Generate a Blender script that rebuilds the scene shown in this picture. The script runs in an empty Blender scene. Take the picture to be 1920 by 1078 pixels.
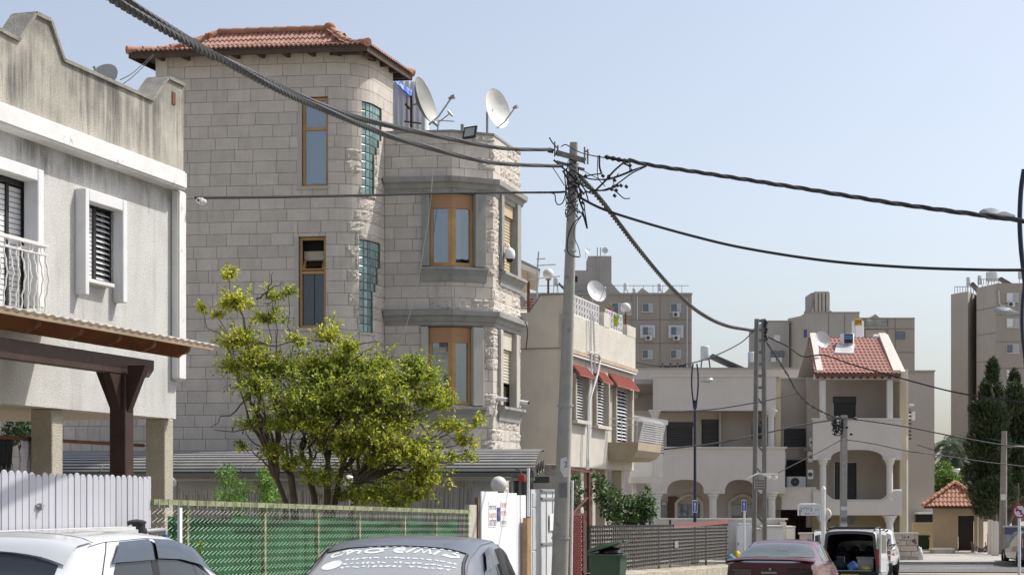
import bpy, bmesh, math, random
from mathutils import Vector, Matrix
R = random.Random(7)
sc = bpy.context.scene
F, CX, HY, H = 3200.0, 960.0, 930.0, 1.6
cam_d = bpy.data.cameras.new('camera'); cam = bpy.data.objects.new('camera', cam_d)
sc.collection.objects.link(cam); sc.camera = cam
cam.location = (0, 0, H); cam.rotation_euler = (math.radians(90), 0, 0)
cam_d.sensor_width = 36; cam_d.lens = 36 * F / 1920
cam_d.shift_y = (HY - 539) / 1920
cam_d.clip_start = .1; cam_d.clip_end = 6000
SUN_DIR = Vector((1.12, .40, 1.55)).normalized()
elev = math.asin(SUN_DIR.z); azim = math.atan2(SUN_DIR.x, SUN_DIR.y)
w = bpy.data.worlds.new('World'); sc.world = w; w.use_nodes = True
nt = w.node_tree; nt.nodes.clear()
sky = nt.nodes.new('ShaderNodeTexSky'); sky.sky_type = 'NISHITA'; sky.sun_disc = False
sky.sun_elevation = elev; sky.sun_rotation = azim
sky.altitude = 0; sky.air_density = 1.0; sky.dust_density = 2.6; sky.ozone_density = 1.6
bgn = nt.nodes.new('ShaderNodeBackground'); bgn.inputs[1].default_value = .105
out = nt.nodes.new('ShaderNodeOutputWorld')
hs = nt.nodes.new('ShaderNodeHueSaturation'); hs.inputs['Saturation'].default_value = .64; hs.inputs['Hue'].default_value = .505
nt.links.new(sky.outputs[0], hs.inputs['Color']); nt.links.new(hs.outputs[0], bgn.inputs[0]); nt.links.new(bgn.outputs[0], out.inputs[0])
sd = bpy.data.lights.new('sun', 'SUN'); so = bpy.data.objects.new('sun', sd); sc.collection.objects.link(so)
sd.energy = 2.85; sd.angle = math.radians(.53); sd.color = (1, .96, .89)
so.rotation_euler = SUN_DIR.to_track_quat('Z', 'Y').to_euler(); so.location = (40, 10, 60)
sc.view_settings.view_transform = 'Standard'; sc.view_settings.look = 'None'
sc.view_settings.exposure = 0.75; sc.view_settings.gamma = 1
sc.cycles.max_bounces = 8; sc.cycles.transparent_max_bounces = 12
A = math.atan2(1948 - CX, F); sa, ca = math.sin(A), math.cos(A)
def gz(y):
 return -.027 * (min(max(y, 5), 50) - 5)
def S2W(x, y): return (x * ca + y * sa, -x * sa + y * ca)
def W2S(X, Y): return (X * ca - Y * sa, X * sa + Y * ca)
def wp(px, py, Y): return Vector(((px - CX) / F * Y, Y, H + (HY - py) * Y / F))
def sx(px, c):
 k = (px - CX) / F; Y = c / (k * ca - sa); return Y * (k * sa + ca), Y
def sp(px, py, c):
 y, Y = sx(px, c); return y, H + (HY - py) * Y / F
def sy(px, c):
 k = (px - CX) / F; Y = c / (k * sa + ca); return Y * (k * ca - sa), Y
class MB:
 def __init__(s): s.v = []; s.f = []
 def add(s, vs, fs):
  b = len(s.v); s.v += [tuple(p) for p in vs]; s.f += [tuple(i + b for i in q) for q in fs]; return s
 def quad(s, *p): return s.add(p, [tuple(range(len(p)))])
 def box(s, x0, x1, y0, y1, z0, z1):
  x0, x1 = sorted((x0, x1)); y0, y1 = sorted((y0, y1)); z0, z1 = sorted((z0, z1))
  return s.add([(x0, y0, z0), (x1, y0, z0), (x1, y1, z0), (x0, y1, z0), (x0, y0, z1), (x1, y0, z1), (x1, y1, z1), (x0, y1, z1)],
                     [(0, 3, 2, 1), (4, 5, 6, 7), (0, 1, 5, 4), (1, 2, 6, 5), (2, 3, 7, 6), (3, 0, 4, 7)])
 def ubox(s, O, U, N, u0, u1, n0, n1, z0, z1):       # box in a wall's own axes (U along, N out)
  vs = []
  for z in (z0, z1):
   for u, n in ((u0, n0), (u1, n0), (u1, n1), (u0, n1)):
    vs.append((O[0] + U[0] * u + N[0] * n, O[1] + U[1] * u + N[1] * n, z))
  return s.add(vs, [(0, 3, 2, 1), (4, 5, 6, 7), (0, 1, 5, 4), (1, 2, 6, 5), (2, 3, 7, 6), (3, 0, 4, 7)])
 def prism(s, poly, d):
  n = len(poly); d = Vector(d); a = [Vector(p) for p in poly]; b = [p + d for p in a]
  fs = [tuple(range(n))[::-1], tuple(range(n, 2 * n))]
  fs += [(i, (i + 1) % n, n + (i + 1) % n, n + i) for i in range(n)]
  return s.add(a + b, fs)
 def cyl(s, p0, p1, r0, r1=None, n=10, caps=True):
  p0, p1 = Vector(p0), Vector(p1); r1 = r0 if r1 is None else r1
  t = (p1 - p0).normalized(); a = t.orthogonal().normalized(); b = t.cross(a)
  vs = []
  for p, r in ((p0, r0), (p1, r1)):
   for i in range(n):
    q = 2 * math.pi * i / n; vs.append(p + a * (math.cos(q) * r) + b * (math.sin(q) * r))
  fs = [(i, (i + 1) % n, n + (i + 1) % n, n + i) for i in range(n)]
  if caps: fs += [tuple(range(n))[::-1], tuple(range(n, 2 * n))]
  return s.add(vs, fs)
 def tube(s, pts, r, n=6):
  pts = [Vector(p) for p in pts]; m = len(pts); vs = []; a = None
  for i, p in enumerate(pts):
   t = (pts[min(i + 1, m - 1)] - pts[max(i - 1, 0)])
   t = t.normalized() if t.length > 1e-9 else Vector((0, 0, 1))
   a = t.orthogonal().normalized() if a is None else (a - t * a.dot(t)).normalized()
   b = t.cross(a); rr = r[i] if isinstance(r, (list, tuple)) else r
   for k in range(n):
    q = 2 * math.pi * k / n; vs.append(p + a * (math.cos(q) * rr) + b * (math.sin(q) * rr))
  fs = [(i * n + k, i * n + (k + 1) % n, (i + 1) * n + (k + 1) % n, (i + 1) * n + k) for i in range(m - 1) for k in range(n)]
  fs += [tuple(range(n))[::-1], tuple(range((m - 1) * n, m * n))]
  return s.add(vs, fs)
 def lathe(s, prof, c, n=16, axis=(0, 0, 1)):
  ax = Vector(axis).normalized(); a = ax.orthogonal().normalized(); b = ax.cross(a); c = Vector(c); vs = []
  for r, z in prof:
   for k in range(n):
    q = 2 * math.pi * k / n; vs.append(c + ax * z + a * (math.cos(q) * r) + b * (math.sin(q) * r))
  m = len(prof)
  fs = [(i * n + k, i * n + (k + 1) % n, (i + 1) * n + (k + 1) % n, (i + 1) * n + k) for i in range(m - 1) for k in range(n)]
  return s.add(vs, fs)
 def sphere(s, c, r, n=14, m=9, sq=(1, 1, 1)):
  vs = []; fs = []
  for i in range(m + 1):
   th = math.pi * i / m
   for k in range(n):
    q = 2 * math.pi * k / n
    vs.append((c[0] + r * sq[0] * math.sin(th) * math.cos(q), c[1] + r * sq[1] * math.sin(th) * math.sin(q), c[2] + r * sq[2] * math.cos(th)))
  fs = [(i * n + k, (i + 1) * n + k, (i + 1) * n + (k + 1) % n, i * n + (k + 1) % n) for i in range(m) for k in range(n)]
  return s.add(vs, fs)
 def grid(s, fn, us, vs_):
  nu, nv = len(us), len(vs_)
  return s.add([fn(u, v) for v in vs_ for u in us],
                     [(j * nu + i, j * nu + i + 1, (j + 1) * nu + i + 1, (j + 1) * nu + i) for j in range(nv - 1) for i in range(nu - 1)])
 def wall(s, O, U, N, u0, u1, z0, z1, holes=(), n0=-.2, n1=0.):
  us = sorted({round(x, 5) for x in [u0, u1] + [h[i] for h in holes for i in (0, 1)] if u0 <= x <= u1})
  zs = sorted({round(x, 5) for x in [z0, z1] + [h[i] for h in holes for i in (2, 3)] if z0 <= x <= z1})
  def full(i, j):
   if not (0 <= i < len(us) - 1 and 0 <= j < len(zs) - 1): return False
   a, b = (us[i] + us[i + 1]) / 2, (zs[j] + zs[j + 1]) / 2
   return not any(h[0] < a < h[1] and h[2] < b < h[3] for h in holes)
  P = lambda u, n, z: (O[0] + U[0] * u + N[0] * n, O[1] + U[1] * u + N[1] * n, z)
  for i in range(len(us) - 1):
   for j in range(len(zs) - 1):
    if not full(i, j): continue
    a, b, c, d = us[i], us[i + 1], zs[j], zs[j + 1]
    s.quad(P(a, n1, c), P(b, n1, c), P(b, n1, d), P(a, n1, d))
    s.quad(P(b, n0, c), P(a, n0, c), P(a, n0, d), P(b, n0, d))
    if not full(i - 1, j): s.quad(P(a, n0, c), P(a, n1, c), P(a, n1, d), P(a, n0, d))
    if not full(i + 1, j): s.quad(P(b, n1, c), P(b, n0, c), P(b, n0, d), P(b, n1, d))
    if not full(i, j - 1): s.quad(P(a, n0, c), P(b, n0, c), P(b, n1, c), P(a, n1, c))
    if not full(i, j + 1): s.quad(P(a, n1, d), P(b, n1, d), P(b, n0, d), P(a, n0, d))
  return s
 def sweep(s, path, prof, closed=False):
  n = len(path); m = len(prof); vs = []
  for i in range(n):
   p = Vector(path[i]).to_2d()
   d0 = (p - Vector(path[i - 1]).to_2d()).normalized() if i > 0 else None
   d1 = (Vector(path[i + 1]).to_2d() - p).normalized() if i < n - 1 else None
   d0 = d0 or d1; d1 = d1 or d0
   n0 = Vector((d0.y, -d0.x)); n1 = Vector((d1.y, -d1.x)); nn = (n0 + n1).normalized(); k = 1 / max(.35, nn.dot(n0))
   for o, z in prof: vs.append((p.x + nn.x * o * k, p.y + nn.y * o * k, z))
  fs = [(i * m + j, i * m + (j + 1) % m, (i + 1) * m + (j + 1) % m, (i + 1) * m + j) for i in range(n - 1) for j in range(m)]
  fs += [tuple(range(m)), tuple(range((n - 1) * m, n * m))[::-1]]
  return s.add(vs, fs)
 def mesh(s, name, mt=None, off=(0, 0, 0), smooth=None, bevel=0, weld=False, flip=True):
  me = bpy.data.meshes.new(name)
  me.from_pydata([(p[0] - off[0], p[1] - off[1], p[2] - off[2]) for p in s.v], [], s.f)
  bm = bmesh.new(); bm.from_mesh(me)
  if weld: bmesh.ops.remove_doubles(bm, verts=bm.verts, dist=1e-4)
  if flip: bmesh.ops.recalc_face_normals(bm, faces=bm.faces)
  if bevel:
   bmesh.ops.bevel(bm, geom=[e for e in bm.edges if len(e.link_faces) == 2 and e.calc_face_angle(0) > .6], offset=bevel, segments=1 if bevel < .02 else 2, affect='EDGES', clamp_overlap=True)
  bm.to_mesh(me); bm.free()
  if mt is not None: me.materials.append(mt)
  if smooth is not None:
   me.polygons.foreach_set('use_smooth', [True] * len(me.polygons))
   if smooth < 3: me.set_sharp_from_angle(angle=smooth)
  return me
COL = sc.collection
def link(name, data, parent=None, loc=(0, 0, 0), rot=(0, 0, 0)):
 o = bpy.data.objects.new(name, data); COL.objects.link(o); o.parent = parent; o.location = loc; o.rotation_euler = rot; return o
LABELS = []
class Thing:
 def __init__(s, name, label, cat, base=(0, 0, 0), street=False, group=None, kind=None, rz=None):
  s.base = Vector(base); s.rz = (-A if street else 0) if rz is None else rz
  X, Y = S2W(base[0], base[1]) if street else (base[0], base[1])
  s.o = link(name, None, None, (X, Y, base[2]), (0, 0, s.rz)); s.o.empty_display_size = .2
  s.o['label'] = label; s.o['category'] = cat
  if group: s.o['group'] = group
  if kind: s.o['kind'] = kind
 def part(s, name, mb, mt, parent=None, smooth=None, bevel=0, kind=None, weld=False, label=None, flip=True):
  o = link(name, mb.mesh(name, mt, s.base, smooth, bevel, weld, flip), parent or s.o)
  if kind: o['kind'] = kind
  if label: o['label'] = label
  return o
 def piece(s, name, me, loc, rot=(0, 0, 0), scale=(1, 1, 1), parent=None):
  o = link(name, me, parent or s.o, Vector(loc) - s.base, rot); o.scale = scale; return o
def single(name, mb, mt, label, cat, base=None, group=None, kind=None, smooth=None, bevel=0, street=False, flip=True):
 base = base or (0, 0, 0)
 X, Y = S2W(base[0], base[1]) if street else (base[0], base[1])
 o = link(name, mb.mesh(name, mt, base, smooth, bevel, flip=flip), None, (X, Y, base[2]), (0, 0, -A if street else 0))
 if label: o['label'] = label
 if cat: o['category'] = cat
 if group: o['group'] = group
 if kind: o['kind'] = kind
 return o
def copy_tree(o, parent=None):
 c = o.copy(); COL.objects.link(c); c.parent = parent
 for ch in o.children: copy_tree(ch, c)
 return c
MATS = {}
def mat(name, col, rough=.75, metal=0, var=.1, vs=2.5, bump=0, bs=40, bd=.01, streak=0, scol=(.06, .058, .05), sscale=5, slo=.52, shi=.7, rnd=0,
  speck=0, spk=90, coat=0, spec=.4, translucent=0, trans=0, emis=None, rust=None, island=False, ptint=None, drip=None):
 if name in MATS: return MATS[name]
 m = bpy.data.materials.new(name); MATS[name] = m; m.use_nodes = True
 t = m.node_tree; N = t.nodes; L = t.links; b = N['Principled BSDF']
 tc = N.new('ShaderNodeTexCoord').outputs['Object']
 def noise(scale, detail=4, vec=None, rough_=.55):
  n = N.new('ShaderNodeTexNoise'); n.inputs['Scale'].default_value = scale; n.inputs['Detail'].default_value = detail
  n.inputs['Roughness'].default_value = rough_; L.new(vec or tc, n.inputs['Vector']); return n.outputs['Fac']
 def mrange(x, a, bb, c, d):
  n = N.new('ShaderNodeMapRange'); L.new(x, n.inputs[0])
  for i, q in enumerate((a, bb, c, d)): n.inputs[i + 1].default_value = q
  return n.outputs[0]
 def mix(fac, a, bcol, mode='MIX'):
  n = N.new('ShaderNodeMix'); n.data_type = 'RGBA'; n.blend_type = mode
  if isinstance(fac, (int, float)): n.inputs[0].default_value = fac
  else: L.new(fac, n.inputs[0])
  for i, q in ((6, a), (7, bcol)):
   if isinstance(q, tuple): n.inputs[i].default_value = (*q[:3], 1)
   else: L.new(q, n.inputs[i])
  return n.outputs[2]
 def gray(x):
  n = N.new('ShaderNodeCombineColor'); [L.new(x, n.inputs[i]) for i in range(3)]; return n.outputs[0]
 c = tuple(col)
 if rnd:
  g = N.new('ShaderNodeNewGeometry').outputs['Random Per Island'] if island else N.new('ShaderNodeObjectInfo').outputs['Random']
  if ptint: c = mix(g, c, tuple(ptint))
  c = mix(1., c, gray(mrange(g, 0, 1, 1 - rnd, 1 + rnd)), 'MULTIPLY')
 if var:
  c = mix(1., c, gray(mrange(noise(vs, 6), .25, .75, 1 - var, 1 + var)), 'MULTIPLY')
 if speck:
  c = mix(1., c, gray(mrange(noise(spk, 2), .3, .7, 1 - speck, 1 + speck)), 'MULTIPLY')
 if streak:
  mp = N.new('ShaderNodeMapping'); mp.inputs['Scale'].default_value = (sscale, sscale, sscale * .09); L.new(tc, mp.inputs[0])
  f1 = mrange(noise(1, 5, mp.outputs[0], .65), slo, shi, 0, 1)
  f2 = mrange(noise(.9, 3), .38, .62, 0, 1)
  mu = N.new('ShaderNodeMath'); mu.operation = 'MULTIPLY'; L.new(f1, mu.inputs[0]); L.new(f2, mu.inputs[1])
  m2 = N.new('ShaderNodeMath'); m2.operation = 'MULTIPLY'; L.new(mu.outputs[0], m2.inputs[0]); m2.inputs[1].default_value = streak
  c = mix(m2.outputs[0], c, tuple(scol))
 if drip:
  sx_ = N.new('ShaderNodeSeparateXYZ'); L.new(tc, sx_.inputs[0])
  mp = N.new('ShaderNodeMapping'); mp.inputs['Scale'].default_value = (9, 9, .5); L.new(tc, mp.inputs[0])
  g1 = mrange(sx_.outputs[2], drip[0] - drip[1], drip[0], 0, .34); g2 = noise(1, 6, mp.outputs[0], .7)
  a_ = N.new('ShaderNodeMath'); L.new(g1, a_.inputs[0]); L.new(g2, a_.inputs[1]); k_ = mrange(a_.outputs[0], .60, .80, 0, drip[2])
  b_ = N.new('ShaderNodeMath'); b_.operation = 'MULTIPLY'; L.new(k_, b_.inputs[0]); L.new(mrange(noise(1.3, 3), .36, .6, 0, 1), b_.inputs[1])
  c = mix(b_.outputs[0], c, (.085, .082, .075))
 if rust:
  c = mix(mrange(noise(rust[1], 6), rust[2], rust[2] + .12, 0, 1), c, tuple(rust[0]))
 if isinstance(c, tuple): b.inputs['Base Color'].default_value = (*c[:3], 1)
 else: L.new(c, b.inputs['Base Color'])
 b.inputs['Roughness'].default_value = rough; b.inputs['Metallic'].default_value = metal
 b.inputs['Specular IOR Level'].default_value = spec
 if coat: b.inputs['Coat Weight'].default_value = coat; b.inputs['Coat Roughness'].default_value = .04
 if trans: b.inputs['Transmission Weight'].default_value = trans
 if bump:
  bn = N.new('ShaderNodeBump'); bn.inputs['Strength'].default_value = bump; bn.inputs['Distance'].default_value = bd
  L.new(noise(bs, 3), bn.inputs['Height']); L.new(bn.outputs[0], b.inputs['Normal'])
 if emis: b.inputs['Emission Color'].default_value = (*emis[:3], 1); b.inputs['Emission Strength'].default_value = emis[3]
 if translucent:
  tr = N.new('ShaderNodeBsdfTranslucent'); ms = N.new('ShaderNodeMixShader'); ms.inputs[0].default_value = translucent
  if isinstance(c, tuple): tr.inputs[0].default_value = (*c[:3], 1)
  else: L.new(c, tr.inputs[0])
  L.new(b.outputs[0], ms.inputs[1]); L.new(tr.outputs[0], ms.inputs[2]); L.new(ms.outputs[0], N['Material Output'].inputs[0])
 return m
def glassmat(name, tint=(.5, .6, .66), alpha=.35):
 if name in MATS: return MATS[name]
 m = bpy.data.materials.new(name); MATS[name] = m; m.use_nodes = True
 t = m.node_tree; N = t.nodes; L = t.links; N.remove(N['Principled BSDF'])
 tr = N.new('ShaderNodeBsdfTransparent'); tr.inputs[0].default_value = (*tint, 1)
 gl = N.new('ShaderNodeBsdfGlossy'); gl.inputs['Roughness'].default_value = .02; gl.inputs[0].default_value = (.9, .93, .95, 1)
 ly = N.new('ShaderNodeFresnel'); ly.inputs[0].default_value = 1.5
 ad = N.new('ShaderNodeMath'); ad.inputs[1].default_value = alpha; L.new(ly.outputs[0], ad.inputs[0]); ad.use_clamp = True
 ms = N.new('ShaderNodeMixShader'); L.new(ad.outputs[0], ms.inputs[0]); L.new(tr.outputs[0], ms.inputs[1]); L.new(gl.outputs[0], ms.inputs[2])
 L.new(ms.outputs[0], N['Material Output'].inputs[0]); return m
M_white = mat('white_paint', (.62, .61, .59), .7, var=.08, vs=3, streak=.35, scol=(.3, .29, .27))
M_whitemetal = mat('white_metal', (.74, .75, .76), .45, var=.05)
M_black = mat('black_metal', (.022, .022, .024), .5, var=.2)
M_rubber = mat('black_cable', (.018, .018, .019), .6, var=.1, spec=.3)
M_steel = mat('galvanised_steel', (.36, .37, .37), .45, metal=.6, var=.15, vs=8)
M_dark = mat('dark_void', (.02, .02, .021), .9, var=.2)
M_grey = mat('grey_metal', (.28, .28, .28), .5, var=.1)
M_conc = mat('concrete', (.33, .32, .30), .9, var=.18, vs=2, bump=.3, bs=60, streak=.35)
M_glass = mat('window_glass', (.10, .13, .16), .04, metal=0, var=.06, spec=1., coat=1)
M_globe = mat('frosted_globe', (.62, .61, .58), .35, var=.05, streak=.25, scol=(.35, .33, .3))
M_rust = mat('rusty_iron', (.13, .055, .03), .85, var=.35, vs=14)
M_wood = mat('stained_timber', (.042, .02, .013), .6, var=.35, vs=5, bump=.2, bs=30)
def text_mesh(txt, size, extrude=.001):
 if any('\u0590' < ch < '\u05ff' for ch in txt): txt = txt[::-1]
 cu = bpy.data.curves.new('lettering', 'FONT'); cu.body = txt; cu.size = size; cu.align_x = 'CENTER'; cu.align_y = 'CENTER'; cu.extrude = extrude
 cu.resolution_u = 3
 o = bpy.data.objects.new('lettering', cu); COL.objects.link(o)
 dg = bpy.context.evaluated_depsgraph_get(); dg.update()
 me = bpy.data.meshes.new_from_object(o.evaluated_get(dg)); bpy.data.objects.remove(o); return me
def stroke(mb, pts, wd, P, n=.002):
 m = len(pts)
 L_, R_ = [], []
 for i in range(m):
  a, b = pts[max(i - 1, 0)], pts[min(i + 1, m - 1)]
  dx, dy = b[0] - a[0], b[1] - a[1]; l = math.hypot(dx, dy) or 1
  ww = wd * (pts[i][2] if len(pts[i]) > 2 else 1) / 2
  L_.append((pts[i][0] - dy / l * ww, pts[i][1] + dx / l * ww)); R_.append((pts[i][0] + dy / l * ww, pts[i][1] - dx / l * ww))
 for i in range(m - 1):
  mb.quad(P(*L_[i], n), P(*R_[i], n), P(*R_[i + 1], n), P(*L_[i + 1], n))
# ================================================================ SETTING
def strip(name, x0, x1, ys, dz, mt, z1=None):
 mb = MB()
 for a, b in zip(ys[:-1], ys[1:]):
  mb.quad((x0, a, gz(a) + dz), (x1, a, gz(a) + dz), (x1, b, gz(b) + dz), (x0, b, gz(b) + dz))
 o = link(name, mb.mesh(name, mt, weld=True), None, (0, 0, 0), (0, 0, -A)); o['kind'] = 'structure'; return o
M_soil = mat('dry_ground', (.33, .29, .23), .95, var=.25, vs=.6, bump=.4, bs=12, speck=.2, spk=25)
M_asph = mat('asphalt', (.13, .128, .125), .9, var=.2, vs=.5, bump=.3, bs=120, speck=.25, spk=140)
M_pave = mat('paving', (.36, .34, .31), .9, var=.15, vs=.9, bump=.2, bs=60)
M_paint = mat('road_paint', (.55, .55, .53), .8, var=.2, vs=6)
strip('ground', -2500, 2500, [-300, 5, 50, 3500], -.03, M_soil)
strip('road', -7.3, 5.5, [-60, 5, 50, 63.5], 0., M_asph)
strip('parking_bay', -9.2, -7.3, [-60, 5, 18.5], .002, M_asph)
def wstrip(name, x0, x1, y0, y1, z, mt):
 o = link(name, MB().quad((x0, y0, z), (x1, y0, z), (x1, y1, z), (x0, y1, z)).mesh(name, mt)); o['kind'] = 'structure'; return o
GE = gz(60)
wstrip('cross_road', -60, 90, 63.5, 70.5, GE + .004, M_asph)
wstrip('far_pavement', -60, 90, 70.6, 72.3, GE + .12, M_pave)
wstrip('forecourt', 13.8, 33, 72.32, 90, GE + .1, M_pave)
kb = MB().box(-60, 90, 70.4, 70.6, GE - .1, GE + .125)
ko = link('far_kerb', kb.mesh('far_kerb', M_conc, bevel=.02)); ko['kind'] = 'structure'
for i in range(9):
 wstrip('lane_marking', 14 + i * 3.0, 15.6 + i * 3.0, 66.9, 67.05, GE + .008, M_paint)
pv = MB(); ys = [18.6, 30, 40, 50, 58]
for a, b in zip(ys[:-1], ys[1:]):
 pv.add([(x, y, gz(y) + z) for y in (a, b) for x, z in ((-9.35, .12), (-7.45, .12), (-7.45, -.1), (-9.35, -.1))],
           [(0, 1, 5, 4), (1, 2, 6, 5), (3, 0, 4, 7)])
po = link('pavement', pv.mesh('pavement', M_pave, weld=True), None, (0, 0, 0), (0, 0, -A)); po['kind'] = 'structure'
kb = MB(); y = 18.6
kt = Thing('kerb', 'pale kerb stones', 'kerb', (-7.37, 18.6, gz(18.6)), True, kind='structure'); del kt.o['category']
while y < 57:
 kt.part('kerb_stone', MB().add([(x, yy, gz(yy) + z) for yy in (y, y + .98) for x, z in ((-7.45, -.08), (-7.3, -.08), (-7.3, .125), (-7.45, .13))],
  [(0, 1, 2, 3), (7, 6, 5, 4), (0, 4, 5, 1), (1, 5, 6, 2), (2, 6, 7, 3), (3, 7, 4, 0)]), M_conc)
 y += 1.0
# ================================================================ WHITE ROUGHCAST HOUSE (left)
C1 = -12.6
M_flake = mat('flaking_white_paint', (.66, .655, .64), .8, var=.1, vs=3, rust=((.33, .31, .28), 7, .62), bump=.3, bs=25)
M_pale = mat('window_surround_white', (.64, .64, .645), .75, var=.06, vs=4, streak=.25, scol=(.35, .35, .34))
M_soffit = mat('soffit_plaster', (.46, .42, .36), .9, var=.1)
M_col = mat('roughcast_column', (.50, .46, .38), .95, var=.14, vs=2, bump=1., bs=70, bd=.03, speck=.2, spk=70)
M_shutter = mat('white_shutter', (.68, .69, .70), .5, var=.04)
yR = sx(330, C1)[0]; yL = 11.0; ZB = 2.74; zf0, zf1 = 6.3, 6.6
ZB = sp(328, 785, C1)[1]; zf1 = sp(350, 322, C1 + .25)[1]; zf0 = sp(350, 356, C1 + .25)[1]
M_cast = mat('roughcast', (.61, .60, .575), .95, var=.12, vs=1.1, bump=.9, bs=110, bd=.02, speck=.34, spk=60, streak=.45, scol=(.27, .26, .24), sscale=5, slo=.47, shi=.72, drip=(zf0 - gz(yR), .5, .62))
M_castdirty = mat('weathered_roughcast', (.46, .43, .37), .95, var=.25, vs=1.6, bump=.8, bs=110, bd=.02, speck=.36, spk=60, streak=.95, scol=(.13, .125, .115), sscale=6, slo=.42, shi=.68, drip=(zf1 + 1.1 - gz(yR), 1.3, .7))
T = Thing('white_house', 'white roughcast house on columns with stained parapet at the left edge', 'house', (C1, yR, gz(yR)), True)
OS, US, NS = (C1, 0), (0, 1), (1, 0)
w1a, w1b = sx(142, C1)[0] + .12, sx(214, C1)[0] + .0
w1z0, w1z1 = sp(190, 532, C1)[1], sp(190, 378, C1)[1]
w2b = sx(52, C1)[0]; w2a = w2b - 1.9; w2z0, w2z1 = sp(40, 590, C1)[1], sp(40, 335, C1)[1]
T.part('wall', MB().wall(OS, US, NS, yL, yR, ZB, zf0 + .02, [(w1a, w1b, w1z0, w1z1), (w2a, w2b, w2z0, w2z1)], -.25, 0), M_cast, weld=True)
T.part('side_wall', MB().box(C1 - 8, C1 - .25, yR - .25, yR, ZB, zf0 + .02).box(C1 - 8, C1 - .25, yL, yL + .25, ZB, zf0).box(C1 - 8.2, C1 - 8, yL, yR, ZB, zf0), M_cast)
T.part('floor_slab', MB().box(C1 - 8, C1 - .26, yL + .26, yR - .26, ZB + .003, ZB + .25), M_soffit)
T.part('roof_slab', MB().box(C1 - 8, C1 - .02, yL, yR - .02, zf0 + .03, zf1 - .05), M_soffit)
T.part('fascia', MB().box(C1 - .3, C1 + .25, yL - .5, sx(352, C1 + .25)[0], zf0, zf1), M_flake, bevel=.03)
CP = C1 + .1
prof = [(-140, 5), (0, 61), (34, 78), (66, 29), (92, 42), (117, 116), (285, 192), (314, 149), (344, 165)]
pp = [sp(a, b, CP) for a, b in prof]
zlow = sp(200, 153, CP)[1]
pp[0] = (pp[0][0] - 2, zlow); pp[1] = (pp[1][0], zlow + .02); pp[2] = (pp[2][0], zlow); pp[5] = (pp[5][0], zlow); pp[6] = (pp[6][0], zlow)
zt = (pp[3][1] + pp[4][1]) / 2; pp[3] = (pp[3][0], zt); pp[4] = (pp[4][0], zt); pp[8] = (pp[8][0], pp[7][1])
poly = [(CP, y, z) for y, z in pp] + [(CP, pp[8][0], zf1 - .05), (CP, pp[0][0], zf1 - .05)]
PR = T.part('parapet', MB().prism(poly, (-.3, 0, 0)), M_castdirty)
cp = MB()
for (ya, za), (yb, zb) in zip(pp[:-1], pp[1:]):
 l = math.hypot(yb - ya, zb - za); ny, nz = -(zb - za) / l * .05, (yb - ya) / l * .05
 cp.prism([(CP + .035, ya, za + .002), (CP + .035, yb, zb + .002), (CP + .035, yb + ny, zb + nz), (CP + .035, ya + ny, za + nz)], (-.37, 0, 0))
T.part('coping', cp, mat('pebbled_coping', (.30, .285, .25), .95, var=.3, vs=5, bump=1., bs=60, bd=.03, speck=.35, spk=60), parent=PR)
T.part('drain_hole', MB().ubox((CP, sx(322, CP)[0]), US, NS, 0, .1, -.02, .012, sp(322, 195, CP)[1], sp(322, 172, CP)[1]), M_rust, parent=PR)
y0 = sx(320, C1)[0]; zp = sp(344, 712, C1 + .13)[1]
T.part('pilaster', MB().box(C1 + .004, C1 + .14, y0, sx(350, C1 + .14)[0], zp, zf0 - .003), M_flake, bevel=.02)
z_t, z_b = sp(161, 351, C1 + .2)[1], sp(161, 551, C1 + .2)[1]
ya = sx(140, C1)[0]; yb = sx(245, C1 + .22)[0]
W = T.part('window', MB().box(C1 + .003, C1 + .17, ya, ya + .1, z_b, z_t).box(C1 + .003, C1 + .17, yb - .12, yb, z_b, z_t).box(C1 + .003, C1 + .167, ya + .1, yb - .12, z_t - .16, z_t), M_pale, bevel=.01)
T.part('sill', MB().box(C1 - .2, C1 + .14, ya + .13, yb - .3, w1z0 - .05, w1z0 + .005), M_white, parent=W, bevel=.008)
ym = (w1a + w1b) / 2
def slats(mb, x, y0, y1, z0, z1, n, depth, tilt, th=.008):
 p = (z1 - z0) / n
 for i in range(n):
  zc = z0 + p * (i + .5)
  mb.prism([(x - depth / 2, y0, zc + tilt), (x + depth / 2, y0, zc - tilt), (x + depth / 2, y0, zc - tilt + th), (x - depth / 2, y0, zc + tilt + th)], (0, y1 - y0, 0))
fr = MB()
xw = C1 - .08
for a, b in ((w1a, w1a + .04), (ym - .025, ym + .045), (w1b - .04, w1b)): fr.box(xw - .05, xw + .03, a, b, w1z0, w1z1)
fr.box(xw - .04, xw + .026, w1a, w1b, w1z0, w1z0 + .05).box(xw - .06, xw + .08, w1a - .0, w1b + .1, w1z1 - .1, w1z1 - .002)
T.part('frame', fr, M_black, parent=W)
ns_ = 17
for i in range(ns_):
 z0 = w1z0 + .05 + (w1z1 - w1z0 - .16) * i / ns_; dz = (w1z1 - w1z0 - .16) / ns_
 T.part('shutter_slat', MB().prism([(xw - .02, w1a + .04, z0), (xw + .006, w1a + .04, z0 + .004), (xw + .006, w1a + .04, z0 + dz - .008), (xw - .02, w1a + .04, z0 + dz - .003)], (0, ym - w1a - .065, 0)), M_shutter, parent=W)
for i in range(13):
 z0 = w1z0 + .05 + (w1z1 - w1z0 - .17) * (i + .5) / 13
 T.part('louvre', MB().prism([(xw - .06, ym + .05, z0 + .035), (xw + .035, ym + .05, z0 - .03), (xw + .037, ym + .05, z0 - .022), (xw - .058, ym + .05, z0 + .043)], (0, w1b - .045 - ym - .05, 0)), M_shutter, parent=W)
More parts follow.
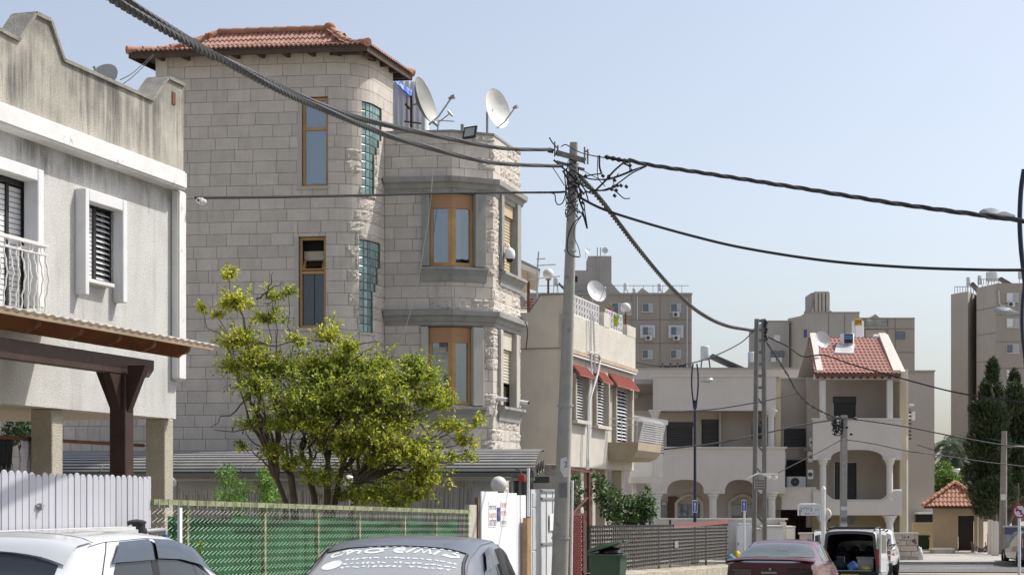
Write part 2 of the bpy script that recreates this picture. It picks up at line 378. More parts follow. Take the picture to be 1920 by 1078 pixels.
T.part('window_void', MB().box(C1 - .245, C1 - .22, w1a, w1b, w1z0, w1z1), M_dark, parent=W)
yb2 = sx(83, C1 + .22)[0]; zt2 = sp(76, 318, C1 + .22)[1]
W = T.part('balcony_door', MB().box(C1 + .003, C1 + .22, yb2 - .14, yb2, w2z0 + .1, zt2).box(C1 + .003, C1 + .217, yb2 - 2.6, yb2 - .14, zt2 - .16, zt2), M_pale, bevel=.01)
fr = MB(); yc = w2b - .38
for a, b in ((w2b - .05, w2b), (yc - .03, yc + .03), (w2a, w2a + .05), (w2a + .7, w2a + .76)): fr.box(xw - .05, xw + .03, a, b, w2z0, w2z1)
fr.box(xw - .06, xw + .06, w2a, w2b + .12, w2z1 - .1, w2z1 - .002)
T.part('frame', fr, M_black, parent=W)
n = 24
for i in range(n):
 z0 = w2z0 + .02 + (w2z1 - w2z0 - .13) * i / n; dz = (w2z1 - w2z0 - .13) / n
 T.part('shutter_slat', MB().prism([(xw - .02, w2a + .05, z0), (xw + .006, w2a + .05, z0 + .004), (xw + .006, w2a + .05, z0 + dz - .01), (xw - .02, w2a + .05, z0 + dz - .003)], (0, w2b - w2a - .1, 0)), M_shutter, parent=W)
T.part('window_void', MB().box(C1 - .245, C1 - .22, w2a, w2b, w2z0, w2z1), M_dark, parent=W)
CB = C1 + .55
yb3 = sx(88, CB)[0]; zrt = sp(88, 462, CB)[1]; zrb = sp(60, 582, CB)[1]
B = T.part('balcony', MB().box(C1 + .003, CB + .04, yb3 - 3.2, yb3 - .03, zrb - .18, zrb), M_conc, bevel=.02)
rl = MB().box(CB - .03, CB + .03, yb3 - 3.2, yb3, zrt - .02, zrt + .02).box(CB - .02, CB + .02, yb3 - 3.2, yb3, zrt - .13, zrt - .115)
rl.box(C1 + .01, CB, yb3 - .03, yb3, zrt - .018, zrt + .018)
T.part('rail', rl, M_white, parent=B)
for i in range(22):
 yy = yb3 - .04 - i * .13
 T.part('baluster', MB().tube([(CB + .07 * math.sin(math.pi * min(1, 1.15 * (1 - q / 9))) ** 2 * .7 + .0, yy + (.012 if q % 2 else -.012), zrb + (zrt - .12 - zrb) * q / 9) for q in range(10)], .011, 5), M_white, parent=B)
 if i % 2 == 0:
  c = (CB, yy - .06, zrt - .066)
  T.part('scroll', MB().tube([(c[0], c[1] + .045 * math.cos(q / 10 * 6.28), c[2] + .045 * math.sin(q / 10 * 6.28)) for q in range(11)], .007, 4), M_white, parent=B)
for xx in (C1 + .14, C1 + .28, C1 + .42):
 T.part('baluster', MB().tube([(xx, yb3 - .015, zrb), (xx, yb3 - .015, zrt - .02)], .011, 5), M_white, parent=B)
for px0, px1 in ((75, 118), (275, 325), (-95, -50)):
 y1 = sx(px1, C1 - .12)[0]; y0 = y1 - .27
 T.part('column', MB().box(C1 - .45, C1 - .12, y0, y1, gz(y1) - .3, ZB), M_col, bevel=.012)
 T.part('column', MB().box(C1 - 7.6, C1 - 7.2, y0, y1, gz(y1) - .3, ZB), M_col, bevel=.012)
T.part('washing_line_pipe', MB().cyl((C1 - .5, 12, sp(200, 831, C1 - .5)[1]), (C1 - .5, yR - .1, sp(200, 831, C1 - .5)[1]), .025, n=8), M_rust, smooth=1)
T.part('insulator', MB().lathe([(.02, -.1), (.05, -.08), (.03, -.03), (.06, 0), (.03, .04), (.05, .08), (.02, .1)], (C1 + .3, yR + .25, sp(356, 370, C1 + .3)[1]), 10, (0, 1, 0)), M_white, smooth=1)
zl = sp(100, 831, C1 - .5)[1]
def cloth(name, pxa, pxb, pyb, mt, label):
 y0, y1 = sx(pxa, C1 - .5)[0], sx(pxb, C1 - .5)[0]; zb = sp((pxa + pxb) / 2, pyb, C1 - .5)[1]
 mb = MB().grid(lambda u, v: (C1 - .5 + .035 * math.sin(u * 23 + v * 2) * (v + .2), y0 + (y1 - y0) * (u + .06 * math.sin(v * 7)), zl + .02 + (zb - zl) * v * (1 + .05 * math.sin(u * 9))), [i / 14 for i in range(15)], [i / 10 for i in range(11)])
 o = single(name, mb, mt, label, 'laundry', (C1 - .5, y0, zb), street=True, smooth=3)
 md = o.modifiers.new('solid', 'SOLIDIFY'); md.thickness = .006
cloth('garment', -6, 24, 905, mat('black_fabric', (.015, .015, .017), .95), 'black garment hung on the washing line under the white house')
cloth('towel', 38, 74, 905, mat('printed_fabric', (.62, .6, .66), .95, var=0, rust=((.33, .27, .48), 7, .56)), 'white and lilac patterned cloth hung on the washing line beside black garment')
# ================================================================ STONE TOWER HOUSE
def arc(p, h0, h1, r, n):
 pts = []; x, y = p[0] + r * -math.sin(h0), p[1] + r * math.cos(h0)
 for i in range(1, n + 1):
  h = h0 + (h1 - h0) * i / n; pts.append((x + r * math.sin(h), y - r * math.cos(h)))
 return pts
class Path:
 def __init__(s, pts):
  s.p = [Vector(q) for q in pts]; s.s = [0.]
  for a, b in zip(s.p[:-1], s.p[1:]): s.s.append(s.s[-1] + (b - a).length)
  s.L = s.s[-1]; s.hi = 0
 def at(s, t, out=0.):
  t = min(max(t, 0), s.L - 1e-6)
  for i in range(len(s.p) - 1):
   if t <= s.s[i + 1]: break
  d = (s.p[i + 1] - s.p[i]).normalized(); q = s.p[i] + d * (t - s.s[i])
  return Vector((q.x + d.y * out, q.y - d.x * out)), d
 def px(s, px):
  lo, hi = 0., s.hi if s.hi else s.L
  for _ in range(50):
   m = (lo + hi) / 2; q, _d = s.at(m)
   if CX + F * q.x / q.y < px: lo = m
   else: hi = m
  return lo
 def cut(s, a, b):
  return [tuple(s.at(a)[0])] + [tuple(q) for q, t in zip(s.p, s.s) if a + 1e-4 < t < b - 1e-4] + [tuple(s.at(b)[0])]
 def z(s, t, py): return H + (HY - py) * s.at(t)[0].y / F
h0, h1 = math.radians(-7), math.pi / 2 - A
IC = (-3.06, 40.8); AE = (IC[0] - .6 * sa, IC[1] - .6 * ca)
R_ = .9
cxy = (AE[0] - R_ * math.sin(h1), AE[1] + R_ * math.cos(h1)); AS = (cxy[0] + R_ * math.sin(h0), cxy[1] - R_ * math.cos(h0))
tl = 4.2; TL = (AS[0] - tl * math.cos(h0), AS[1] - tl * math.sin(h0))
tower = Path([TL, AS] + arc(AS, h0, h1, R_, 10) + [IC, (IC[0] + .55 * sa, IC[1] + .55 * ca)])
bay = Path([IC, (-1.42, 40.62), (-.46, 41.05), (.187, 43.3), (-.35, 45.4)])
bay.hi = bay.s[3]
T = Thing('stone_house', 'three storey stone clad house with rounded tower and red tiled roof', 'house', (-4.2, 40.5, gz(39)))
M_mortar = mat('mortar', (.16, .15, .14), .95, var=.2)
def stonemat(nm, isl, bump, bs, bd):
 return mat(nm, (.52, .475, .42), .85, var=.09, vs=3.5, bump=bump, bs=bs, bd=bd, rnd=.08, island=isl, speck=.07, spk=35, streak=.4, scol=(.28, .26, .24), sscale=5)
M_st, M_sti = stonemat('pale_stone', False, .35, 45, .01), stonemat('pale_stone_infill', True, .35, 45, .01)
M_rs, M_rsi = stonemat('rock_faced_stone', False, .9, 28, .03), stonemat('rock_faced_stone_infill', True, .9, 28, .03)
ZT, ZP = 11.93, bay.z(.5, 246)
ZBASE = gz(40) - .3
CH = .281
STONES = []
def lay(path, s0, s1, z0, z1, holes, rough, seed, lmin=.42, lmax=.66):
 rr = random.Random(seed); z = z1; row = 0
 while z > z0 + .05:
  zb = max(z0, z - CH); s = s0 - (rr.random() * .5)
  while s < s1:
   l = rr.uniform(lmin, lmax); rects = [[max(s, s0), min(s + l, s1), zb, z]]
   for h in holes:
    nr = []
    for a, b, c, d in rects:
     if b <= h[0] or a >= h[1] or d <= h[2] + .03 or c >= h[3] - .03: nr.append([a, b, c, d]); continue
     if a < h[0]: nr.append([a, h[0], c, d])
     if b > h[1]: nr.append([h[1], b, c, d])
     if c < h[2] - .04 and d > h[2]: nr.append([max(a, h[0]), min(b, h[1]), c, h[2]])
     if d > h[3] + .04 and c < h[3]: nr.append([max(a, h[0]), min(b, h[1]), h[3], d])
    rects = nr
   for a, b, c, d in rects:
    if b - a > .02 and d - c > .03: STONES.append((path, a, b, c, d, rough((a + b) / 2, (c + d) / 2, rr)))
   s += l
  z -= CH; row += 1
def stone_mb(mb, path, a, b, c, d, rough, seed):
 rr = random.Random(seed); g = .0045; a += g; b -= g; c += g; d -= g
 ss = [a, b]
 if rough: ss = [a + (b - a) * i / 7 for i in range(8)]; zs = [c + (d - c) * i / 5 for i in range(6)]
 else:
  ss += [t for t in path.s if a + .02 < t < b - .02]; ss = sorted(ss); zs = [c, d]
 nu, nv = len(ss), len(zs); vs = []; fs = []
 for z in zs:
  for t in ss:
   edge = t in (a, b) or z in (c, d)
   o = .016 + (0 if edge or not rough else rr.choice((.004, .01, .02, .032))*rr.uniform(.6,1.2)) + (rr.uniform(-.002, .002))
   q, _ = path.at(t + (0 if not rough or edge else rr.uniform(-.02, .02)), o); vs.append((q.x, q.y, z))
 n0 = len(vs)
 fs = [(j * nu + i, j * nu + i + 1, (j + 1) * nu + i + 1, (j + 1) * nu + i) for j in range(nv - 1) for i in range(nu - 1)]
 ring = [i for i in range(nu)] + [j * nu + nu - 1 for j in range(1, nv)] + [(nv - 1) * nu + i for i in range(nu - 2, -1, -1)] + [j * nu for j in range(nv - 2, 0, -1)]
 for k in ring:
  i, j = k % nu, k // nu; q, _ = path.at(ss[i], -.01); vs.append((q.x, q.y, zs[j]))
 m = len(ring)
 fs += [(ring[k], n0 + k, n0 + (k + 1) % m, ring[(k + 1) % m]) for k in range(m)]
 mb.add(vs, fs)
tw = tower
tw1 = (tw.px(566), tw.px(615), tw.z(3.6, 350), tw.z(3.6, 183))
tw2 = (tw.px(560), tw.px(611), tw.z(3.6, 615), tw.z(3.6, 444))
gb = .196
g1s = tw.px(678); g2s = tw.px(673)
gz1 = tw.z(g1s, 190); gz2 = tw.z(g2s, 449)
GB1 = [6, 6, 6, 6, 5, 4, 3, 3, 3, 3, 3]; GB2 = [6, 6, 6, 5, 5, 4, 3, 3, 3, 3, 3]
def gb_holes(s0, zt, rows, gw=.15):
 hs = []; i = 0
 while i < len(rows):
  j = i
  while j < len(rows) and rows[j] == rows[i]: j += 1
  hs.append((s0, s0 + gw * rows[i], zt - gb * j, zt - gb * i)); i = j
 return hs
gh1, gh2 = gb_holes(g1s, gz1, GB1), gb_holes(g2s, gz2, GB2)
th = [tw1, tw2] + gh1 + gh2
def rough_t(s, z, rr):
 a = tw.px(655); b = tw.L - .95
 return a < s < b + .3 and z < 9.9 and (z < 9.6 or s > a + .4) and rr.random() < .8
lay(tw, 0, tw.L, ZBASE, ZT, th, rough_t, 3)
bw1 = (bay.px(792), bay.px(909), bay.z(1.6, 499), bay.z(1.6, 362)); bw2 = (bay.px(790), bay.px(905), bay.z(1.6, 760), bay.z(1.6, 612))
sC = bay.s[2]
bw3 = (bay.px(934), bay.px(968), bay.z(sC + 1, 513), bay.z(sC + 1, 370)); bw4 = (bay.px(932), bay.px(966), bay.z(sC + 1, 763), bay.z(sC + 1, 622))
zc1a, zc1b = bay.z(1, 362), bay.z(1, 333); zc2a, zc2b = bay.z(1, 610), bay.z(1, 582)
hol = [bw1, bw2, bw3, bw4, (0, bay.L, zc1a, zc1b), (0, bay.L, zc2a, zc2b)]
lay(bay, .02, bay.L, ZBASE, ZP - .05, hol, lambda s, z, rr: (s > bay.s[2] - .35 and rr.random() < (.85 if z > zc1b or s > bay.s[2] else .55)) or (zc2b < z < zc2b + .3 and s > 1) , 5)
def backing(path, s0, s1, z0, z1, holes, th=.25):
 ss = sorted({s0, s1} | {t for t in path.s if s0 < t < s1} | {min(max(h[i], s0), s1) for h in holes for i in (0, 1)}); mb = MB()
 zs = sorted({z0, z1} | {min(max(h[i], z0), z1) for h in holes for i in (2, 3)})
 def full(i, j):
  if not (0 <= i < len(ss) - 1 and 0 <= j < len(zs) - 1): return False
  a, b = (ss[i] + ss[i + 1]) / 2, (zs[j] + zs[j + 1]) / 2
  return not any(h[0] < a < h[1] and h[2] < b < h[3] for h in holes)
 def P(t, o, z): q, _ = path.at(t, o); return (q.x, q.y, z)
 for i in range(len(ss) - 1):
  e = 1e-4
  for j in range(len(zs) - 1):
   if not full(i, j): continue
   a, b, c, d = ss[i] + 1e-5, ss[i + 1], zs[j], zs[j + 1]
   mb.quad(P(a, 0, c), P(b, 0, c), P(b, 0, d), P(a, 0, d))
   if not full(i - 1, j): mb.quad(P(a, -th, c), P(a, 0, c), P(a, 0, d), P(a, -th, d))
   if not full(i + 1, j): mb.quad(P(b, 0, c), P(b, -th, c), P(b, -th, d), P(b, 0, d))
   if not full(i, j - 1): mb.quad(P(a, -th, c), P(b, -th, c), P(b, 0, c), P(a, 0, c))
   if not full(i, j + 1): mb.quad(P(a, 0, d), P(b, 0, d), P(b, -th, d), P(a, -th, d))
 return mb
T.part('tower_wall', backing(tw, 0, tw.L, ZBASE, ZT, th), M_mortar, flip=False)
T.part('bay_wall', backing(bay, 0, bay.L, ZBASE, ZP - .05, hol[:4]), M_mortar, flip=False)
bk = MB(); q0, q1 = Vector(TL), Vector(tw.at(tw.L)[0])
LB = (TL[0] + 6 * sa - .3, TL[1] + 6 * ca)
bk.prism([(TL[0] + .05, TL[1] + .35, ZBASE), (AS[0], AS[1] + .35, ZBASE), (AE[0] - .45, AE[1] + .2, ZBASE), (IC[0] - .3, IC[1] + 1, ZBASE), (IC[0] - .3, IC[1] + 3, ZBASE), (TL[0] + .1, TL[1] + 3, ZBASE)], (0, 0, ZT - ZBASE - .02))
T.part('tower_core', bk, M_dark)
bk = MB().prism([(IC[0], IC[1] + .4, ZBASE), (-1.5, 41.05, ZBASE), (-.75, 41.35, ZBASE), (-.15, 43.3, ZBASE), (-.4, 47, ZBASE), (-8, 49, ZBASE), (-8.2, 44, ZBASE)], (0, 0, ZP - ZBASE - .3))
T.part('bay_core', bk, M_dark)
T.part('roof_terrace', MB().prism([(IC[0], IC[1] + .1, ZP - .32), (-1.45, 40.8, ZP - .32), (-.62, 41.15, ZP - .32), (-.05, 43.3, ZP - .32), (-.4, 45.2, ZP - .32), (-6, 47, ZP - .32), (-6, 43, ZP - .32)], (0, 0, .1)), M_conc)
T.part('party_wall', MB().wall(TL, (-math.sin(h0) * -1 * .0 + sa, ca), (-ca, sa), 0, 3.2, ZBASE, ZT, (), -.3, -.0), M_st)
def showing(st):
 p, a, b, c, d, r = st; q, dr = p.at((a + b) / 2); pxc = CX + F * q.x / q.y; pyc = HY - F * ((c + d) / 2 - H) / q.y
 if pxc < 345 or pxc > 985 or pyc > 845: return 0
 if 420 < pxc < 900 and pyc > 690 and R.random() < .8: return 0
 view = Vector((q.x, q.y)).normalized(); facing = max(0, -(Vector((dr.y, -dr.x))).dot(view))
 return (b - a) * (d - c) * facing
order = sorted(range(len(STONES)), key=lambda i: -showing(STONES[i]))
big = set(order[:300]); rest = {True: MB(), False: MB()}
for i, st in enumerate(STONES):
 if i in big:
  mb = MB(); stone_mb(mb, *st, i)
  T.part('stone', mb, M_rs if st[5] else M_st, flip=False, smooth=None)
 else: stone_mb(rest[bool(st[5])], *st, i)
T.part('smooth_stonework', rest[False], M_sti, kind='stuff', flip=False)
T.part('rock_faced_stonework', rest[True], M_rsi, kind='stuff', flip=False)
M_cor = mat('grey_stone_trim', (.29, .288, .275), .85, var=.16, vs=3, bump=.2, bs=30, streak=.5, scol=(.11, .105, .095), sscale=6)
M_trimpale = mat('pale_stone_trim', (.44, .42, .37), .85, var=.1, vs=3, streak=.2)
for za, zb in ((zc1a, zc1b), (zc2a, zc2b)):
 hh = zb - za
 T.part('cornice', MB().sweep(bay.cut(.01, bay.L), [(-.1, za), (.03, za), (.05, za + .22 * hh), (.09, za + .3 * hh), (.12, za + .55 * hh), (.2, za + .66 * hh), (.21, zb - .01), (.0, zb + .02), (-.1, zb + .02)]), M_cor)
T.part('parapet_cap', MB().sweep(bay.cut(.01, bay.L), [(-.3, ZP - .05), (.035, ZP - .05), (.04, ZP), (-.3, ZP + .01)]), M_cor)
def sill(path, a, b, zt, h, mt=M_cor):
 return MB().sweep(path.cut(a, b), [(-.2, zt - h), (.06, zt - h), (.08, zt - .6 * h), (.16, zt - .3 * h), (.2, zt - .25 * h), (.2, zt - .03), (-.2, zt)])
M_or = mat('varnished_timber', (.43, .25, .085), .45, var=.22, vs=3, coat=.2)
M_or2 = mat('varnished_panel', (.40, .215, .10), .5, var=.12, vs=2, coat=.1)
M_room = mat('dim_room', (.05, .055, .06), .9, var=.3, vs=1.2)
G_win = glassmat('window_pane', (.72, .77, .8), .16)
def bars(mb, path, a, b, z0, z1, o0, o1):
 for p, q in zip(path.cut(a, b)[:-1], path.cut(a, b)[1:]):
  u = (Vector(q) - Vector(p)); l = u.length; u.normalize(); mb.ubox(p, u, (u.y, -u.x), 0, l, o0, o1, z0, z1)
def pane(name, path, a, b, z0, z1, o, mt, parent, th=.012):
 mb = MB(); bars(mb, path, a, b, z0, z1, o - th, o); return T.part(name, mb, mt, parent=parent)
def tower_window(hh, split, openpane):
 a, b, z0, z1 = hh; o = -.10
 fr = MB(); zm = z1 - (z1 - z0) * split
 for u in (a + .005, b - .065): bars(fr, tw, u, u + .06, z0, z1, o - .05, o + .03)
 for z in (z0, z1 - .07, zm - .04): bars(fr, tw, a + .065, b - .065, z, z + .07, o - .05, o + .025)
 W = T.part('window', fr, M_or, bevel=.006)
 if not openpane:
  pane('pane', tw, a + .065, b - .065, z0 + .07, zm - .04, o - .01, G_win, W); pane('pane', tw, a + .065, b - .065, zm + .03, z1 - .07, o - .01, G_win, W)
  pane('reflection_sheet', tw, a + .06, b - .06, z0 + .07, z1 - .07, o - .09, mat('sky_reflection_blue', (.36, .42, .5), .9, var=.05), W)  # blue-grey sheet behind the panes stands for the reflected sky
 else:
  q, d = tw.at(a + .065); l = b - a - .13; nn = Vector((d.y, -d.x)); zt = z1 - .22
  for nm, e, mt in (('sash', 0, M_or), ('pane', 1, G_win)):
   mb = MB(); k = .06 if e else 0
   P = lambda u, t: (q.x + d.x * u - nn.x * .34 * (1 - t) * 0 + nn.x * (o + .1 * 0 - .4 * t), q.y + d.y * u + nn.y * (o - .4 * t), zm + .05 + (zt - zm - .05) * t)
   if e: mb.prism([P(.06, .06), P(l - .06, .06), P(l - .06, .94), P(.06, .94)], (nn.x * .01, nn.y * .01, 0));
   else:
    for u0, u1, t0, t1 in ((0, .06, 0, 1), (l - .06, l, 0, 1), (.06, l - .06, 0, .07), (.06, l - .06, .93, 1)): mb.prism([P(u0, t0), P(u1, t0), P(u1, t1), P(u0, t1)], (nn.x * .03, nn.y * .03, 0))
   T.part(nm, mb, mt, parent=W)
  pane('bright_room_sheet', tw, a + .065, b - .065, zm + .12, z1 - .3, -.28, mat('bright_room_tone', (.5, .46, .36), .9), W)  # pale sheet stands for the bright room, its light put into the colour
  pane('pane', tw, a + .065 + (b - a) * .46, b - .065, z0 + .07, zm - .04, o - .012, mat('dark_pane', (.035, .05, .06), .05, spec=.8), W)
  pane('pane', tw, a + .065, a + .065 + (b - a) * .42, z0 + .07, zm - .04, o - .05, mat('dark_pane', (.035, .05, .06), .05), W)
 jb = MB(); bars(jb, tw, a - .1, a, z0 - .02, z1, -.12, .022)
 T.part('jamb', jb, M_trimpale, parent=W)
 sb = MB(); bars(sb, tw, a - .12, b + .02, z0 - .07, z0, -.12, .06); T.part('sill', sb, M_trimpale, parent=W)
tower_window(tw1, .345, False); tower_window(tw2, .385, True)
M_gb = mat('green_glass_block', (.15, .25, .235), .25, var=.35, vs=9, rnd=.3, spec=.8, coat=.6, bump=.4, bs=30)
M_gj = mat('glass_block_joint', (.33, .40, .37), .8)
def glass_blocks(s0, zt, rows, gw=.15):
 W = T.part('glass_block_window', MB(), M_gj) if False else None
 mb = MB()
 for i, nrow in enumerate(rows):
  for k in range(nrow): bars(mb, tw, s0 + gw * k, s0 + gw * (k + 1), zt - gb * (i + 1), zt - gb * i, -.1, -.06)
 W = T.part('glass_block_window', mb, M_gj)
 for i, nrow in enumerate(rows):
  for k in range(nrow):
   m2 = MB(); g = .006; a, b, c, d = s0 + gw * k + g, s0 + gw * (k + 1) - g, zt - gb * (i + 1) + g, zt - gb * i - g
   e = .018; P = lambda t, o, z: (*tw.at(t, o)[0], z)
   m2.add([P(a, -.06, c), P(b, -.06, c), P(b, -.06, d), P(a, -.06, d), P(a, -.035, c), P(b, -.035, c), P(b, -.035, d), P(a, -.035, d), P(a + e, -.024, c + e), P(b - e, -.024, c + e), P(b - e, -.024, d - e), P(a + e, -.024, d - e)],
                   [(8, 9, 10, 11), (4, 5, 9, 8), (5, 6, 10, 9), (6, 7, 11, 10), (7, 4, 8, 11), (0, 1, 5, 4), (1, 2, 6, 5), (2, 3, 7, 6), (3, 0, 4, 7)])
   T.part('glass_block', m2, M_gb, parent=W, flip=False)
 sb = MB(); bars(sb, tw, s0 - .02, s0 + gw * rows[-1] + .03, zt - gb * len(rows) - .05, zt - gb * len(rows), -.1, .05); T.part('sill', sb, M_trimpale, parent=W)
glass_blocks(g1s, gz1, GB1); glass_blocks(g2s, gz2, GB2)
def bay_window(hh, pl, zs, curtain):
 a, b, z0, z1 = hh; o = -.08; sm = bay.s[1]; zl = z1 - (z1 - z0) * .2
 W = T.part('bay_window', sill(bay, a - .0, b + .02, z0 + .0, .36), M_cor)
 pl_ = MB(); bars(pl_, bay, a + .005, a + .17, z0 + .003, z1 - .003, -.12, .10); T.part('surround', pl_, pl, parent=W, bevel=.01); pl_ = MB(); bars(pl_, bay, b - .28, b - .005, z0 + .003, z1 - .003, -.12, .10)
 T.part('surround', pl_, pl, parent=W, bevel=.01)
 a2, b2 = a + .18, b - .29; fr = MB()
 for u, wd in ((a2, .07), (sm - .11, .1), (sm + .012, .1), (b2 - .07, .07)): bars(fr, bay, u, u + wd, z0 + .02, zl, o - .06, o + .03)
 bars(fr, bay, a2, b2, z0 + .004, z0 + .1, o - .06, o + .024)
 T.part('frame', fr, M_or, parent=W)
 hd = MB(); bars(hd, bay, a2, sm - .012, zl, z1 - .005, o - .06, o + .02); bars(hd, bay, sm + .012, b2, zl, z1 - .005, o - .06, o + .02)
 T.part('header_panel', hd, M_or2, parent=W, bevel=.006)
 pane('pane', bay, a2 + .07, sm - .11, z0 + .1, zl, o - .02, G_win, W); pane('pane', bay, sm + .112, b2 - .07, z0 + .1, zl, o - .02, G_win, W)
 pane('curtain', bay, a2 + .07, sm - .06, z0 + .1, zl, -.2, curtain[0], W); pane('curtain', bay, sm + .06, b2 - .26, z0 + .1, zl, -.2, curtain[1], W)
bay_window(bw1, M_cor, 0, (mat('blue_curtain', (.33, .38, .46), .9, var=.12), mat('pale_curtain', (.42, .45, .5), .9, var=.1)))
bay_window(bw2, M_trimpale, 0, (mat('dim_curtain', (.10, .10, .10), .9, var=.8, vs=1.6), mat('grey_curtain', (.16, .2, .25), .9, var=.3, vs=1.2)))
M_slat = mat('cream_shutter', (.52, .42, .27), .6, var=.08)
for hh, closed, pl, st in ((bw3, 1., M_cor, M_slat), (bw4, .62, M_trimpale, mat('cream_shutter_pale', (.55, .50, .40), .6, var=.08))):
 a, b, z0, z1 = hh
 W = T.part('shuttered_window', sill(bay, a - .02, b + .3, z0 + .02, .38), M_cor)
 sb = MB(); bars(sb, bay, a + .005, a + .22, z0 + .02, z1 - .003, -.1, .1); T.part('surround', sb, pl, parent=W, bevel=.01); sb = MB(); bars(sb, bay, b - .2, b + .12, z0 + .02, z1 - .003, -.1, .1); T.part('surround', sb, pl, parent=W, bevel=.01)
 bx = MB(); bars(bx, bay, a + .23, b - .21, z1 - .42, z1 - .005, -.16, -.02); T.part('shutter_box', bx, st, parent=W)
 zt = z1 - .42; zb = zt - (zt - z0) * closed; n = int((zt - zb) / .075)
 for i in range(n):
  m2 = MB(); z = zt - .075 * (i + 1); p, d = bay.at(a + .23); nn = (d.y, -d.x)
  l = b - a - .44; O = p
  m2.prism([(O.x + nn[0] * k, O.y + nn[1] * k, z + zz) for k, zz in ((-.12, 0), (-.085, .012), (-.08, .04), (-.09, .07), (-.12, .072))], (d.x * l, d.y * l, 0))
  T.part('shutter_slat', m2, st, parent=W)
 if closed < 1: pane('pane', bay, a + .23, b - .21, z0 + .02, zb, -.14, mat('brown_dark_pane', (.05, .03, .022), .1, spec=.7), W)
M_tile = mat('red_roof_tile', (.33, .18, .135), .85, var=.36, vs=4, rust=((.33, .25, .2), 5, .6), rnd=.0, speck=.12, spk=30)
M_eave = mat('eave_timber', (.085, .055, .04), .75, var=.25, vs=4)
Cfr = Vector((-3.30, 39.08)); Cfl = Cfr - 5.72 * Vector((math.cos(h0), math.sin(h0))); vd = Vector((sa, ca)); Cbr = Cfr + 3.0 * vd; Cbl = Cfl + 3.0 * vd
ZE = 11.93
RP = [(0, 0), (.5, .10), (.9, .28), (1.5, .74)]
def rz_(d):
 for (a, za), (b, zb) in zip(RP[:-1], RP[1:]):
  if d <= b: return za + (zb - za) * (d - a) / (b - a)
 return RP[-1][1]
def tile_side(mb, p0, p1, inw, half, hipL, hipR, z0, prof, per=.115, row=.235, amp=.02):
 u = (p1 - p0); L_ = u.length; u.normalize(); r = 0; d = -.03
 while d < half - .02:
  d1 = min(d + row + .05, half); us = []
  a, b = max(d, 0) * hipL, L_ - max(d, 0) * hipR; n = max(2, int((b - a) / (per / 4)))
  for j, (dd, lift) in enumerate(((d, .055), (d + (d1 - d) * .5, .035), (d1, .012))):
   us.append([(p0.x + u.x * t + inw.x * dd, p0.y + u.y * t + inw.y * dd, z0 + prof(max(dd, 0)) + lift + amp * math.sin(t / per * 2 * math.pi)) for t in (a + (b - a) * i / n for i in range(n + 1))])
  low = [(x, y, z - .035) for x, y, z in us[0]]
  for A_, B_ in ((low, us[0]), (us[0], us[1]), (us[1], us[2])):
   mb.add(A_ + B_, [(i, i + 1, n + 2 + i, n + 1 + i) for i in range(n)])
  d += row
wd = Vector((math.cos(h0), math.sin(h0)))
mb = MB(); inF = vd * (1 / max(.1, vd.dot(Vector((-wd.y, wd.x)))))
tile_side(mb, Cfl, Cfr, vd, 1.5, 1.0, 1.0, ZE, rz_); tile_side(mb, Cfr, Cbr, -wd, 1.5, 1, 1, ZE, rz_); tile_side(mb, Cbr, Cbl, -vd, 1.5, 1, 1, ZE, rz_); tile_side(mb, Cbl, Cfl, wd, 1.5, 1, 1, ZE, rz_)
RO = T.part('roof', mb, M_tile, kind='stuff', flip=False, smooth=.8)
def p3(p, z): return Vector((p.x, p.y, z))
rid0, rid1 = Cfl + wd * 1.5 + vd * 1.5, Cfr - wd * 1.5 + vd * 1.5
M_ridge = mat('ridge_tile', (.40, .19, .12), .85, var=.2, vs=6, rnd=.15, rust=((.30, .27, .23), 6, .55))
def ridge_run(pts, step=.36, r=.085):
 pa = [];
 for a, b in zip(pts[:-1], pts[1:]):
  n = max(1, round((b - a).length / step))
  for i in range(n): pa.append((a + (b - a) * (i / n), a + (b - a) * ((i + 1.12) / n)))
 for a, b in pa: T.part('ridge_tile', MB().cyl(a, b, r * 1.18, r * .9, 9), M_ridge, parent=RO, smooth=.8)
def hip(c, inw): return [p3(c + inw * d, ZE + rz_(d) + .06) for d in (0, .5, .9, 1.5)]
for c, iv in ((Cfl, wd + vd), (Cfr, vd - wd), (Cbr, -wd - vd)): ridge_run(hip(c, iv))
ridge_run([p3(rid0, ZE + .81), p3(rid1, ZE + .81)])
T.part('ridge_knob', MB().lathe([(.02, -.05), (.12, 0), (.15, .07), (.11, .14), (.01, .18)], p3(rid1, ZE + .78), 10), M_ridge, parent=RO, smooth=1)
ev = MB(); base = [Cfl, Cfr, Cbr, Cbl]; cen = (Cfl + Cbr) / 2
ev.prism([p3(p + (cen - p) * .012, ZE - .02) for p in base], (0, 0, .05))
for a, b in zip(base, base[1:] + base[:1]):
 u = (b - a).normalized(); nn = Vector((u.y, -u.x)); ev.ubox(a + u * .03, u, nn, .0, (b - a).length - .06, -.07, -.03, ZE - .13, ZE - .022)
T.part('eaves', ev, M_eave)
for i in range(9):
 p = Cfl + wd * (.7 + i * .6); T.part('rafter', MB().ubox(p, wd, (-vd.x, -vd.y), -.04, .04, -1., -.08, ZE - .14, ZE - .025), M_eave)
for i in range(5):
 p = Cfr + vd * (.3 + i * .6); T.part('rafter', MB().ubox(p, vd, wd, -.04, .04, -1., -.08, ZE - .14, ZE - .025), M_eave)
wing = Path([(TL[0] - 5.5 * math.cos(h0), TL[1] - 5.5 * math.sin(h0)), (TL[0] - .01, TL[1])])
STONES.clear(); CH = .36; zw = H + (HY - 770) * 40.3 / F
lay(wing, .0, wing.L, ZBASE, zw, [], lambda s, z, rr: 0, 11, .25, .3)
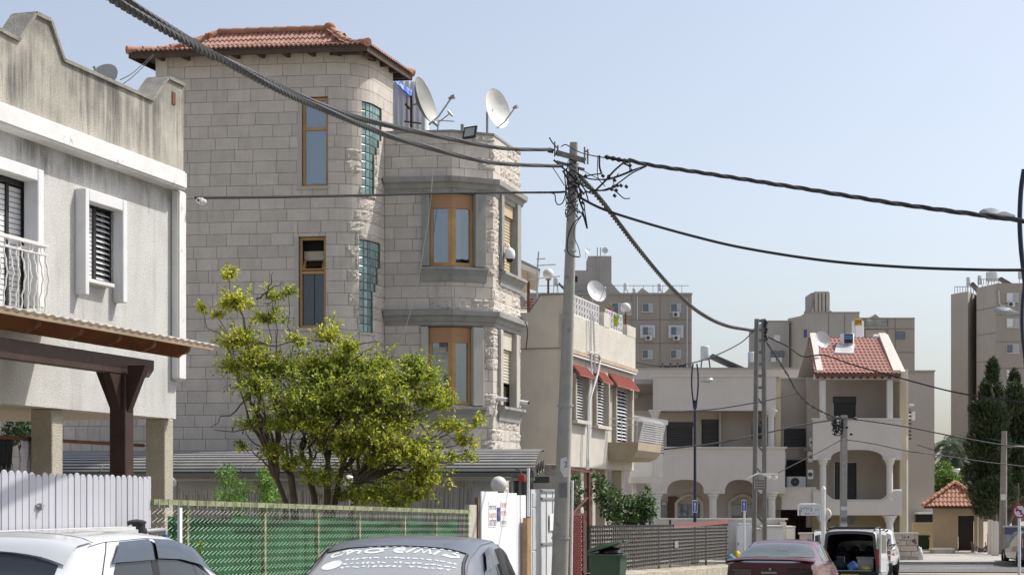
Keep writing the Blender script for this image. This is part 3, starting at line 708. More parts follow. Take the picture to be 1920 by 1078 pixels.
Wg = T.part('side_wing_wall', backing(wing, 0, wing.L, ZBASE, zw, []), M_mortar, flip=False)
mb = MB()
for i, st in enumerate(STONES): stone_mb(mb, *st, i)
T.part('wing_stonework', mb, M_sti, parent=Wg, kind='stuff', flip=False)
# ================================================================ FRONT YARDS
CE = -10.05; CBM = -10.35
yE = sx(411, CE)[0]; zE = sp(411, 651, CE)[1]
PG = Thing('pergola', 'dark brown timber pergola with pale corrugated roof beside the white house', 'pergola', (CBM, sx(228, CBM)[0], gz(18)), True)
slope = .16
mb = MB(); ys = [7 + (yE - 7) * i / 240 for i in range(241)]
mb.grid(lambda y, x: (x, y, zE + .02 + (CE - x) * slope + .012 * math.sin(y / .076 * 2 * math.pi)), ys, [CE, C1 + .02])
ro = PG.part('roof_sheet', mb, mat('fibreglass_sheet', (.66, .63, .56), .6, var=.1, translucent=.45), smooth=3, flip=False)
ro.modifiers.new('solid', 'SOLIDIFY').thickness = .006
PG.part('edge_batten', MB().box(CE - .06, CE - .02, 7, yE - .12, zE - .05, zE - .004), mat('weathered_batten', (.30, .22, .15), .8, var=.2))
yP = sx(228, CBM)[0]; zb1 = sp(228, 668, CBM)[1]; zb0 = sp(228, 702, CBM)[1]
PG.part('beam', MB().prism([(CBM - .06, 7, zb0), (CBM - .06, sx(272, CBM)[0], zb0), (CBM - .06, sx(281, CBM)[0], zb0 + .1), (CBM - .06, sx(281, CBM)[0], zb1), (CBM - .06, 7, zb1)], (.12, 0, 0)), M_wood, bevel=.006)
for yy in (yP, yP - 3.6):
 PG.part('post', MB().box(CBM - .105, CBM + .105, yy - .1, yy + .1, gz(yy) - .1, zb0 - .002), M_wood, bevel=.01)
 for sg in (-1, 1):
  PG.part('brace', MB().prism([(CBM - .05, yy + sg * .101, zb0 - .45), (CBM - .05, yy + sg * .101, zb0 - .003), (CBM - .05, yy + sg * .36, zb0 - .003), (CBM - .05, yy + sg * .30, zb0 - .08)], (.1, 0, 0)), M_wood)
  PG.part('brace', MB().prism([(CBM + sg * .106, yy - .05, zb0 - .45), (CBM + sg * .106, yy - .05, zb0 + .1), (CBM + sg * .34, yy - .05, zb0 + .1), (CBM + sg * .30, yy - .05, zb0 + .0)], (0, .1, 0)), M_wood)
ry = [sx(p, CE - .1)[0] for p in (360, 297, 232, 160, 80, -15, -125)]
M_raft = mat('orange_lit_timber', (.17, .062, .026), .6, var=.3, vs=4)  # timber brown with orange bounce light put into the colour
for y in ry:
 pr = []
 for x, dz in ((C1 + .03, 0), (CE - .12, 0)): pr.append((x, y, zE + (CE - x) * slope - .03))
 x1 = CE - .12; z1 = zE - .03 + .12 * slope
 poly = [pr[0], pr[1], (x1, y, z1 - .07), (x1 - .04, y, z1 - .11), (x1 - .12, y, z1 - .13), (x1 - .16, y, z1 - .165), (C1 + .03, y, pr[0][2] - .165)]
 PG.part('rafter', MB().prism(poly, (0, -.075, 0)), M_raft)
CF = -9.4
M_pick = mat('white_pickets', (.44, .44, .475), .6, var=.06, vs=3, rnd=.05)
yF0, yF1 = sx(-60, CF)[0], sx(284, CF)[0]
FN = Thing('picket_fence', 'white picket fence with rounded tops under the white house', 'fence', (CF, yF1, gz(yF1)), True)
def picket_me(w_, h):
 mb = MB(); a = [(0, -w_ / 2, 0), (0, w_ / 2, 0)]
 for i in range(7):
  t = math.pi * i / 6; a.append((0, math.cos(t) * w_ / 2, h - w_ * .55 + math.sin(t) * w_ * .55))
 return mb.prism(a, (-.02, 0, 0)).mesh('picket', M_pick, bevel=.003)
pk = .117; me = picket_me(pk - .012, 1.9); y = yF0; zt0 = sp(0, 881, CF)[1]; zt1 = sp(284, 893, CF)[1]; y00 = sx(0, CF)[0]
n = 0
while y < yF1:
 zt = zt0 + (zt1 - zt0) * (y - y00) / (yF1 - y00) + R.uniform(-.008, .008)
 px_ = CX + F * S2W(CF, y)[0] / S2W(CF, y)[1]
 FN.piece('picket', me, (CF + R.uniform(-.004, .004), y, zt - 1.9 + (-.02 if 66 < px_ < 80 else 0)), (0, 0, R.uniform(-.02, .02)))
 y += pk; n += 1
FN.part('rail', MB().box(CF - .07, CF - .025, yF0, yF1 - .05, .4, .48).box(CF - .07, CF - .025, yF0, yF1 - .05, 1.2, 1.28), M_pick)
FN.part('end_post', MB().box(CF - .09, CF - .02, yF1 - .05, yF1 + .03, gz(yF1), zt1 + .0), M_pick, bevel=.005)
FN.part('gate_latch', MB().ubox((CF, sx(72, CF)[0]), US, NS, -.06, .06, .003, .03, sp(72, 950, CF)[1], sp(72, 946, CF)[1]).ubox((CF, sx(72, CF)[0]), US, NS, -.015, .015, .003, .05, sp(72, 956, CF)[1], sp(72, 943, CF)[1]), M_steel)
lw = MB().box(CF + .03, CF + .3, yF0, sx(262, CF + .3)[0], gz(17) - .3, sp(100, 992, CF + .3)[1])
FN.part('low_wall', lw, mat('white_rendered_wall', (.50, .50, .49), .8, var=.08, streak=.2), bevel=.03)
cM = CF + .22; pm = lambda px, py: (cM, *sp(px, py, cM))
WM = Thing('water_meter', 'black water meter on a grey pipe at the end of picket fence', 'water meter', (cM, sx(255, cM)[0], gz(17)), True)
WM.part('pipe', MB().tube([pm(224, 1100), pm(226, 1002), pm(232, 998), pm(245, 995)], .026, 8), M_steel, smooth=1)
WM.part('outlet_pipe', MB().tube([pm(268, 996), pm(290, 994), pm(307, 993), pm(309, 998), pm(309, 1100)], .026, 8), M_steel, smooth=1)
c = pm(256, 992)
WM.part('meter_body', MB().lathe([(.0, -.085), (.085, -.08), (.095, -.02), (.095, .06), (.105, .062), (.105, .085), (.07, .1), (.0, .11)], c, 12).cyl((c[0], c[1] - .15, c[2] - .02), (c[0], c[1] + .15, c[2] - .02), .045, n=10), M_black, smooth=.7)
WM.part('valve_handle', MB().tube([pm(236, 996), pm(241, 988), pm(246, 985)], .016, 6), M_steel, smooth=1)
WM.part('clamp', MB().cyl(pm(281, 990), pm(281, 1004), .014, n=6).cyl(pm(272, 990), pm(272, 1000), .02, n=6), M_black)
WM.part('blue_sleeve', MB().cyl(pm(309, 1002), pm(309, 1040), .036, n=10), mat('blue_tape', (.04, .13, .36), .5), smooth=1)
yC0, yC1 = sx(286, CF)[0], sx(880, CF)[0]
zc = lambda y: sp(340, 942, CF)[1] + (sp(880, 959, CF)[1] - sp(340, 942, CF)[1]) * (y - sx(340, CF)[0]) / (yC1 - sx(340, CF)[0])
CL = Thing('chain_link_fence', 'galvanised chain link fence backed with green cloth below the lemon tree', 'fence', (CF, yC0, gz(yC0)), True)
M_rail = mat('mossy_green_rail', (.25, .265, .14), .7, var=.3, vs=4, rust=((.13, .14, .07), 6, .48))
M_wire = mat('galvanised_wire', (.36, .38, .33), .55, metal=.4, var=.1)
CL.part('top_rail', MB().prism([(CF - .02, yC0, zc(yC0) - .03), (CF + .02, yC0, zc(yC0) - .03), (CF + .02, yC0, zc(yC0) + .03), (CF - .02, yC0, zc(yC0) + .03)], (0, yC1 - yC0, zc(yC1) - zc(yC0))), M_rail)
for px in (349, 494, 594, 672, 757, 816, 876):
 y = sx(px, CF - .06)[0]; CL.part('post', MB().box(CF - .085, CF - .03, y - .025, y + .025, gz(y) - .1, zc(y)), M_rail)
y = sx(338, CF + .05)[0]; CL.part('white_post', MB().box(CF + .03, CF + .06, y - .03, y + .03, gz(y) - .1, zc(y) - .06), M_whitemetal)
pitch = .11; mw = MB(); rr_ = .0017; hz = 2.0
y = yC0 - hz * .0; nz = int(hz / .048)
k = 0
while y < yC1:
 pts = []
 for i in range(nz + 1): pts.append((CF + (.004 if i % 2 else -.004), y + (pitch if i % 2 else 0) * 1.02, zc(y) - .035 - i * .048))
 for a, b in zip(pts[:-1], pts[1:]):
  a, b = Vector(a), Vector(b); t = (b - a).normalized(); n1 = Vector((t.y * 0 + 0, -t.z, t.y)) * rr_; n2 = Vector((rr_, 0, 0))
  q = [a + n1, a + n2, a - n1, a - n2]; w2 = [b + n1, b + n2, b - n1, b - n2]
  mw.add(q + w2, [(i, (i + 1) % 4, 4 + (i + 1) % 4, 4 + i) for i in range(4)])
 y += pitch; k += 1
CL.part('wire_mesh', mw, M_wire, kind='stuff', flip=False)
ty = MB()
for y in [yC0 + .1 + .23 * i for i in range(int((yC1 - yC0) / .23))]:
 ty.box(CF - .026, CF + .026, y, y + .012, zc(y) - .06, zc(y) + .034)
CL.part('wire_ties', ty, M_wire, kind='stuff')
M_green = mat('green_windbreak_cloth', (.014, .105, .036), .85, var=.3, vs=1.6, bump=.5, bs=6, bd=.03, translucent=.25, streak=.5, scol=(.006, .05, .025), sscale=5)
cA = CF - .16
yg0 = sx(316, cA)[0]
clo = MB().grid(lambda y, v: (cA + .03 * math.sin(y * 3.1) + .015 * math.sin(y * 9 + v * 3), y, (zc(y) - .16 + .02 * math.sin(y * 2.3)) * (1 - v) + (gz(y) - .1) * v),
    [yg0 + (yC1 - .05 - yg0) * i / 90 for i in range(91)], [i / 8 for i in range(9)])
CL.part('green_cloth', clo, M_green, smooth=3, flip=False)
nu_ = Vector((math.cos(h0), math.sin(h0))); nn_ = Vector((nu_.y, -nu_.x))
O_c = Vector((AS[0], AS[1])) + nn_ * .1
def cu(px, off):
 o = O_c + nn_ * off; k = (px - CX) / F; return (k * o.y - o.x) / (nu_.x - k * nu_.y)
def cpnt(u, off, z): q = O_c + nu_ * u + nn_ * off; return (q.x, q.y, z)
def cz(px, py, off): u = cu(px, off); return H + (HY - py) * (O_c + nu_ * u + nn_ * off).y / F
KN = Thing('canopy', 'long curved grey slatted canopy in front of the stone house', 'canopy', (*(O_c + nn_ * 2.4), gz(37)))
zk1, zk0 = cz(700, 843, 0.3), cz(700, 886, 2.5)
u0, u1 = cu(60, 2.0), cu(1012, 1.5)
M_kan = mat('dark_grey_slats', (.25, .245, .235), .55, var=.15, vs=2, rust=((.3, .29, .27), 3, .62))
NS_ = 12
for i in range(NS_):
 t0, t1 = i / NS_, (i + .5) / NS_
 P = lambda t: (.25 + 2.3 * math.sin(t * math.pi / 2 * .98), zk0 + (zk1 - zk0) * math.cos(t * math.pi / 2))
 (a, za), (b, zb_) = P(t0), P(t1)
 KN.part('slat', MB().prism([cpnt(u0, a, za + .004), cpnt(u0, b, zb_ + .002), cpnt(u0, b, zb_ - .012), cpnt(u0, a, za - .012)], (nu_.x * (u1 - u0), nu_.y * (u1 - u0), 0)), M_kan)
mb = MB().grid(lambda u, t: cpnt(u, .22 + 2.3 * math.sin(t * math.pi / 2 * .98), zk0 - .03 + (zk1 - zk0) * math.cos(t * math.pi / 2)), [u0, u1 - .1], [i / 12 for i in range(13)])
KN.part('gap_shade_sheet', mb, mat('painted_gap_shade', (.03, .03, .03), .9), flip=False, smooth=3)  # dark sheet added below the slats so their gaps read as shade
ug = u0 + .2
while ug < u1 + .05:
 pts = [cpnt(ug, .25 + 2.3 * math.sin(t / 12 * math.pi / 2) - .0, zk0 - .035 + (zk1 - zk0) * math.cos(t / 12 * math.pi / 2)) for t in range(13)]
 KN.part('arched_rib', MB().tube(pts, .022, 5), M_black); ug += (u1 - u0 - .25) / 7
for k in range(3):
 c0 = cpnt(u1 - .02, .7 + k * .55, zk0 + .16 - k * .05)
 KN.part('scroll', MB().tube([(c0[0] + nn_.x * (.2 - q * .011) * math.cos(q * .6), c0[1] + nn_.y * (.2 - q * .011) * math.cos(q * .6), c0[2] + (.2 - q * .011) * math.sin(q * .6)) for q in range(15)], .012, 5), M_black)
KN.part('gutter', MB().prism([cpnt(u0, 2.52, zk0 - .1), cpnt(u0, 2.64, zk0 - .1), cpnt(u0, 2.64, zk0 + .0), cpnt(u0, 2.62, zk0 - .0), cpnt(u0, 2.62, zk0 - .08), cpnt(u0, 2.52, zk0 - .08)], (nu_.x * (u1 - u0), nu_.y * (u1 - u0), 0)), mat('gutter_olive', (.13, .13, .11), .6, var=.1))
KN.part('fringe', MB().prism([cpnt(u0, 2.50, zk0 - .17), cpnt(u0, 2.54, zk0 - .17), cpnt(u0, 2.54, zk0 - .11), cpnt(u0, 2.50, zk0 - .11)], (nu_.x * (u1 - u0), nu_.y * (u1 - u0), 0)), mat('gutter_board', (.40, .39, .35), .7))
for px in (100, 330, 520, 700, 880, 958):
 KN.part('post', MB().cyl(cpnt(cu(px, 2.45), 2.45, gz(37) - .1), cpnt(cu(px, 2.45), 2.45, zk0 - .18), .045, n=10), M_grey, smooth=1)
M_shed = mat('pale_grey_panel', (.55, .56, .56), .6, var=.06, vs=2)
KN.part('back_panel', MB().prism([cpnt(u0, 1.9, gz(37) - .1), cpnt(u0, 1.95, gz(37) - .1), cpnt(u0, 1.95, zk0 - .1), cpnt(u0, 1.9, zk0 - .1)], (nu_.x * (cu(945, 1.9) - u0), nu_.y * (cu(945, 1.9) - u0), 0)), M_shed)
M_reed = mat('dry_reed', (.20, .165, .125), .9, rnd=.35, var=.15, island=True)
RS = Thing('reed_screen', 'weathered grey reed screen standing behind the lemon tree', 'screen', (*(O_c + nn_ * 3.0), gz(36)))
mb = MB(); u = cu(300, 3.0)
while u < cu(878, 3.0):
 pxu = CX + F * (O_c + nu_ * u + nn_ * 3).x / (O_c + nu_ * u + nn_ * 3).y
 top = cz(pxu, 919 if pxu < 790 else 919 - (pxu - 790) * .17, 3.0) + R.uniform(-.1, .07)
 a = cpnt(u, 3.0 + R.uniform(-.02, .02), gz(37) - .1); b = cpnt(u + R.uniform(-.03, .04) + (.12 if pxu > 780 else 0), 3.0 + R.uniform(-.02, .02), top)
 mb.cyl(a, b, .008, .006, 4); u += .0165
RS.part('reeds', mb, M_reed, kind='stuff')
for f_ in (.25, .6, .9):
 RS.part('binding_wire', MB().cyl(cpnt(cu(300, 3.03), 3.03, gz(37) + f_ * 1.9), cpnt(cu(870, 3.03), 3.03, gz(37) + f_ * 1.9), .006, n=4), M_rust)
def globe(px, py, dpx, Y, label, post=M_grey, zfoot=None):
 r = dpx / 2 * Y / F; c = wp(px, py, Y); zf = zfoot if zfoot is not None else gz(Y) - .05
 G = Thing('globe_lamp', label, 'lamp', (c.x, c.y, zf), group='globe lamps')
 G.part('globe', MB().sphere(c, r, 20, 14), M_globe, smooth=3)
 G.part('collar', MB().lathe([(.0, -r * 1.08), (r * .5, -r * 1.08), (r * .55, -r * .93), (r * .42, -r * .86), (0, -r * .86)], c, 14), M_grey, smooth=.7)
 G.part('post', MB().cyl((c.x, c.y, zf), (c.x, c.y, c.z - r * .95), r * .2, n=10), post, smooth=1)
globe(935, 908, 31, 33.5, 'white globe lamp behind the white gate panel beside the canopy')
globe(321, 905, 20, 30, 'half hidden white globe lamp beside the white house column')
globe(654, 902, 24, 34.5, 'white globe lamp showing through the lemon tree branches')
# ================================================================ LEMON TREE AND SHRUBS
def leafmat(nm, c1, c2, tl=.35):
 return mat(nm, c1, .5, var=.0, rnd=.3, island=True, ptint=c2, translucent=tl, spec=.5)
def add_leaf(mb, p, d, up, l, wd):
 d = d.normalized(); s = d.cross(up)
 if s.length < 1e-3: s = d.orthogonal()
 s.normalize(); n = s.cross(d)
 a = p; m1 = p + d * (l * .45) + s * (wd / 2) + n * (wd * .18); m2 = p + d * (l * .45) - s * (wd / 2) + n * (wd * .18); e = p + d * l - n * (l * .12); mid = p + d * (l * .5)
 mb.add([a, m1, e, m2, mid], [(0, 1, 4), (1, 2, 4), (2, 3, 4), (3, 0, 4)])
def rv(rr): return Vector((rr.gauss(0, 1), rr.gauss(0, 1), rr.gauss(0, 1))).normalized()
def limb(mb, a, b, r0, r1, rr, wob=.08, n=6):
 a, b = Vector(a), Vector(b); pts = []; rad = []
 for i in range(n + 1):
  t = i / n; p = a.lerp(b, t)
  if 0 < i < n: p += rv(rr) * wob * (b - a).length * .5
  pts.append(p); rad.append(r0 + (r1 - r0) * t)
 mb.tube(pts, rad, 7 if r0 > .03 else 5); return pts
rr = random.Random(21)
YT = 30.0
LT = Thing('lemon_tree', 'spreading lemon tree with yellow green leaves behind the chain link fence', 'tree', (*wp(590, 930, YT).to_2d(), gz(29)))
M_bark = mat('grey_brown_bark', (.115, .09, .07), .95, var=.3, vs=6, bump=.6, bs=30)
foot = Vector((wp(590, 930, YT).x, YT, gz(29) - .05))
br = MB()
heads = []
for (px, py, dY, r0) in ((545, 890, -.3, .085), (575, 880, .3, .075), (520, 900, .2, .06), (615, 870, -.2, .08), (640, 880, .3, .07), (665, 905, -.4, .06)):
 pts = limb(br, foot + Vector((rr.uniform(-.25, .25), rr.uniform(-.2, .2), 0)), wp(px, py, YT + dY), r0 * .95, r0 * .75, rr, .06); heads.append((pts[-1], r0))
CLU = [(640, 770, 88, 0, 2.0, .35), (560, 760, 72, -.5, 1.5, .35), (700, 740, 70, -.4, 1.6, .4), (600, 725, 55, .3, 1.2, .3), (740, 790, 70, .3, 1.4, .5), (520, 700, 52, .2, 1., .35), (655, 710, 55, .5, 1.2, .3),
       (690, 820, 70, -.6, 1.5, .6), (610, 830, 60, .5, .8, .4), (760, 850, 55, -.2, 1.1, .75), (790, 900, 42, -.3, .8, .85), (775, 930, 34, -.3, .5, .85), (700, 890, 45, .5, .6, .3), (640, 930, 40, .3, .35, .2), (720, 925, 40, .3, .5, .2),
       (480, 730, 40, -.3, .7, .35), (450, 640, 38, 0, .75, .9), (440, 570, 32, .1, .6, 1.), (430, 515, 16, .1, .22, 1.), (380, 578, 14, .1, .12, 1.), (405, 590, 12, .1, .08, 1.), (500, 600, 34, .2, .32, .5), (512, 555, 22, .2, .2, .5), (540, 545, 14, .2, .1, .5), (475, 680, 44, 0, .8, .7),
       (555, 640, 18, 0, .16, .9), (620, 630, 30, -.2, .4, .9), (655, 655, 28, -.2, .35, .8), (645, 680, 30, 0, .4, .5), (790, 705, 40, 0, .8, .35), (800, 750, 42, .2, .8, .5), (780, 680, 20, 0, .25, .3), (440, 690, 30, .2, .4, .5),
       (840, 800, 34, 0, .45, .8), (870, 830, 26, 0, .25, .8), (895, 792, 16, 0, .14, .7), (880, 860, 16, .1, .1, .6), (850, 860, 18, .1, .14, .7), (480, 800, 36, .3, .35, .3), (455, 835, 16, .2, .08, .2), (515, 850, 32, -.2, .3, .6), (530, 800, 40, -.3, .6, .4), (700, 690, 34, .2, .6, .3), (830, 760, 26, 0, .3, .5), (575, 800, 46, -.5, .8, .5), (655, 845, 44, -.5, .7, .55), (725, 860, 48, -.5, .9, .7), (590, 690, 46, 0, .9, .4), (745, 720, 46, .2, 1., .35), (600, 900, 40, -.6, .45, .4), (680, 935, 40, -.6, .5, .4), (740, 945, 36, -.6, .5, .6), (540, 870, 36, -.6, .4, .5), (800, 870, 40, -.4, .6, .8)]
lv = MB(); lvy = MB()
for (px, py, rp, dY, wt, ysh) in CLU:
 wt *= 1.5 if wt > 1 else 1.15
 c = wp(px, py, YT + dY * 1.3); rad = rp * YT / F * (1.22 if wt > .45 else 1.1)
 h, r0 = min(heads, key=lambda q: (q[0] - c).length + abs(q[0].x - c.x) * .6)
 mid = h.lerp(c, .55) + Vector((rr.uniform(-.12, .12), rr.uniform(-.1, .1), rr.uniform(.0, .15)))
 limb(br, h, mid, min(r0 * .6, .035), .014, rr, .12, 5); limb(br, mid, c, .014, .006, rr, .15, 5)
 nt_ = max(6, int(62 * wt))
 for _ in range(nt_):
  d = rv(rr); d.z = abs(d.z) * .75 - .15; d.normalize()
  st_ = c + rv(rr) * rad * .25; e = c + Vector((d.x * rad, d.y * rad * 1.15, d.z * rad)) * (rr.random() ** .55) * 1.12 + Vector((0, 0, rr.uniform(-.05, .05)))
  pts = limb(br, st_, e, .006, .0025, rr, .2, 3)
  for p in pts[1:]:
   for _k in range(rr.choice((5, 6, 7, 8))):
    dd = ((e - st_).normalized() * .6 + rv(rr)).normalized(); dd.z -= .12
    add_leaf(lvy if rr.random() < ysh * .85 else lv, p + rv(rr) * .05, dd, Vector((0, 0, 1)) + rv(rr) * .5, rr.uniform(.045, .105), rr.uniform(.028, .052))
for (a, b) in (((470, 745), (395, 800)), ((520, 800), (400, 805)), ((600, 640), (720, 645)), ((470, 650), (600, 640)), ((500, 560), (512, 510)), ((640, 690), (700, 650)), ((700, 770), (860, 830)), ((720, 800), (725, 950)), ((480, 560), (530, 530)), ((560, 720), (480, 690)), ((500, 850), (450, 800))):
 limb(br, wp(*a, YT - .3), wp(*b, YT - .3), .02, .005, rr, .12, 7)
for _ in range(150):
 p = wp(rr.uniform(500, 690), rr.uniform(780, 860), YT + rr.uniform(-.3, .6)); limb(br, p, p + rv(rr) * rr.uniform(.2, .5), .006, .003, rr, .25, 3)
LT.part('branches', br, M_bark, smooth=1)
M_lf = leafmat('lemon_leaf', (.15, .24, .025), (.31, .385, .045)); M_lfy = leafmat('young_lemon_leaf', (.42, .46, .04), (.62, .595, .065), .42)
LT.part('crown', lv, M_lf, kind='stuff', flip=False); LT.part('young_leaves', lvy, M_lfy, kind='stuff', flip=False)
for (px, py) in ((862, 795), (520, 757)):
 LT.part('lemon', MB().lathe([(.0, -.045), (.012, -.035), (.03, -.012), (.03, .012), (.012, .035), (0, .045)], wp(px, py, YT - .8), 8), mat('green_lemon', (.10, .15, .03), .5), smooth=3)
def shrub(name, label, clusters, Y, n, lsz, c1, c2, foot_px, seed, tl=.3, cat='shrub', zf=None, stems=True, wide=.5):
 rr = random.Random(seed); f = wp(foot_px, 930, Y); fz = gz(Y) - .05 if zf is None else zf
 S_ = Thing(name, label, cat, (f.x, f.y, fz)); st, lf = MB(), MB()
 for (px, py, rp, wt) in clusters:
  c = wp(px, py, Y + rr.uniform(-.3, .3)); rad = rp * Y / F
  limb(st, (f.x + rr.uniform(-.1, .1), f.y, fz), c, .018, .006, rr, .1, 5)
  for _ in range(int(n * wt)):
   p = c + rv(rr) * rad * (rr.random() ** .45); d = ((p - c).normalized() + rv(rr) * .8).normalized()
   add_leaf(lf, p, d, Vector((0, 0, 1)) + rv(rr) * .4, lsz * rr.uniform(.7, 1.3), lsz * wide * rr.uniform(.8, 1.2))
 S_.part('stems', st, M_bark); S_.part('leaves', lf, leafmat(name + '_leaf_' + str(seed), c1, c2, tl), kind='stuff', flip=False); return S_
shrub('shrub', 'small bright green shrub before the reed screen, left of the two', [(425, 890, 20, 1), (430, 925, 26, 1.2), (455, 915, 18, .7), (415, 935, 18, .6), (450, 945, 20, .7)], 33, 260, .07, (.07, .20, .02), (.20, .36, .05), 430, 31)
shrub('shrub', 'small bright green shrub before the reed screen, nearest to the lemon trunk', [(497, 895, 18, 1), (500, 925, 20, 1), (515, 940, 20, 1), (492, 950, 16, .6), (505, 910, 16, .8)], 33, 260, .07, (.07, .20, .02), (.22, .36, .05), 500, 32)
shrub('ground_plant', 'yellow green plant behind the white fence post at car roof', [(325, 1010, 14, 1), (322, 1030, 16, 1), (332, 1022, 12, .6), (360, 1030, 12, .4), (375, 1022, 8, .3)], 20.2, 150, .045, (.16, .28, .02), (.38, .46, .05), 325, 33)
shrub('shaded_plant', 'dark green plant in the shade under the white house', [(30, 800, 22, 1), (55, 805, 20, 1), (15, 815, 16, .7), (45, 818, 20, .8)], 29, 200, .1, (.015, .04, .012), (.05, .09, .03), 35, 35)
# ================================================================ GATES, BIN AND FENCES BY THE POLE
def q3(px, py, c): y, z = sp(px, py, c); return (c, y, z)
PX = Thing('board_gate_panel', 'white painted board panel with two small notices beside the utility pole', 'panel', (CF, sx(903, CF)[0], gz(29)), True)
M_wb = mat('white_board', (.74, .75, .76), .6, var=.04, vs=3, rust=((.5, .5, .5), 9, .68))
for a, b, p in ((903, 933.5, 921), (934, 969, 924), (969.6, 986, 928)):
 ya, yb = sx(a, CF)[0], sx(b, CF)[0]
 PX.part('board', MB().box(CF - .03, CF, ya, yb, gz(29) - .1, sp(a, p, CF)[1]), M_wb, bevel=.004)
def notice(a, b, t, bt, rows, name):
 ya, yb = sx(a, CF)[0], sx(b, CF)[0]; z1, z0 = sp(a, t, CF)[1], sp(a, bt, CF)[1]
 N_ = PX.part('notice', MB().box(CF + .002, CF + .008, ya, yb, z0, z1), mat('notice_paper', (.68, .68, .69), .6, var=.03), label=name)
 for txt, fr, sz, red in rows:
  me = text_mesh(txt, sz, .0008); me.materials.append(mat('red_print', (.45, .08, .10), .7) if red else mat('black_print', (.06, .06, .07), .7))
  o = link('lettering', me, N_, Vector((CF + .0095, (ya + yb) / 2, z0 + (z1 - z0) * fr)) - PX.base, (math.pi / 2, 0, math.pi / 2))
  bb = max(v.co.x for v in me.vertices) - min(v.co.x for v in me.vertices); o.scale = ((yb - ya) * .86 / bb, 1, 1)
notice(916, 930.5, 940, 988, [('זהירות', .76, .13, 0), ('במקום', .46, .12, 1), ('מצלמה', .17, .17, 0)], 'paper notice with black and red lettering')
notice(938, 949, 938, 986, [('שטח', .82, .13, 1), ('פרטי', .5, .13, 1), ('כניסה', .14, .1, 0)], 'paper notice with red lettering')
ya, yb = sx(931.5, CF)[0], sx(937.3, CF)[0]
K = PX.part('door_number_sign', MB().box(CF + .002, CF + .012, ya, yb, sp(932, 976, CF)[1], sp(932, 951, CF)[1]), mat('navy_enamel', (.05, .06, .14), .4))
me = text_mesh('1', .12); me.materials.append(M_white)
link('lettering', me, K, Vector((CF + .0135, (ya + yb) / 2, sp(934, 963, CF)[1])) - PX.base, (math.pi / 2, 0, math.pi / 2))
PX.part('side_post', MB().box(CF - .14, CF - .06, sx(880, CF - .06)[0], sx(895, CF - .06)[0], gz(29) - .1, sp(890, 946, CF)[1]), mat('cream_post', (.42, .40, .34), .8, var=.1))
PX.part('brown_frame', MB().box(CF - .1, CF - .031, sx(897, CF - .03)[0], sx(902.5, CF - .03)[0], gz(29) - .1, sp(900, 932, CF)[1]), mat('brown_steel', (.14, .10, .07), .7))
cT = CF + .12
TP = Thing('timber_post', 'rough tan timber post with white pipe beside the white boards', 'post', (cT, sx(990, cT)[0], gz(30)), True)
TP.part('timber', MB().box(cT - .06, cT + .03, sx(986, cT)[0], sx(993.5, cT)[0], gz(30) - .1, sp(990, 970, cT)[1]), mat('raw_timber', (.30, .20, .11), .9, var=.25, vs=6, bump=.5, bs=40))
TP.part('white_pipe', MB().cyl(q3(990.5, 968, cT + .01), q3(990.5, 877, cT + .01), .028, n=8), M_whitemetal, smooth=1)
cG = CF - .25
GT = Thing('metal_gate', 'white sheet metal gate with grey bands partly behind the utility pole', 'gate', (cG, sx(1000, cG)[0], gz(31)), True)
M_gate = mat('white_sheet_metal', (.55, .57, .58), .5, var=.06, rust=((.3, .27, .24), 5, .68))
GT.part('leaf', MB().box(cG - .03, cG, sx(996, cG)[0], sx(1012, cG)[0], gz(31) - .05, sp(1000, 917, cG)[1]), M_gate)
for a, b in ((924, 950), (953, 1030), (1033, 1078)):
 GT.part('panel', MB().box(cG, cG + .012, sx(998, cG)[0], sx(1010, cG)[0], sp(1003, b, cG)[1], sp(1003, a, cG)[1]), mat('pale_gate_panel', (.48, .49, .48), .5, var=.05), bevel=.004)
GT.part('leaf', MB().box(cG - .03, cG, sx(1013, cG)[0], sx(1064, cG)[0], gz(31) - .05, sp(1030, 917, cG)[1]), M_gate)
for px in (1024, 1036, 1048):
 GT.part('seam', MB().box(cG, cG + .014, sx(px, cG)[0] - .02, sx(px, cG)[0] + .02, gz(31) - .05, sp(px, 919, cG)[1]), mat('grey_seam', (.30, .31, .31), .5))
for py in (918, 932, 1016):
 GT.part('band', MB().box(cG + .015, cG + .03, sx(1013, cG)[0], sx(1064, cG)[0], sp(1030, py + 4, cG)[1], sp(1030, py, cG)[1]), mat('grey_band', (.22, .24, .26), .5))
GT.part('notice', MB().box(cG + .031, cG + .035, sx(1028, cG)[0], sx(1036, cG)[0], sp(1030, 994, cG)[1], sp(1030, 962, cG)[1]), mat('notice_paper', (.68, .68, .69), .6))
c = wp(1033, 880, 37.2)
single('meter_box', MB().box(c.x - .13, c.x + .13, c.y - .1, c.y + .1, c.z - .12, c.z + .12), mat('rusty_box', (.35, .31, .27), .8, rust=((.2, .1, .06), 8, .5)), 'rusty cream junction box at the end of the grey canopy', 'box', (c.x, c.y, c.z), bevel=.015)
c = wp(979, 896, 35.2)
RL = Thing('red_lantern', 'small red lantern hanging under the end of the grey canopy', 'lantern', (c.x, c.y, c.z - .08))
RL.part('shade', MB().lathe([(0, -.08), (.07, -.075), (.085, .0), (.075, .07), (.0, .08)], c, 10), mat('red_plastic', (.35, .06, .03), .4, var=.2, vs=20), smooth=.7)
RL.part('bracket', MB().tube([c + Vector((0, 0, .08)), c + Vector((-.05, .1, .16)), c + Vector((-.15, .3, .2))], .012, 5), M_black)
c = wp(1000, 950, 37.8)
DG = Thing('glazed_porch', 'dark glazed porch under the end of the grey canopy', 'porch', (c.x, c.y, gz(37)))
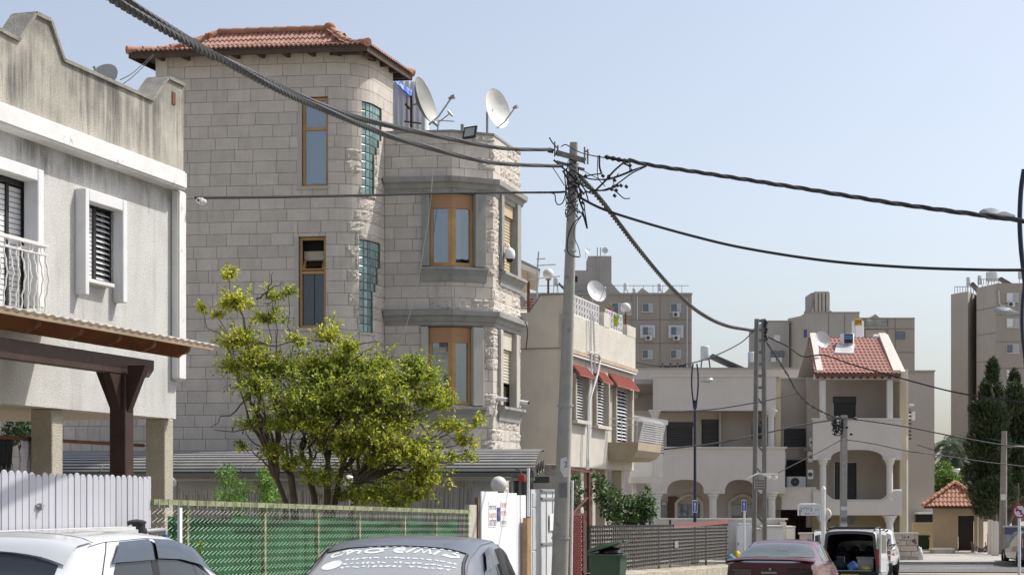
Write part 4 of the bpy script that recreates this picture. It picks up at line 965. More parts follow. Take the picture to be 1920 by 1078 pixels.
for px in (962, 975, 997):
 a = wp(px, 930, 37.6); DG.part('mullion', MB().box(a.x - .03, a.x + .03, a.y - .03, a.y + .03, gz(37) - .1, H + (HY - 892) * 37.6 / F), M_grey)
a, b = wp(958, 0, 37.7), wp(1030, 0, 37.7)
DG.part('pane', MB().box(a.x, b.x, 37.68, 37.7, gz(37) - .1, H + (HY - 893) * 37.7 / F), mat('dark_door_glass', (.03, .045, .05), .06, spec=.8))
DG.part('stone_jamb', MB().box(wp(1000, 0, 37.5).x, wp(1036, 0, 37.5).x, 37.5, 37.66, gz(37) - .1, H + (HY - 905) * 37.5 / F), M_st)
cR = CF - .05
MG = Thing('maroon_gate', 'maroon steel gate with woven mesh between pole and green bin', 'gate', (cR, sx(1085, cR)[0], gz(36)), True)
M_mar = mat('maroon_paint', (.13, .022, .022), .5, var=.2, vs=8)
y0, y1 = sx(1066, cR)[0], sx(1094, cR)[0]; zt = sp(1080, 962, cR)[1]
MG.part('frame', MB().box(cR - .02, cR + .02, y0, y0 + .05, gz(36), zt).box(cR - .02, cR + .02, y1 - .08, y1, gz(36), zt).box(cR - .018, cR + .018, y0 + .05, y1 - .08, zt - .05, zt).box(cR - .018, cR + .018, y0 + .05, y1 - .08, gz(36) + .08, gz(36) + .13), M_mar)
mb = MB(); k = y0 - 2.6
while k < y1:
 for sg in (1, -1):
  pts = []
  for i in range(30):
   z = gz(36) + .1 + i * (zt - gz(36) - .12) / 29; y = k + (i * .085 if sg > 0 else 2.5 - i * .085)
   if y0 + .04 < y < y1 - .08: pts.append((cR + .01 * sg, y, z))
  if len(pts) > 1: mb.tube(pts, .011, 4)
 k += .13
MG.part('mesh', mb, M_mar, kind='stuff')
MG.part('inner_panel', MB().box(cR - .14, cR - .11, y0 + .03, y1 - .1, gz(36), zt - .06), mat('rust_pink_panel', (.24, .12, .09), .85, var=.35, vs=5))
zt2 = sp(1102, 884, cR)[1]; yq = sx(1104, cR)[0]
MG.part('tall_post', MB().box(cR - .03, cR + .03, yq - .07, yq, gz(37), zt2), M_mar)
MG.part('lintel', MB().prism([(cR - .03, sx(1064, cR)[0], sp(1064, 880, cR)[1]), (cR + .03, sx(1064, cR)[0], sp(1064, 880, cR)[1]), (cR + .03, sx(1064, cR)[0], sp(1064, 876, cR)[1]), (cR - .03, sx(1064, cR)[0], sp(1064, 876, cR)[1])], (0, yq - sx(1064, cR)[0], zt2 - sp(1064, 878, cR)[1])), M_mar)
MG.part('brace', MB().cyl((cR, yq - .06, sp(1102, 932, cR)[1]), (cR - .05, sx(1078, cR)[0], sp(1078, 962, cR)[1]), .02, n=6), M_mar)
cB = -7.95
yb = sx(1140, cB)[0]; GB = gz(yb) + .12
BN = Thing('wheelie_bin', 'dark green wheeled rubbish bin with its lid ajar in front of woven fence', 'bin', (cB, yb, GB), True)
M_bin = mat('bin_plastic', (.030, .062, .032), .5, var=.15, vs=3, streak=.2, scol=(.06, .08, .05))
hb = sp(1140, 1037, cB)[1] - GB
def ring(w_, d_, z, c=.06):
 return [(cB - w_ / 2 + c, yb - d_ / 2, z), (cB + w_ / 2 - c, yb - d_ / 2, z), (cB + w_ / 2, yb - d_ / 2 + c, z), (cB + w_ / 2, yb + d_ / 2 - c, z), (cB + w_ / 2 - c, yb + d_ / 2, z), (cB - w_ / 2 + c, yb + d_ / 2, z), (cB - w_ / 2, yb + d_ / 2 - c, z), (cB - w_ / 2, yb - d_ / 2 + c, z)]
def loft(mb, rings, cap=True):
 n = len(rings[0]); vs = [p for r in rings for p in r]
 fs = [(i * n + k, i * n + (k + 1) % n, (i + 1) * n + (k + 1) % n, (i + 1) * n + k) for i in range(len(rings) - 1) for k in range(n)]
 if cap: fs += [tuple(range(n))[::-1], tuple(range((len(rings) - 1) * n, len(rings) * n))]
 return mb.add(vs, fs)
BN.part('tub', loft(MB(), [ring(.5, .52, GB + .06), ring(.52, .55, GB + .2), ring(.62, .66, GB + hb - .1), ring(.62, .66, GB + hb - .03), ring(.56, .6, GB + hb - .03), ring(.5, .54, GB + .3)]), M_bin, smooth=.6)
BN.part('rim', MB().sweep([(p[0], p[1]) for p in ring(.62, .66, 0)][::-1] + [(ring(.62, .66, 0)[-1][0], ring(.62, .66, 0)[-1][1])], [(-.05, GB + hb - .04), (.03, GB + hb - .04), (.035, GB + hb), (-.05, GB + hb)]), M_bin)
th_ = math.radians(16)
L0 = Vector((cB - .33, 0, GB + hb + .035)); dx = Vector((math.cos(th_), 0, math.sin(th_))); dn = Vector((-math.sin(th_), 0, math.cos(th_)))
mb = MB(); secs = []
for t, hh in ((0, .02), (.04, .05), (.35, .075), (.62, .05), (.68, .02)):
 secs.append([L0 + dx * t + dn * zz + Vector((0, yb + yy, 0)) for yy, zz in ((-.35, -.02), (-.35, 0), (-.28, hh), (.28, hh), (.35, 0), (.35, -.02))])
BN.part('lid', loft(mb, secs), M_bin, smooth=.6)
BN.part('lid_handle', MB().cyl(L0 + dx * .7 + Vector((0, yb - .2, .02)), L0 + dx * .7 + Vector((0, yb + .2, .02)), .018, n=8), M_bin)
mb = MB().sphere((cB + .08, yb - .05, GB + hb + .02), .24, 12, 8, (1, 1, .45))
rb = random.Random(3); mb.v = [(x + rb.uniform(-.02, .02), y + rb.uniform(-.02, .02), z + rb.uniform(-.02, .02)) for x, y, z in mb.v]
single('rubbish_bag', mb, mat('black_bag', (.012, .012, .014), .25, bump=.6, bs=18, bd=.03), 'black rubbish bag bulging from the open green bin', 'bag', (cB, yb, GB + hb), street=True, smooth=.9)
for s_ in (-1, 1):
 Wh = BN.part('wheel', MB().cyl((cB - .28, yb + s_ * .24, GB + .09), (cB - .28, yb + s_ * .3, GB + .09), .1, n=16), M_rubber, smooth=.6)
M_wov = mat('dark_brown_slat', (.014, .0125, .012), .7, var=.3, vs=4, rnd=.2, spec=.15)
yA, yB = sx(1106, CF)[0], sx(1364, CF)[0]
WF = Thing('woven_fence', 'dark brown woven strip fence along the pavement right of the bin', 'fence', (CF, yA, gz(yA)), True)
zt_ = lambda y: sp(1106, 984, CF)[1] + (sp(1364, 981, CF)[1] - sp(1106, 984, CF)[1]) * (y - yA) / (yB - yA)
zb_ = lambda y: sp(1180, 1066, CF)[1] + (sp(1364, 1044, CF)[1] - sp(1180, 1066, CF)[1]) * (y - sx(1180, CF)[0]) / (yB - sx(1180, CF)[0])
nst = 11
ypost = [yA + (yB - yA) * f_ for f_ in (0, .2, .42, .62, .8, 1)]
ypost[3] = sx(1259, CF)[0]
for y in ypost: WF.part('post', MB().box(CF - .06, CF - .01, y - .03, y + .03, gz(y), zt_(y) + (.12 if abs(y - ypost[3]) < .01 else -.03)), M_black)
for i in range(nst):
 for a, b in zip(ypost[:-1], ypost[1:]):
  mb = MB(); n = int((b - a) / .22) * 4; v0, v1 = (i + .06) / nst, (i + .86) / nst
  f = lambda y, v: (CF + .012 * math.sin((y - yA) / .22 * math.pi + (i % 2) * math.pi) + .01, y, zt_(y) * (1 - v) + zb_(y) * v)
  mb.grid(f, [a + .02 + (b - a - .04) * k / n for k in range(n + 1)], [v0, v1])
  o = WF.part('woven_strip', mb, M_wov, flip=False, smooth=3); o.modifiers.new('s', 'SOLIDIFY').thickness = .006
mb = MB(); M_tie = mat('pale_weave_strand', (.36, .33, .29), .7)
y = yA + .05; k = 0
while y < yB - .05:
 for i in range(nst):
  v = (i + 1) / nst - .02
  z = zt_(y) * (1 - v) + zb_(y) * v; zz = (zb_(y) - zt_(y)) / nst
  if zz < 0: mb.box(CF + .018, CF + .03, y, y + .034, z + zz * .42, z - zz * .2)
 y += .21; k += 1
WF.part('weave_ties', mb, M_tie, kind='stuff')
WF.part('gate_lock', MB().box(CF + .035, CF + .07, sx(1261, CF)[0], sx(1267, CF)[0], sp(1264, 1026, CF)[1], sp(1264, 1014, CF)[1]), M_steel)
WF.part('maroon_board', MB().box(CF + .0, CF + .028, sx(1262, CF)[0], yB, sp(1310, 986, CF)[1], sp(1310, 978, CF)[1]), mat('faded_maroon_board', (.20, .075, .07), .8, var=.15))
M_foot = mat('rough_stone_footing', (.40, .36, .29), .95, var=.25, vs=2.5, bump=1., bs=18, bd=.06, speck=.2, spk=20)
mb = MB(); n = 60
ft = lambda y: sp(1180, 1074, CF + .4)[1] + (sp(1366, 1061, CF + .4)[1] - sp(1180, 1074, CF + .4)[1]) * (y - sx(1180, CF + .4)[0]) / (sx(1366, CF + .4)[0] - sx(1180, CF + .4)[0])
mb.grid(lambda y, s_: ((CF + .38, CF + .4, CF + .1, CF - .5)[s_] + R.uniform(-.02, .02), y, (gz(y) - .1, ft(y) - .02, ft(y) + .03, ft(y) + .05)[s_] + R.uniform(-.015, .015)), [yA - .5 + (yB + .5 - yA) * i / n for i in range(n + 1)], [0, 1, 2, 3])
FT = WF.part('stone_footing', mb, M_foot, flip=False)
rs = random.Random(9); gr = MB()
for _ in range(420):
 y = rs.uniform(sx(1190, CF)[0], yB - .2); b = Vector((CF + rs.uniform(-.1, .3), y, ft(y) + .0)); e = b + Vector((rs.uniform(-.08, .08), rs.uniform(-.08, .08), rs.uniform(.06, .3)))
 gr.add([b + Vector((0, .008, 0)), b - Vector((0, .008, 0)), e], [(0, 1, 2)])
g = single('dry_grass', gr, mat('dry_grass', (.28, .25, .12), .9, rnd=.3, island=True, translucent=.3), 'dry grass tufts along the foot of the woven fence', None, (CF, yA, 0), street=True, kind='stuff', flip=False)
shrub('fig_bush', 'large leaved dark green bush behind the woven fence', [(1180, 960, 34, 1.4), (1150, 945, 28, 1.), (1205, 965, 26, 1.1), (1135, 925, 22, .6), (1215, 950, 18, .5), (1170, 985, 36, 1.2), (1120, 905, 16, .4), (1212, 930, 14, .3), (1090, 935, 18, .4), (1075, 905, 14, .3)], 46, 330, .13, (.022, .065, .014), (.09, .17, .045), 1170, 41, .2, 'bush', None, True, .6)
# ================================================================ BEIGE HOUSE WITH RED AWNINGS
C3 = -12.6
M_bg = mat('beige_render', (.80, .735, .61), .9, var=.1, vs=1.5, bump=.2, bs=50, streak=.3, scol=(.26, .22, .17), sscale=3)
M_bgw = mat('white_roughcast', (.60, .57, .50), .95, var=.1, vs=1.5, bump=1., bs=55, bd=.03, speck=.28, spk=45)
M_bgs = mat('smooth_grey_render', (.40, .37, .33), .85, var=.08)
M_red = mat('red_awning', (.36, .11, .085), .75, var=.12, vs=4)
y0 = sx(1064, C3)[0]; y1 = sx(1188, C3)[0]
zP = sp(1128, 612, C3)[1]; zBt = sp(1130, 878, C3)[1]; zL0 = sp(1128, 681, C3)[1]; zTop = sp(1062, 553, C3)[1]
T = Thing('beige_house', 'beige roughcast house on columns with small red awnings behind the pole', 'house', (C3, y0, gz(47)), True)
wins = [(1074, 1096, 703, 788), (1113, 1134, 708, 798), (1150, 1178, 728, 832)]
hol = []
for a, b, t, bt in wins:
 m = (a + b) / 2; hol.append((sx(a, C3)[0], sx(b, C3)[0], sp(m, bt, C3)[1], sp(m, t, C3)[1]))
T.part('street_wall', MB().wall((C3, 0), US, NS, y0, y1, zBt, zL0 - .0, hol, -.3, 0), M_bgw, weld=True)
T.part('upper_wall', MB().box(C3 - .25, C3 + .06, y0, y1, zL0 + .12, zP), M_bgw)
T.part('string_course', MB().box(C3 - .1, C3 + .14, y0, y1 + .02, zL0, zL0 + .118), mat('tan_trim', (.42, .33, .25), .9, var=.15))
T.part('white_pipe', MB().tube([(C3 + .1, y0 + .1, zL0 - .05), (C3 + .1, y1 - .15, zL0 - .05), (C3 + .1, y1 - .06, zL0 + .03)], .03, 6), M_whitemetal)
T.part('render_band', MB().wall((C3 + .012, 0), US, NS, y0, y1, hol[0][2] - .15, zL0 - .002, [(h[0], h[1], h[2], h[3]) for h in hol], -.012, 0), M_bgs, weld=True)
def s3(px, py): x, Y = sy(px, y0); return (x, y0, H + (HY - py) * Y / F)
zTop = s3(1050, 553)[2]; zl = s3(990, 586)[2]
poly = [(C3, y0, zBt), (C3, y0, zTop), (s3(1014, 553)[0], y0, zTop), (s3(993, 586)[0], y0, zl), (C3 - 6, y0, zl), (C3 - 6, y0, zBt)]
T.part('side_wall', MB().prism(poly, (0, .25, 0)), M_bg)
T.part('ground_floor_side', MB().box(C3 - 6, C3 - 2.2, y0 + .02, y0 + .27, gz(47) - .2, zBt), M_bg)
zb = s3(1040, 654)[2]
T.part('joint_band', MB().box(C3 - 6, C3 - .003, y0 - .02, y0, zb, zb + .04), mat('tan_trim', (.42, .33, .25), .9))
T.part('coping', MB().prism([(C3 + .02, y0 - .03, zTop), (s3(1014, 553)[0], y0 - .03, zTop), (s3(993, 586)[0], y0 - .03, zl), (s3(993, 586)[0], y0 - .03, zl + .05), (s3(1014, 553)[0], y0 - .03, zTop + .05), (C3 + .02, y0 - .03, zTop + .05)], (0, .34, 0)), M_conc)
T.part('back_body', MB().box(C3 - 6, C3 - .3, y0 + .25, y1 - .0, zBt + .02, zP - .5), M_bg)
T.part('ceiling_slab', MB().box(C3 - 6, C3 - .02, y0 + .26, y1 - .02, zBt - .02, zBt + .015), M_soffit)
for px in (1090, 1112, 1135, 1166):
 y = sx(px, C3 - .15)[0]; T.part('column', MB().box(C3 - .45, C3 - .12, y - .17, y + .17, gz(50) - .3, zBt - .021), M_col, bevel=.01)
 T.part('column', MB().box(C3 - 4.45, C3 - 4.12, y - .17, y + .17, gz(50) - .3, zBt - .021), M_col)
for px0, px1, py in ((1128, 1139, 587), (1172, 1188, 612)):
 T.part('parapet_pier', MB().box(C3 - .27, C3 + .07, sx(px0, C3)[0], sx(px1, C3)[0], zP, sp(px1, py + 3, C3)[1]), M_bgw, bevel=.01)
def railing(a, b, zb, zt, x, cls='roof_railing'):
 RLg = T.part(cls, MB().box(x - .02, x + .02, a, b, zt - .03, zt).box(x - .02, x + .02, a, b, zb + .04, zb + .07), M_pale)
 n = max(2, int((b - a) / .3))
 for i in range(n + 1):
  y = a + (b - a) * i / n; T.part('upright', MB().box(x - .015, x + .015, y - .018, y + .018, zb, zt), M_pale, parent=RLg)
  if i < n:
   yc = y + (b - a) / n / 2
   for k in range(3):
    zc_ = zb + (zt - zb) * (k + .7) / 3.4
    T.part('scroll', MB().tube([(x, yc + .09 * math.cos(q / 8 * 6.28), zc_ + .1 * math.sin(q / 8 * 6.28)) for q in range(9)], .014, 4), M_pale, parent=RLg)
railing(sx(1068, C3)[0], sx(1127, C3)[0], zP + .01, zP + .62, C3 - .08)
railing(sx(1140, C3)[0], sx(1171, C3)[0], zP + .01, zP + .62, C3 - .08)
for i, (h, (a, b, t, bt)) in enumerate(zip(hol, wins)):
 W = T.part('window', MB().box(C3 + .0, C3 + .13, h[0] - .14, h[0] - .002, h[2], h[3]), mat('taupe_surround', (.37, .335, .275), .9, var=.08), bevel=.008)
 T.part('jamb', MB().box(C3 + .0, C3 + .13, h[1] + .002, h[1] + .14, h[2], h[3]), mat('taupe_surround', (.37, .335, .275), .9), parent=W, bevel=.008)
 T.part('sill', MB().box(C3 - .1, C3 + .18, h[0] - .14, h[1] + .14, h[2] - .1, h[2] - .003), M_bgw, parent=W)
 T.part('frame', MB().box(C3 - .2, C3 - .12, h[0], h[0] + .04, h[2], h[3]).box(C3 - .2, C3 - .12, h[1] - .04, h[1], h[2], h[3]), M_black, parent=W)
 n = 16
 for k in range(n):
  z = h[2] + (h[3] - h[2]) * (k + .5) / n
  T.part('louvre', MB().prism([(C3 - .12, h[0] + .04, z + .035), (C3 - .02, h[0] + .04, z - .03), (C3 - .018, h[0] + .04, z - .02), (C3 - .118, h[0] + .04, z + .045)], (0, h[1] - h[0] - .08, 0)), M_shutter, parent=W)
 T.part('window_void', MB().box(C3 - .29, C3 - .27, h[0], h[1], h[2], h[3]), M_dark, parent=W)
for a, b, t, bt, pj in ((1071, 1098, 682, 701, .27), (1113, 1132, 694, 714, .3), (1140, 1182, 699, 721, .3)):
 ya, yb = sx(a, C3)[0], sx(b, C3)[0]; z1, z0 = sp(a, t, C3)[1], sp(a + 15, bt, C3 + pj)[1]
 AW = T.part('awning', MB().prism([(C3 + .02, ya, z1), (C3 + pj, ya, z0), (C3 + pj, ya, z0 - .03), (C3 + .02, ya, z1 - .05)], (0, yb - ya, 0)), M_red)
 n = int((yb - ya) / .13)
 for k in range(n + 1):
  y = ya + (yb - ya) * k / n; T.part('rib', MB().prism([(C3 + .02, y - .02, z1 + .001), (C3 + pj + .01, y - .02, z0 + .001), (C3 + pj + .01, y - .02, z0 + .025), (C3 + .02, y - .02, z1 + .025)], (0, .04, 0)), M_red, parent=AW)
 T.part('bracket', MB().tube([(C3 + .02, ya + .05, z1 - .5), (C3 + pj - .05, ya + .05, z0 - .03)], .012, 5), M_black, parent=AW)
ya, yb = sx(1140, C3)[0], sx(1186, C3)[0]; zt_b = sp(1142, 829, C3)[1]
BL = T.part('balcony', MB().prism([(C3 + .003, ya, zt_b), (C3 + .95, ya, zt_b), (C3 + .93, ya, zt_b - .25), (C3 + .8, ya, zt_b - .45), (C3 + .55, ya, zt_b - .55), (C3 + .003, ya, zt_b - .55)], (0, yb - ya, 0)), mat('tan_balcony', (.36, .30, .22), .9, var=.1))
zr = sp(1148, 785, C3 + .0)[1]
T.part('top_rail', MB().box(C3 + .003, C3 + .95, ya + .02, ya + .06, zr - .03, zr).box(C3 + .91, C3 + .95, ya + .06, yb, zr - .03, zr).box(C3 + .003, C3 + .95, ya + .02, ya + .06, zr - .22, zr - .2), M_pale, parent=BL)
for k in range(6):
 T.part('baluster', MB().tube([(C3 + .1 + k * .16, ya + .04, zt_b), (C3 + .1 + k * .16, ya + .04, zr)], .012, 4), M_pale, parent=BL)
mb = MB()
for k in range(26):
 y = ya + .05 + (yb - ya - .1) * k / 25; mb.tube([(C3 + .95 + .0, y, zr), (C3 + 1.1, y, zr - .12), (C3 + 1.02, y, zt_b + .3), (C3 + .95, y, zt_b)], .011, 4)
for k in range(9):
 t = k / 8; mb.cyl((C3 + 1.08 - .12 * t, ya + .03, zr - .15 - (zr - zt_b - .2) * t), (C3 + 1.08 - .12 * t, yb - .03, zr - .15 - (zr - zt_b - .2) * t), .011, n=4)
T.part('lattice', mb, M_pale, parent=BL, kind='stuff')
for pts in ([(1108, 588), (1109, 700), (1104, 745), (1100, 880)], [(1112, 590), (1116, 700)], [(1104, 660), (1122, 664), (1126, 672), (1121, 700), (1106, 750), (1103, 880)]):
 T.part('conduit', MB().tube([(C3 + .17, *sp(px, py, C3 + .17)) for px, py in pts], .03, 6), M_pale, smooth=1)
T.part('corner_pipe', MB().cyl((C3 + .03, y0 - .05, zBt), (C3 + .03, y0 - .05, zb), .025, n=6), M_white)
def dish(name, label, px, py, dpx, Y, aim, zf, arm=True, mt=None, rot=0, tallw=1.0):
 c = wp(px, py, Y); r = dpx / 2 * Y / F; ax = Vector(aim).normalized()
 D = Thing(name, label, 'satellite dish', (c.x, c.y, zf), group='satellite dishes')
 mb = MB(); n = 24
 prof = [(0, 0)] + [(r * t, .32 * r * t * t) for t in (.25, .5, .75, .95, 1)] + [(r * 1.01, .33 * r), (r * .99, .30 * r)] + [(r * t, .32 * r * t * t - .02) for t in (.75, .5, .25)] + [(0, -.02)]
 mb.lathe(prof, c - ax * .15 * r, n, ax)
 D.part('reflector', mb, mt or mat('dish_white', (.60, .60, .60), .5, var=.08, vs=5, streak=.2, scol=(.4, .37, .33)), smooth=.9)
 D.part('mast', MB().tube([(c - ax * r * .5).to_2d().to_3d() + Vector((0, 0, zf)), (c - ax * r * .5).to_2d().to_3d() + Vector((0, 0, c.z - r * .1)), c - ax * r * .12], r * .06, 8), M_steel, smooth=1)
 if arm:
  dn = (Vector((0, 0, -1)) - ax * Vector((0, 0, -1)).dot(ax)).normalized(); e = c + ax * r * 1.25 + dn * r * .25
  D.part('feed_arm', MB().tube([c + dn * r * .98, c + dn * r * .8 + ax * r * .5, e], r * .035, 6), M_steel, smooth=1)
  D.part('receiver', MB().cyl(e - ax * r * .05, e + ax * r * .14, r * .08, r * .1, 10).cyl(e - ax * r * .14, e - ax * r * .05, r * .05, n=8), M_grey, smooth=.8)
 return D
dish('satellite_dish', 'large pale satellite dish above the beige house roof railing', 1117, 547, 43, 54, (.55, -.8, .35), zP - .4)
globe(1028, 514, 21, 50, 'white globe lamp on rust red post above the beige side wall', M_rust, zTop + .04)
globe(1173, 577, 19, 54.5, 'white globe lamp on rust red post at the beige roof corner', M_rust, sp(1180, 615, C3)[1])
def pot(px, py, w_px, h_px, Y, mt, label, leaves=True):
 c = wp(px, py, Y); r = w_px / 2 * Y / F; h = h_px * Y / F
 P_ = Thing('flower_pot', label, 'flower pot', (c.x, c.y, c.z - h / 2), group='flower pots on the roof')
 P_.part('pot', MB().lathe([(0, -h / 2), (r * .7, -h / 2), (r * .95, h * .36), (r * 1.08, h * .36), (r * 1.08, h / 2), (r * .9, h / 2), (r * .85, h * .3), (0, h * .3)], c, 14), mt, smooth=.6)
 if leaves:
  lf = MB(); r_ = random.Random(px)
  for _ in range(90): add_leaf(lf, c + Vector((0, 0, h * .5)) + rv(r_) * r * 1.2, rv(r_) + Vector((0, 0, .5)), Vector((0, 0, 1)), r * .8, r * .35)
  P_.part('plant', lf, leafmat('pot_plant', (.06, .14, .02), (.2, .25, .06)), flip=False, kind='stuff')
pot(1143, 584, 12, 11, 53, mat('magenta_plastic', (.55, .03, .22), .4), 'magenta flower pot on the beige house parapet')
pot(1155, 603, 11, 18, 53.3, mat('lime_plastic', (.35, .45, .05), .4), 'lime green flower pot beside the magenta pot on the roof')
wy = sx(1189, C3)[0] + .3
V = Thing('white_annex', 'white enclosed balcony with louvred shutters beyond the beige house', 'annex', (C3, wy, gz(56)), True)
YA = 57.0
def wx(px): return (px - CX) / F * YA
def wz(py): return H + (HY - py) * YA / F
def Wb(px0, px1, py0, py1, d0, d1):                    # world box given where it shows, turned into the street frame by the annex' own base
 mb = MB(); vs = []
 mb.box(wx(px0), wx(px1), YA - d1, YA - d0, wz(py1), wz(py0)); mb.v = [(*W2S(x, y), z) for x, y, z in mb.v]; return mb
V.part('canopy', MB().prism([(*W2S(wx(1185), YA + .4), wz(779)), (*W2S(wx(1250), YA + .4), wz(789)), (*W2S(wx(1250), YA + .4), wz(797)), (*W2S(wx(1185), YA + .4), wz(787))], (-.9 * -sa, -.9 * ca, 0)), M_whitemetal)
V.part('panel', Wb(1183, 1228, 850, 893, -.5, .0), M_whitemetal)
V.part('corner_post', Wb(1226, 1243, 850, 893, -.5, .06), M_pale)
V.part('floor_slab', Wb(1183, 1243, 893, 905, -1.2, .12), M_white)
V.part('window_frame', Wb(1207, 1226, 796, 850, -.04, .0), M_dark)
for k in range(11): V.part('louvre', Wb(1206, 1225, 797 + k * 4.8, 799 + k * 4.8, .003, .05), M_grey)
for k in range(11): V.part('louvre', Wb(1229, 1235.5, 797 + k * 4.8, 800 + k * 4.8, -.02, .04), M_whitemetal)
for k in range(11): V.part('louvre', Wb(1237.5, 1244, 797 + k * 4.8, 800 + k * 4.8, -.02, .04), M_whitemetal)
V.part('back_frame', Wb(1227, 1245, 794, 852, -.4, -.05), mat('mid_grey_frame', (.2, .2, .2), .7))  # even mid-grey frame behind the louvres
V.part('column', Wb(1188, 1196, 905, 1010, -.9, -.6), M_white); V.part('column', Wb(1214, 1222, 905, 1010, -.9, -.6), M_white)
# ================================================================ UTILITY POLE AND CABLES
def spline(pts, n=12):
 pts = [Vector(p) for p in pts]; P_ = [pts[0] * 2 - pts[1]] + pts + [pts[-1] * 2 - pts[-2]]; o = []
 for i in range(1, len(P_) - 2):
  a, b, c, d = P_[i - 1:i + 3]
  for k in range(n):
   t = k / n; o.append(.5 * ((2 * b) + (c - a) * t + (2 * a - 5 * b + 4 * c - d) * t * t + (3 * b - a - 3 * c + d) * t ** 3))
 o.append(pts[-1]); return o
def twisted(path, rb, rs, strands, pitch):
 L_ = [0.]
 for a, b in zip(path[:-1], path[1:]): L_.append(L_[-1] + (b - a).length)
 n = max(8, int(L_[-1] / (pitch / 9))); pts = []; j = 0
 for i in range(n + 1):
  s = L_[-1] * i / n
  while j < len(L_) - 2 and L_[j + 1] < s: j += 1
  pts.append(path[j].lerp(path[j + 1], (s - L_[j]) / max(1e-6, L_[j + 1] - L_[j])))
 mb = MB()
 for k in range(strands):
  q = []
  for i, p in enumerate(pts):
   t = (pts[min(i + 1, n)] - pts[max(i - 1, 0)]).normalized(); a = t.cross(Vector((0, 0, 1))).normalized(); b = t.cross(a)
   ph = 2 * math.pi * (L_[-1] * i / n / pitch + k / strands); q.append(p + a * math.cos(ph) * rb + b * math.sin(ph) * rb)
  mb.tube(q, rs, 5)
 return mb
M_strand = mat('bundled_cable', (.05, .05, .05), .5, var=.15, spec=.4)
M_silver = mat('weathered_grey_cable', (.055, .055, .055), .5, var=.3, vs=9)
def cable(label, pts, r=.012, strands=1, pitch=.5, name='cable', mt=None, n=12):
 path = spline(pts, n)
 mb = twisted(path, r * .62, r * .5, strands, pitch) if strands > 1 else MB().tube(path, r, 6)
 b = path[0]
 return single(name, mb, mt or (M_strand if strands > 1 else M_rubber), label, 'cable', tuple(b), 'overhead cables', smooth=1)
YP = 34.6
def pl(px, py, dY=0): return wp(px, py, YP + dY)
PT, PB = pl(1076, 268), pl(1049, 1085); PB.z = gz(33) - .2
PB.x = PT.x + (pl(1052, 1000).x - PT.x) * (PT.z - PB.z) / (PT.z - pl(1052, 1000).z)
UP = Thing('utility_pole', 'tall weathered concrete utility pole with tangled cables and painted 2', 'pole', (PB.x, PB.y, gz(33)))
M_pole = mat('pole_concrete', (.33, .32, .29), .9, var=.16, vs=3, bump=.4, bs=40, bd=.01, rust=((.2, .19, .175), 3, .58), streak=.35, scol=(.13, .12, .1))
mb = MB(); rings = []
for i in range(13):
 t = i / 12; p = PB.lerp(PT, t); r = .185 + (.082 - .185) * t; rr_ = []
 for k in range(16):
  q = 2 * math.pi * (k + .5) / 16; cx_, sx_ = math.cos(q), math.sin(q); f_ = 1 / max(abs(cx_), abs(sx_)) ** .55
  rr_.append((p.x + cx_ * r * f_, p.y + sx_ * r * f_, p.z))
 rings.append(rr_)
UP.part('shaft', loft(mb, rings), M_pole, smooth=.7)
def on_pole(py): t = (PB.z - (H + (HY - py) * YP / F)) / (PB.z - PT.z); p = PB.lerp(PT, t); return p, .185 + (.082 - .185) * t
def patch(name, pts, mt, off):
 mb = MB(); vs = []
 for px, py in pts:
  p, r = on_pole(py); dx = (px - CX) / F * (YP - r) - p.x; dx = max(-r * .97, min(r * .97, dx)); vs.append((p.x + dx, p.y - r * 1.03 - off + max(0, abs(dx) - r * .55) * .75, p.z))
 mb.quad(*vs); return UP.part(name, mb, mt)
patch('paint_patch', [(1051, 860), (1063, 856), (1066, 893), (1057, 894), (1050, 880)], mat('flaking_patch', (.62, .62, .62), .8, var=.1, vs=8), .012)
patch('grey_patch', [(1048, 906), (1063, 904), (1063, 932), (1049, 932)], mat('dark_patch', (.17, .17, .17), .8), .012)
p, r = on_pole(871); me = text_mesh('2', .16, .001); me.materials.append(mat('black_print', (.06, .06, .07), .7))
link('number', me, UP.o, Vector(((1061 - CX) / F * (YP - r), p.y - r * 1.03 - .018, p.z)) - UP.base, (math.pi / 2, 0, 0))
for py in (1008, 760, 470):
 p, r = on_pole(py); UP.part('strap', MB().lathe([(r * 1.16, -.02), (r * 1.19, -.02), (r * 1.19, .02), (r * 1.16, .02)], p, 16), M_steel)
a, ra = on_pole(900); b, rb_ = on_pole(1078)
UP.part('riser_pipe', MB().cyl((a.x + ra * 1.25, a.y - .03, a.z), (b.x + rb_ * 1.25, b.y - .03, gz(33)), .026, n=8), M_whitemetal, smooth=1)
c0, c1 = pl(1042, 286, -.1), pl(1098, 302, -.1)
arm = MB(); u = (c1 - c0); ul = u.length; u.normalize(); v = Vector((0, 1, 0)); w_ = u.cross(v)
def obx(mb, c, u, v, w, a, b, d):
 vs = [c + u * (a * i) + v * (b * j) + w * (d * k) for k in (-.5, .5) for i, j in ((-.5, -.5), (.5, -.5), (.5, .5), (-.5, .5))]
 mb.add(vs, [(0, 3, 2, 1), (4, 5, 6, 7), (0, 1, 5, 4), (1, 2, 6, 5), (2, 3, 7, 6), (3, 0, 4, 7)])
M_arm = mat('weathered_bracket', (.22, .21, .19), .7, metal=.3, var=.25, vs=10)
obx(arm, (c0 + c1) / 2, u, v, w_, ul, .07, .10); UP.part('crossarm', arm, M_arm)
arm = MB(); obx(arm, (c0 + c1) / 2 + Vector((0, .18, -.15)), u, v, w_, ul * .95, .06, .05); UP.part('crossarm', arm, M_arm)
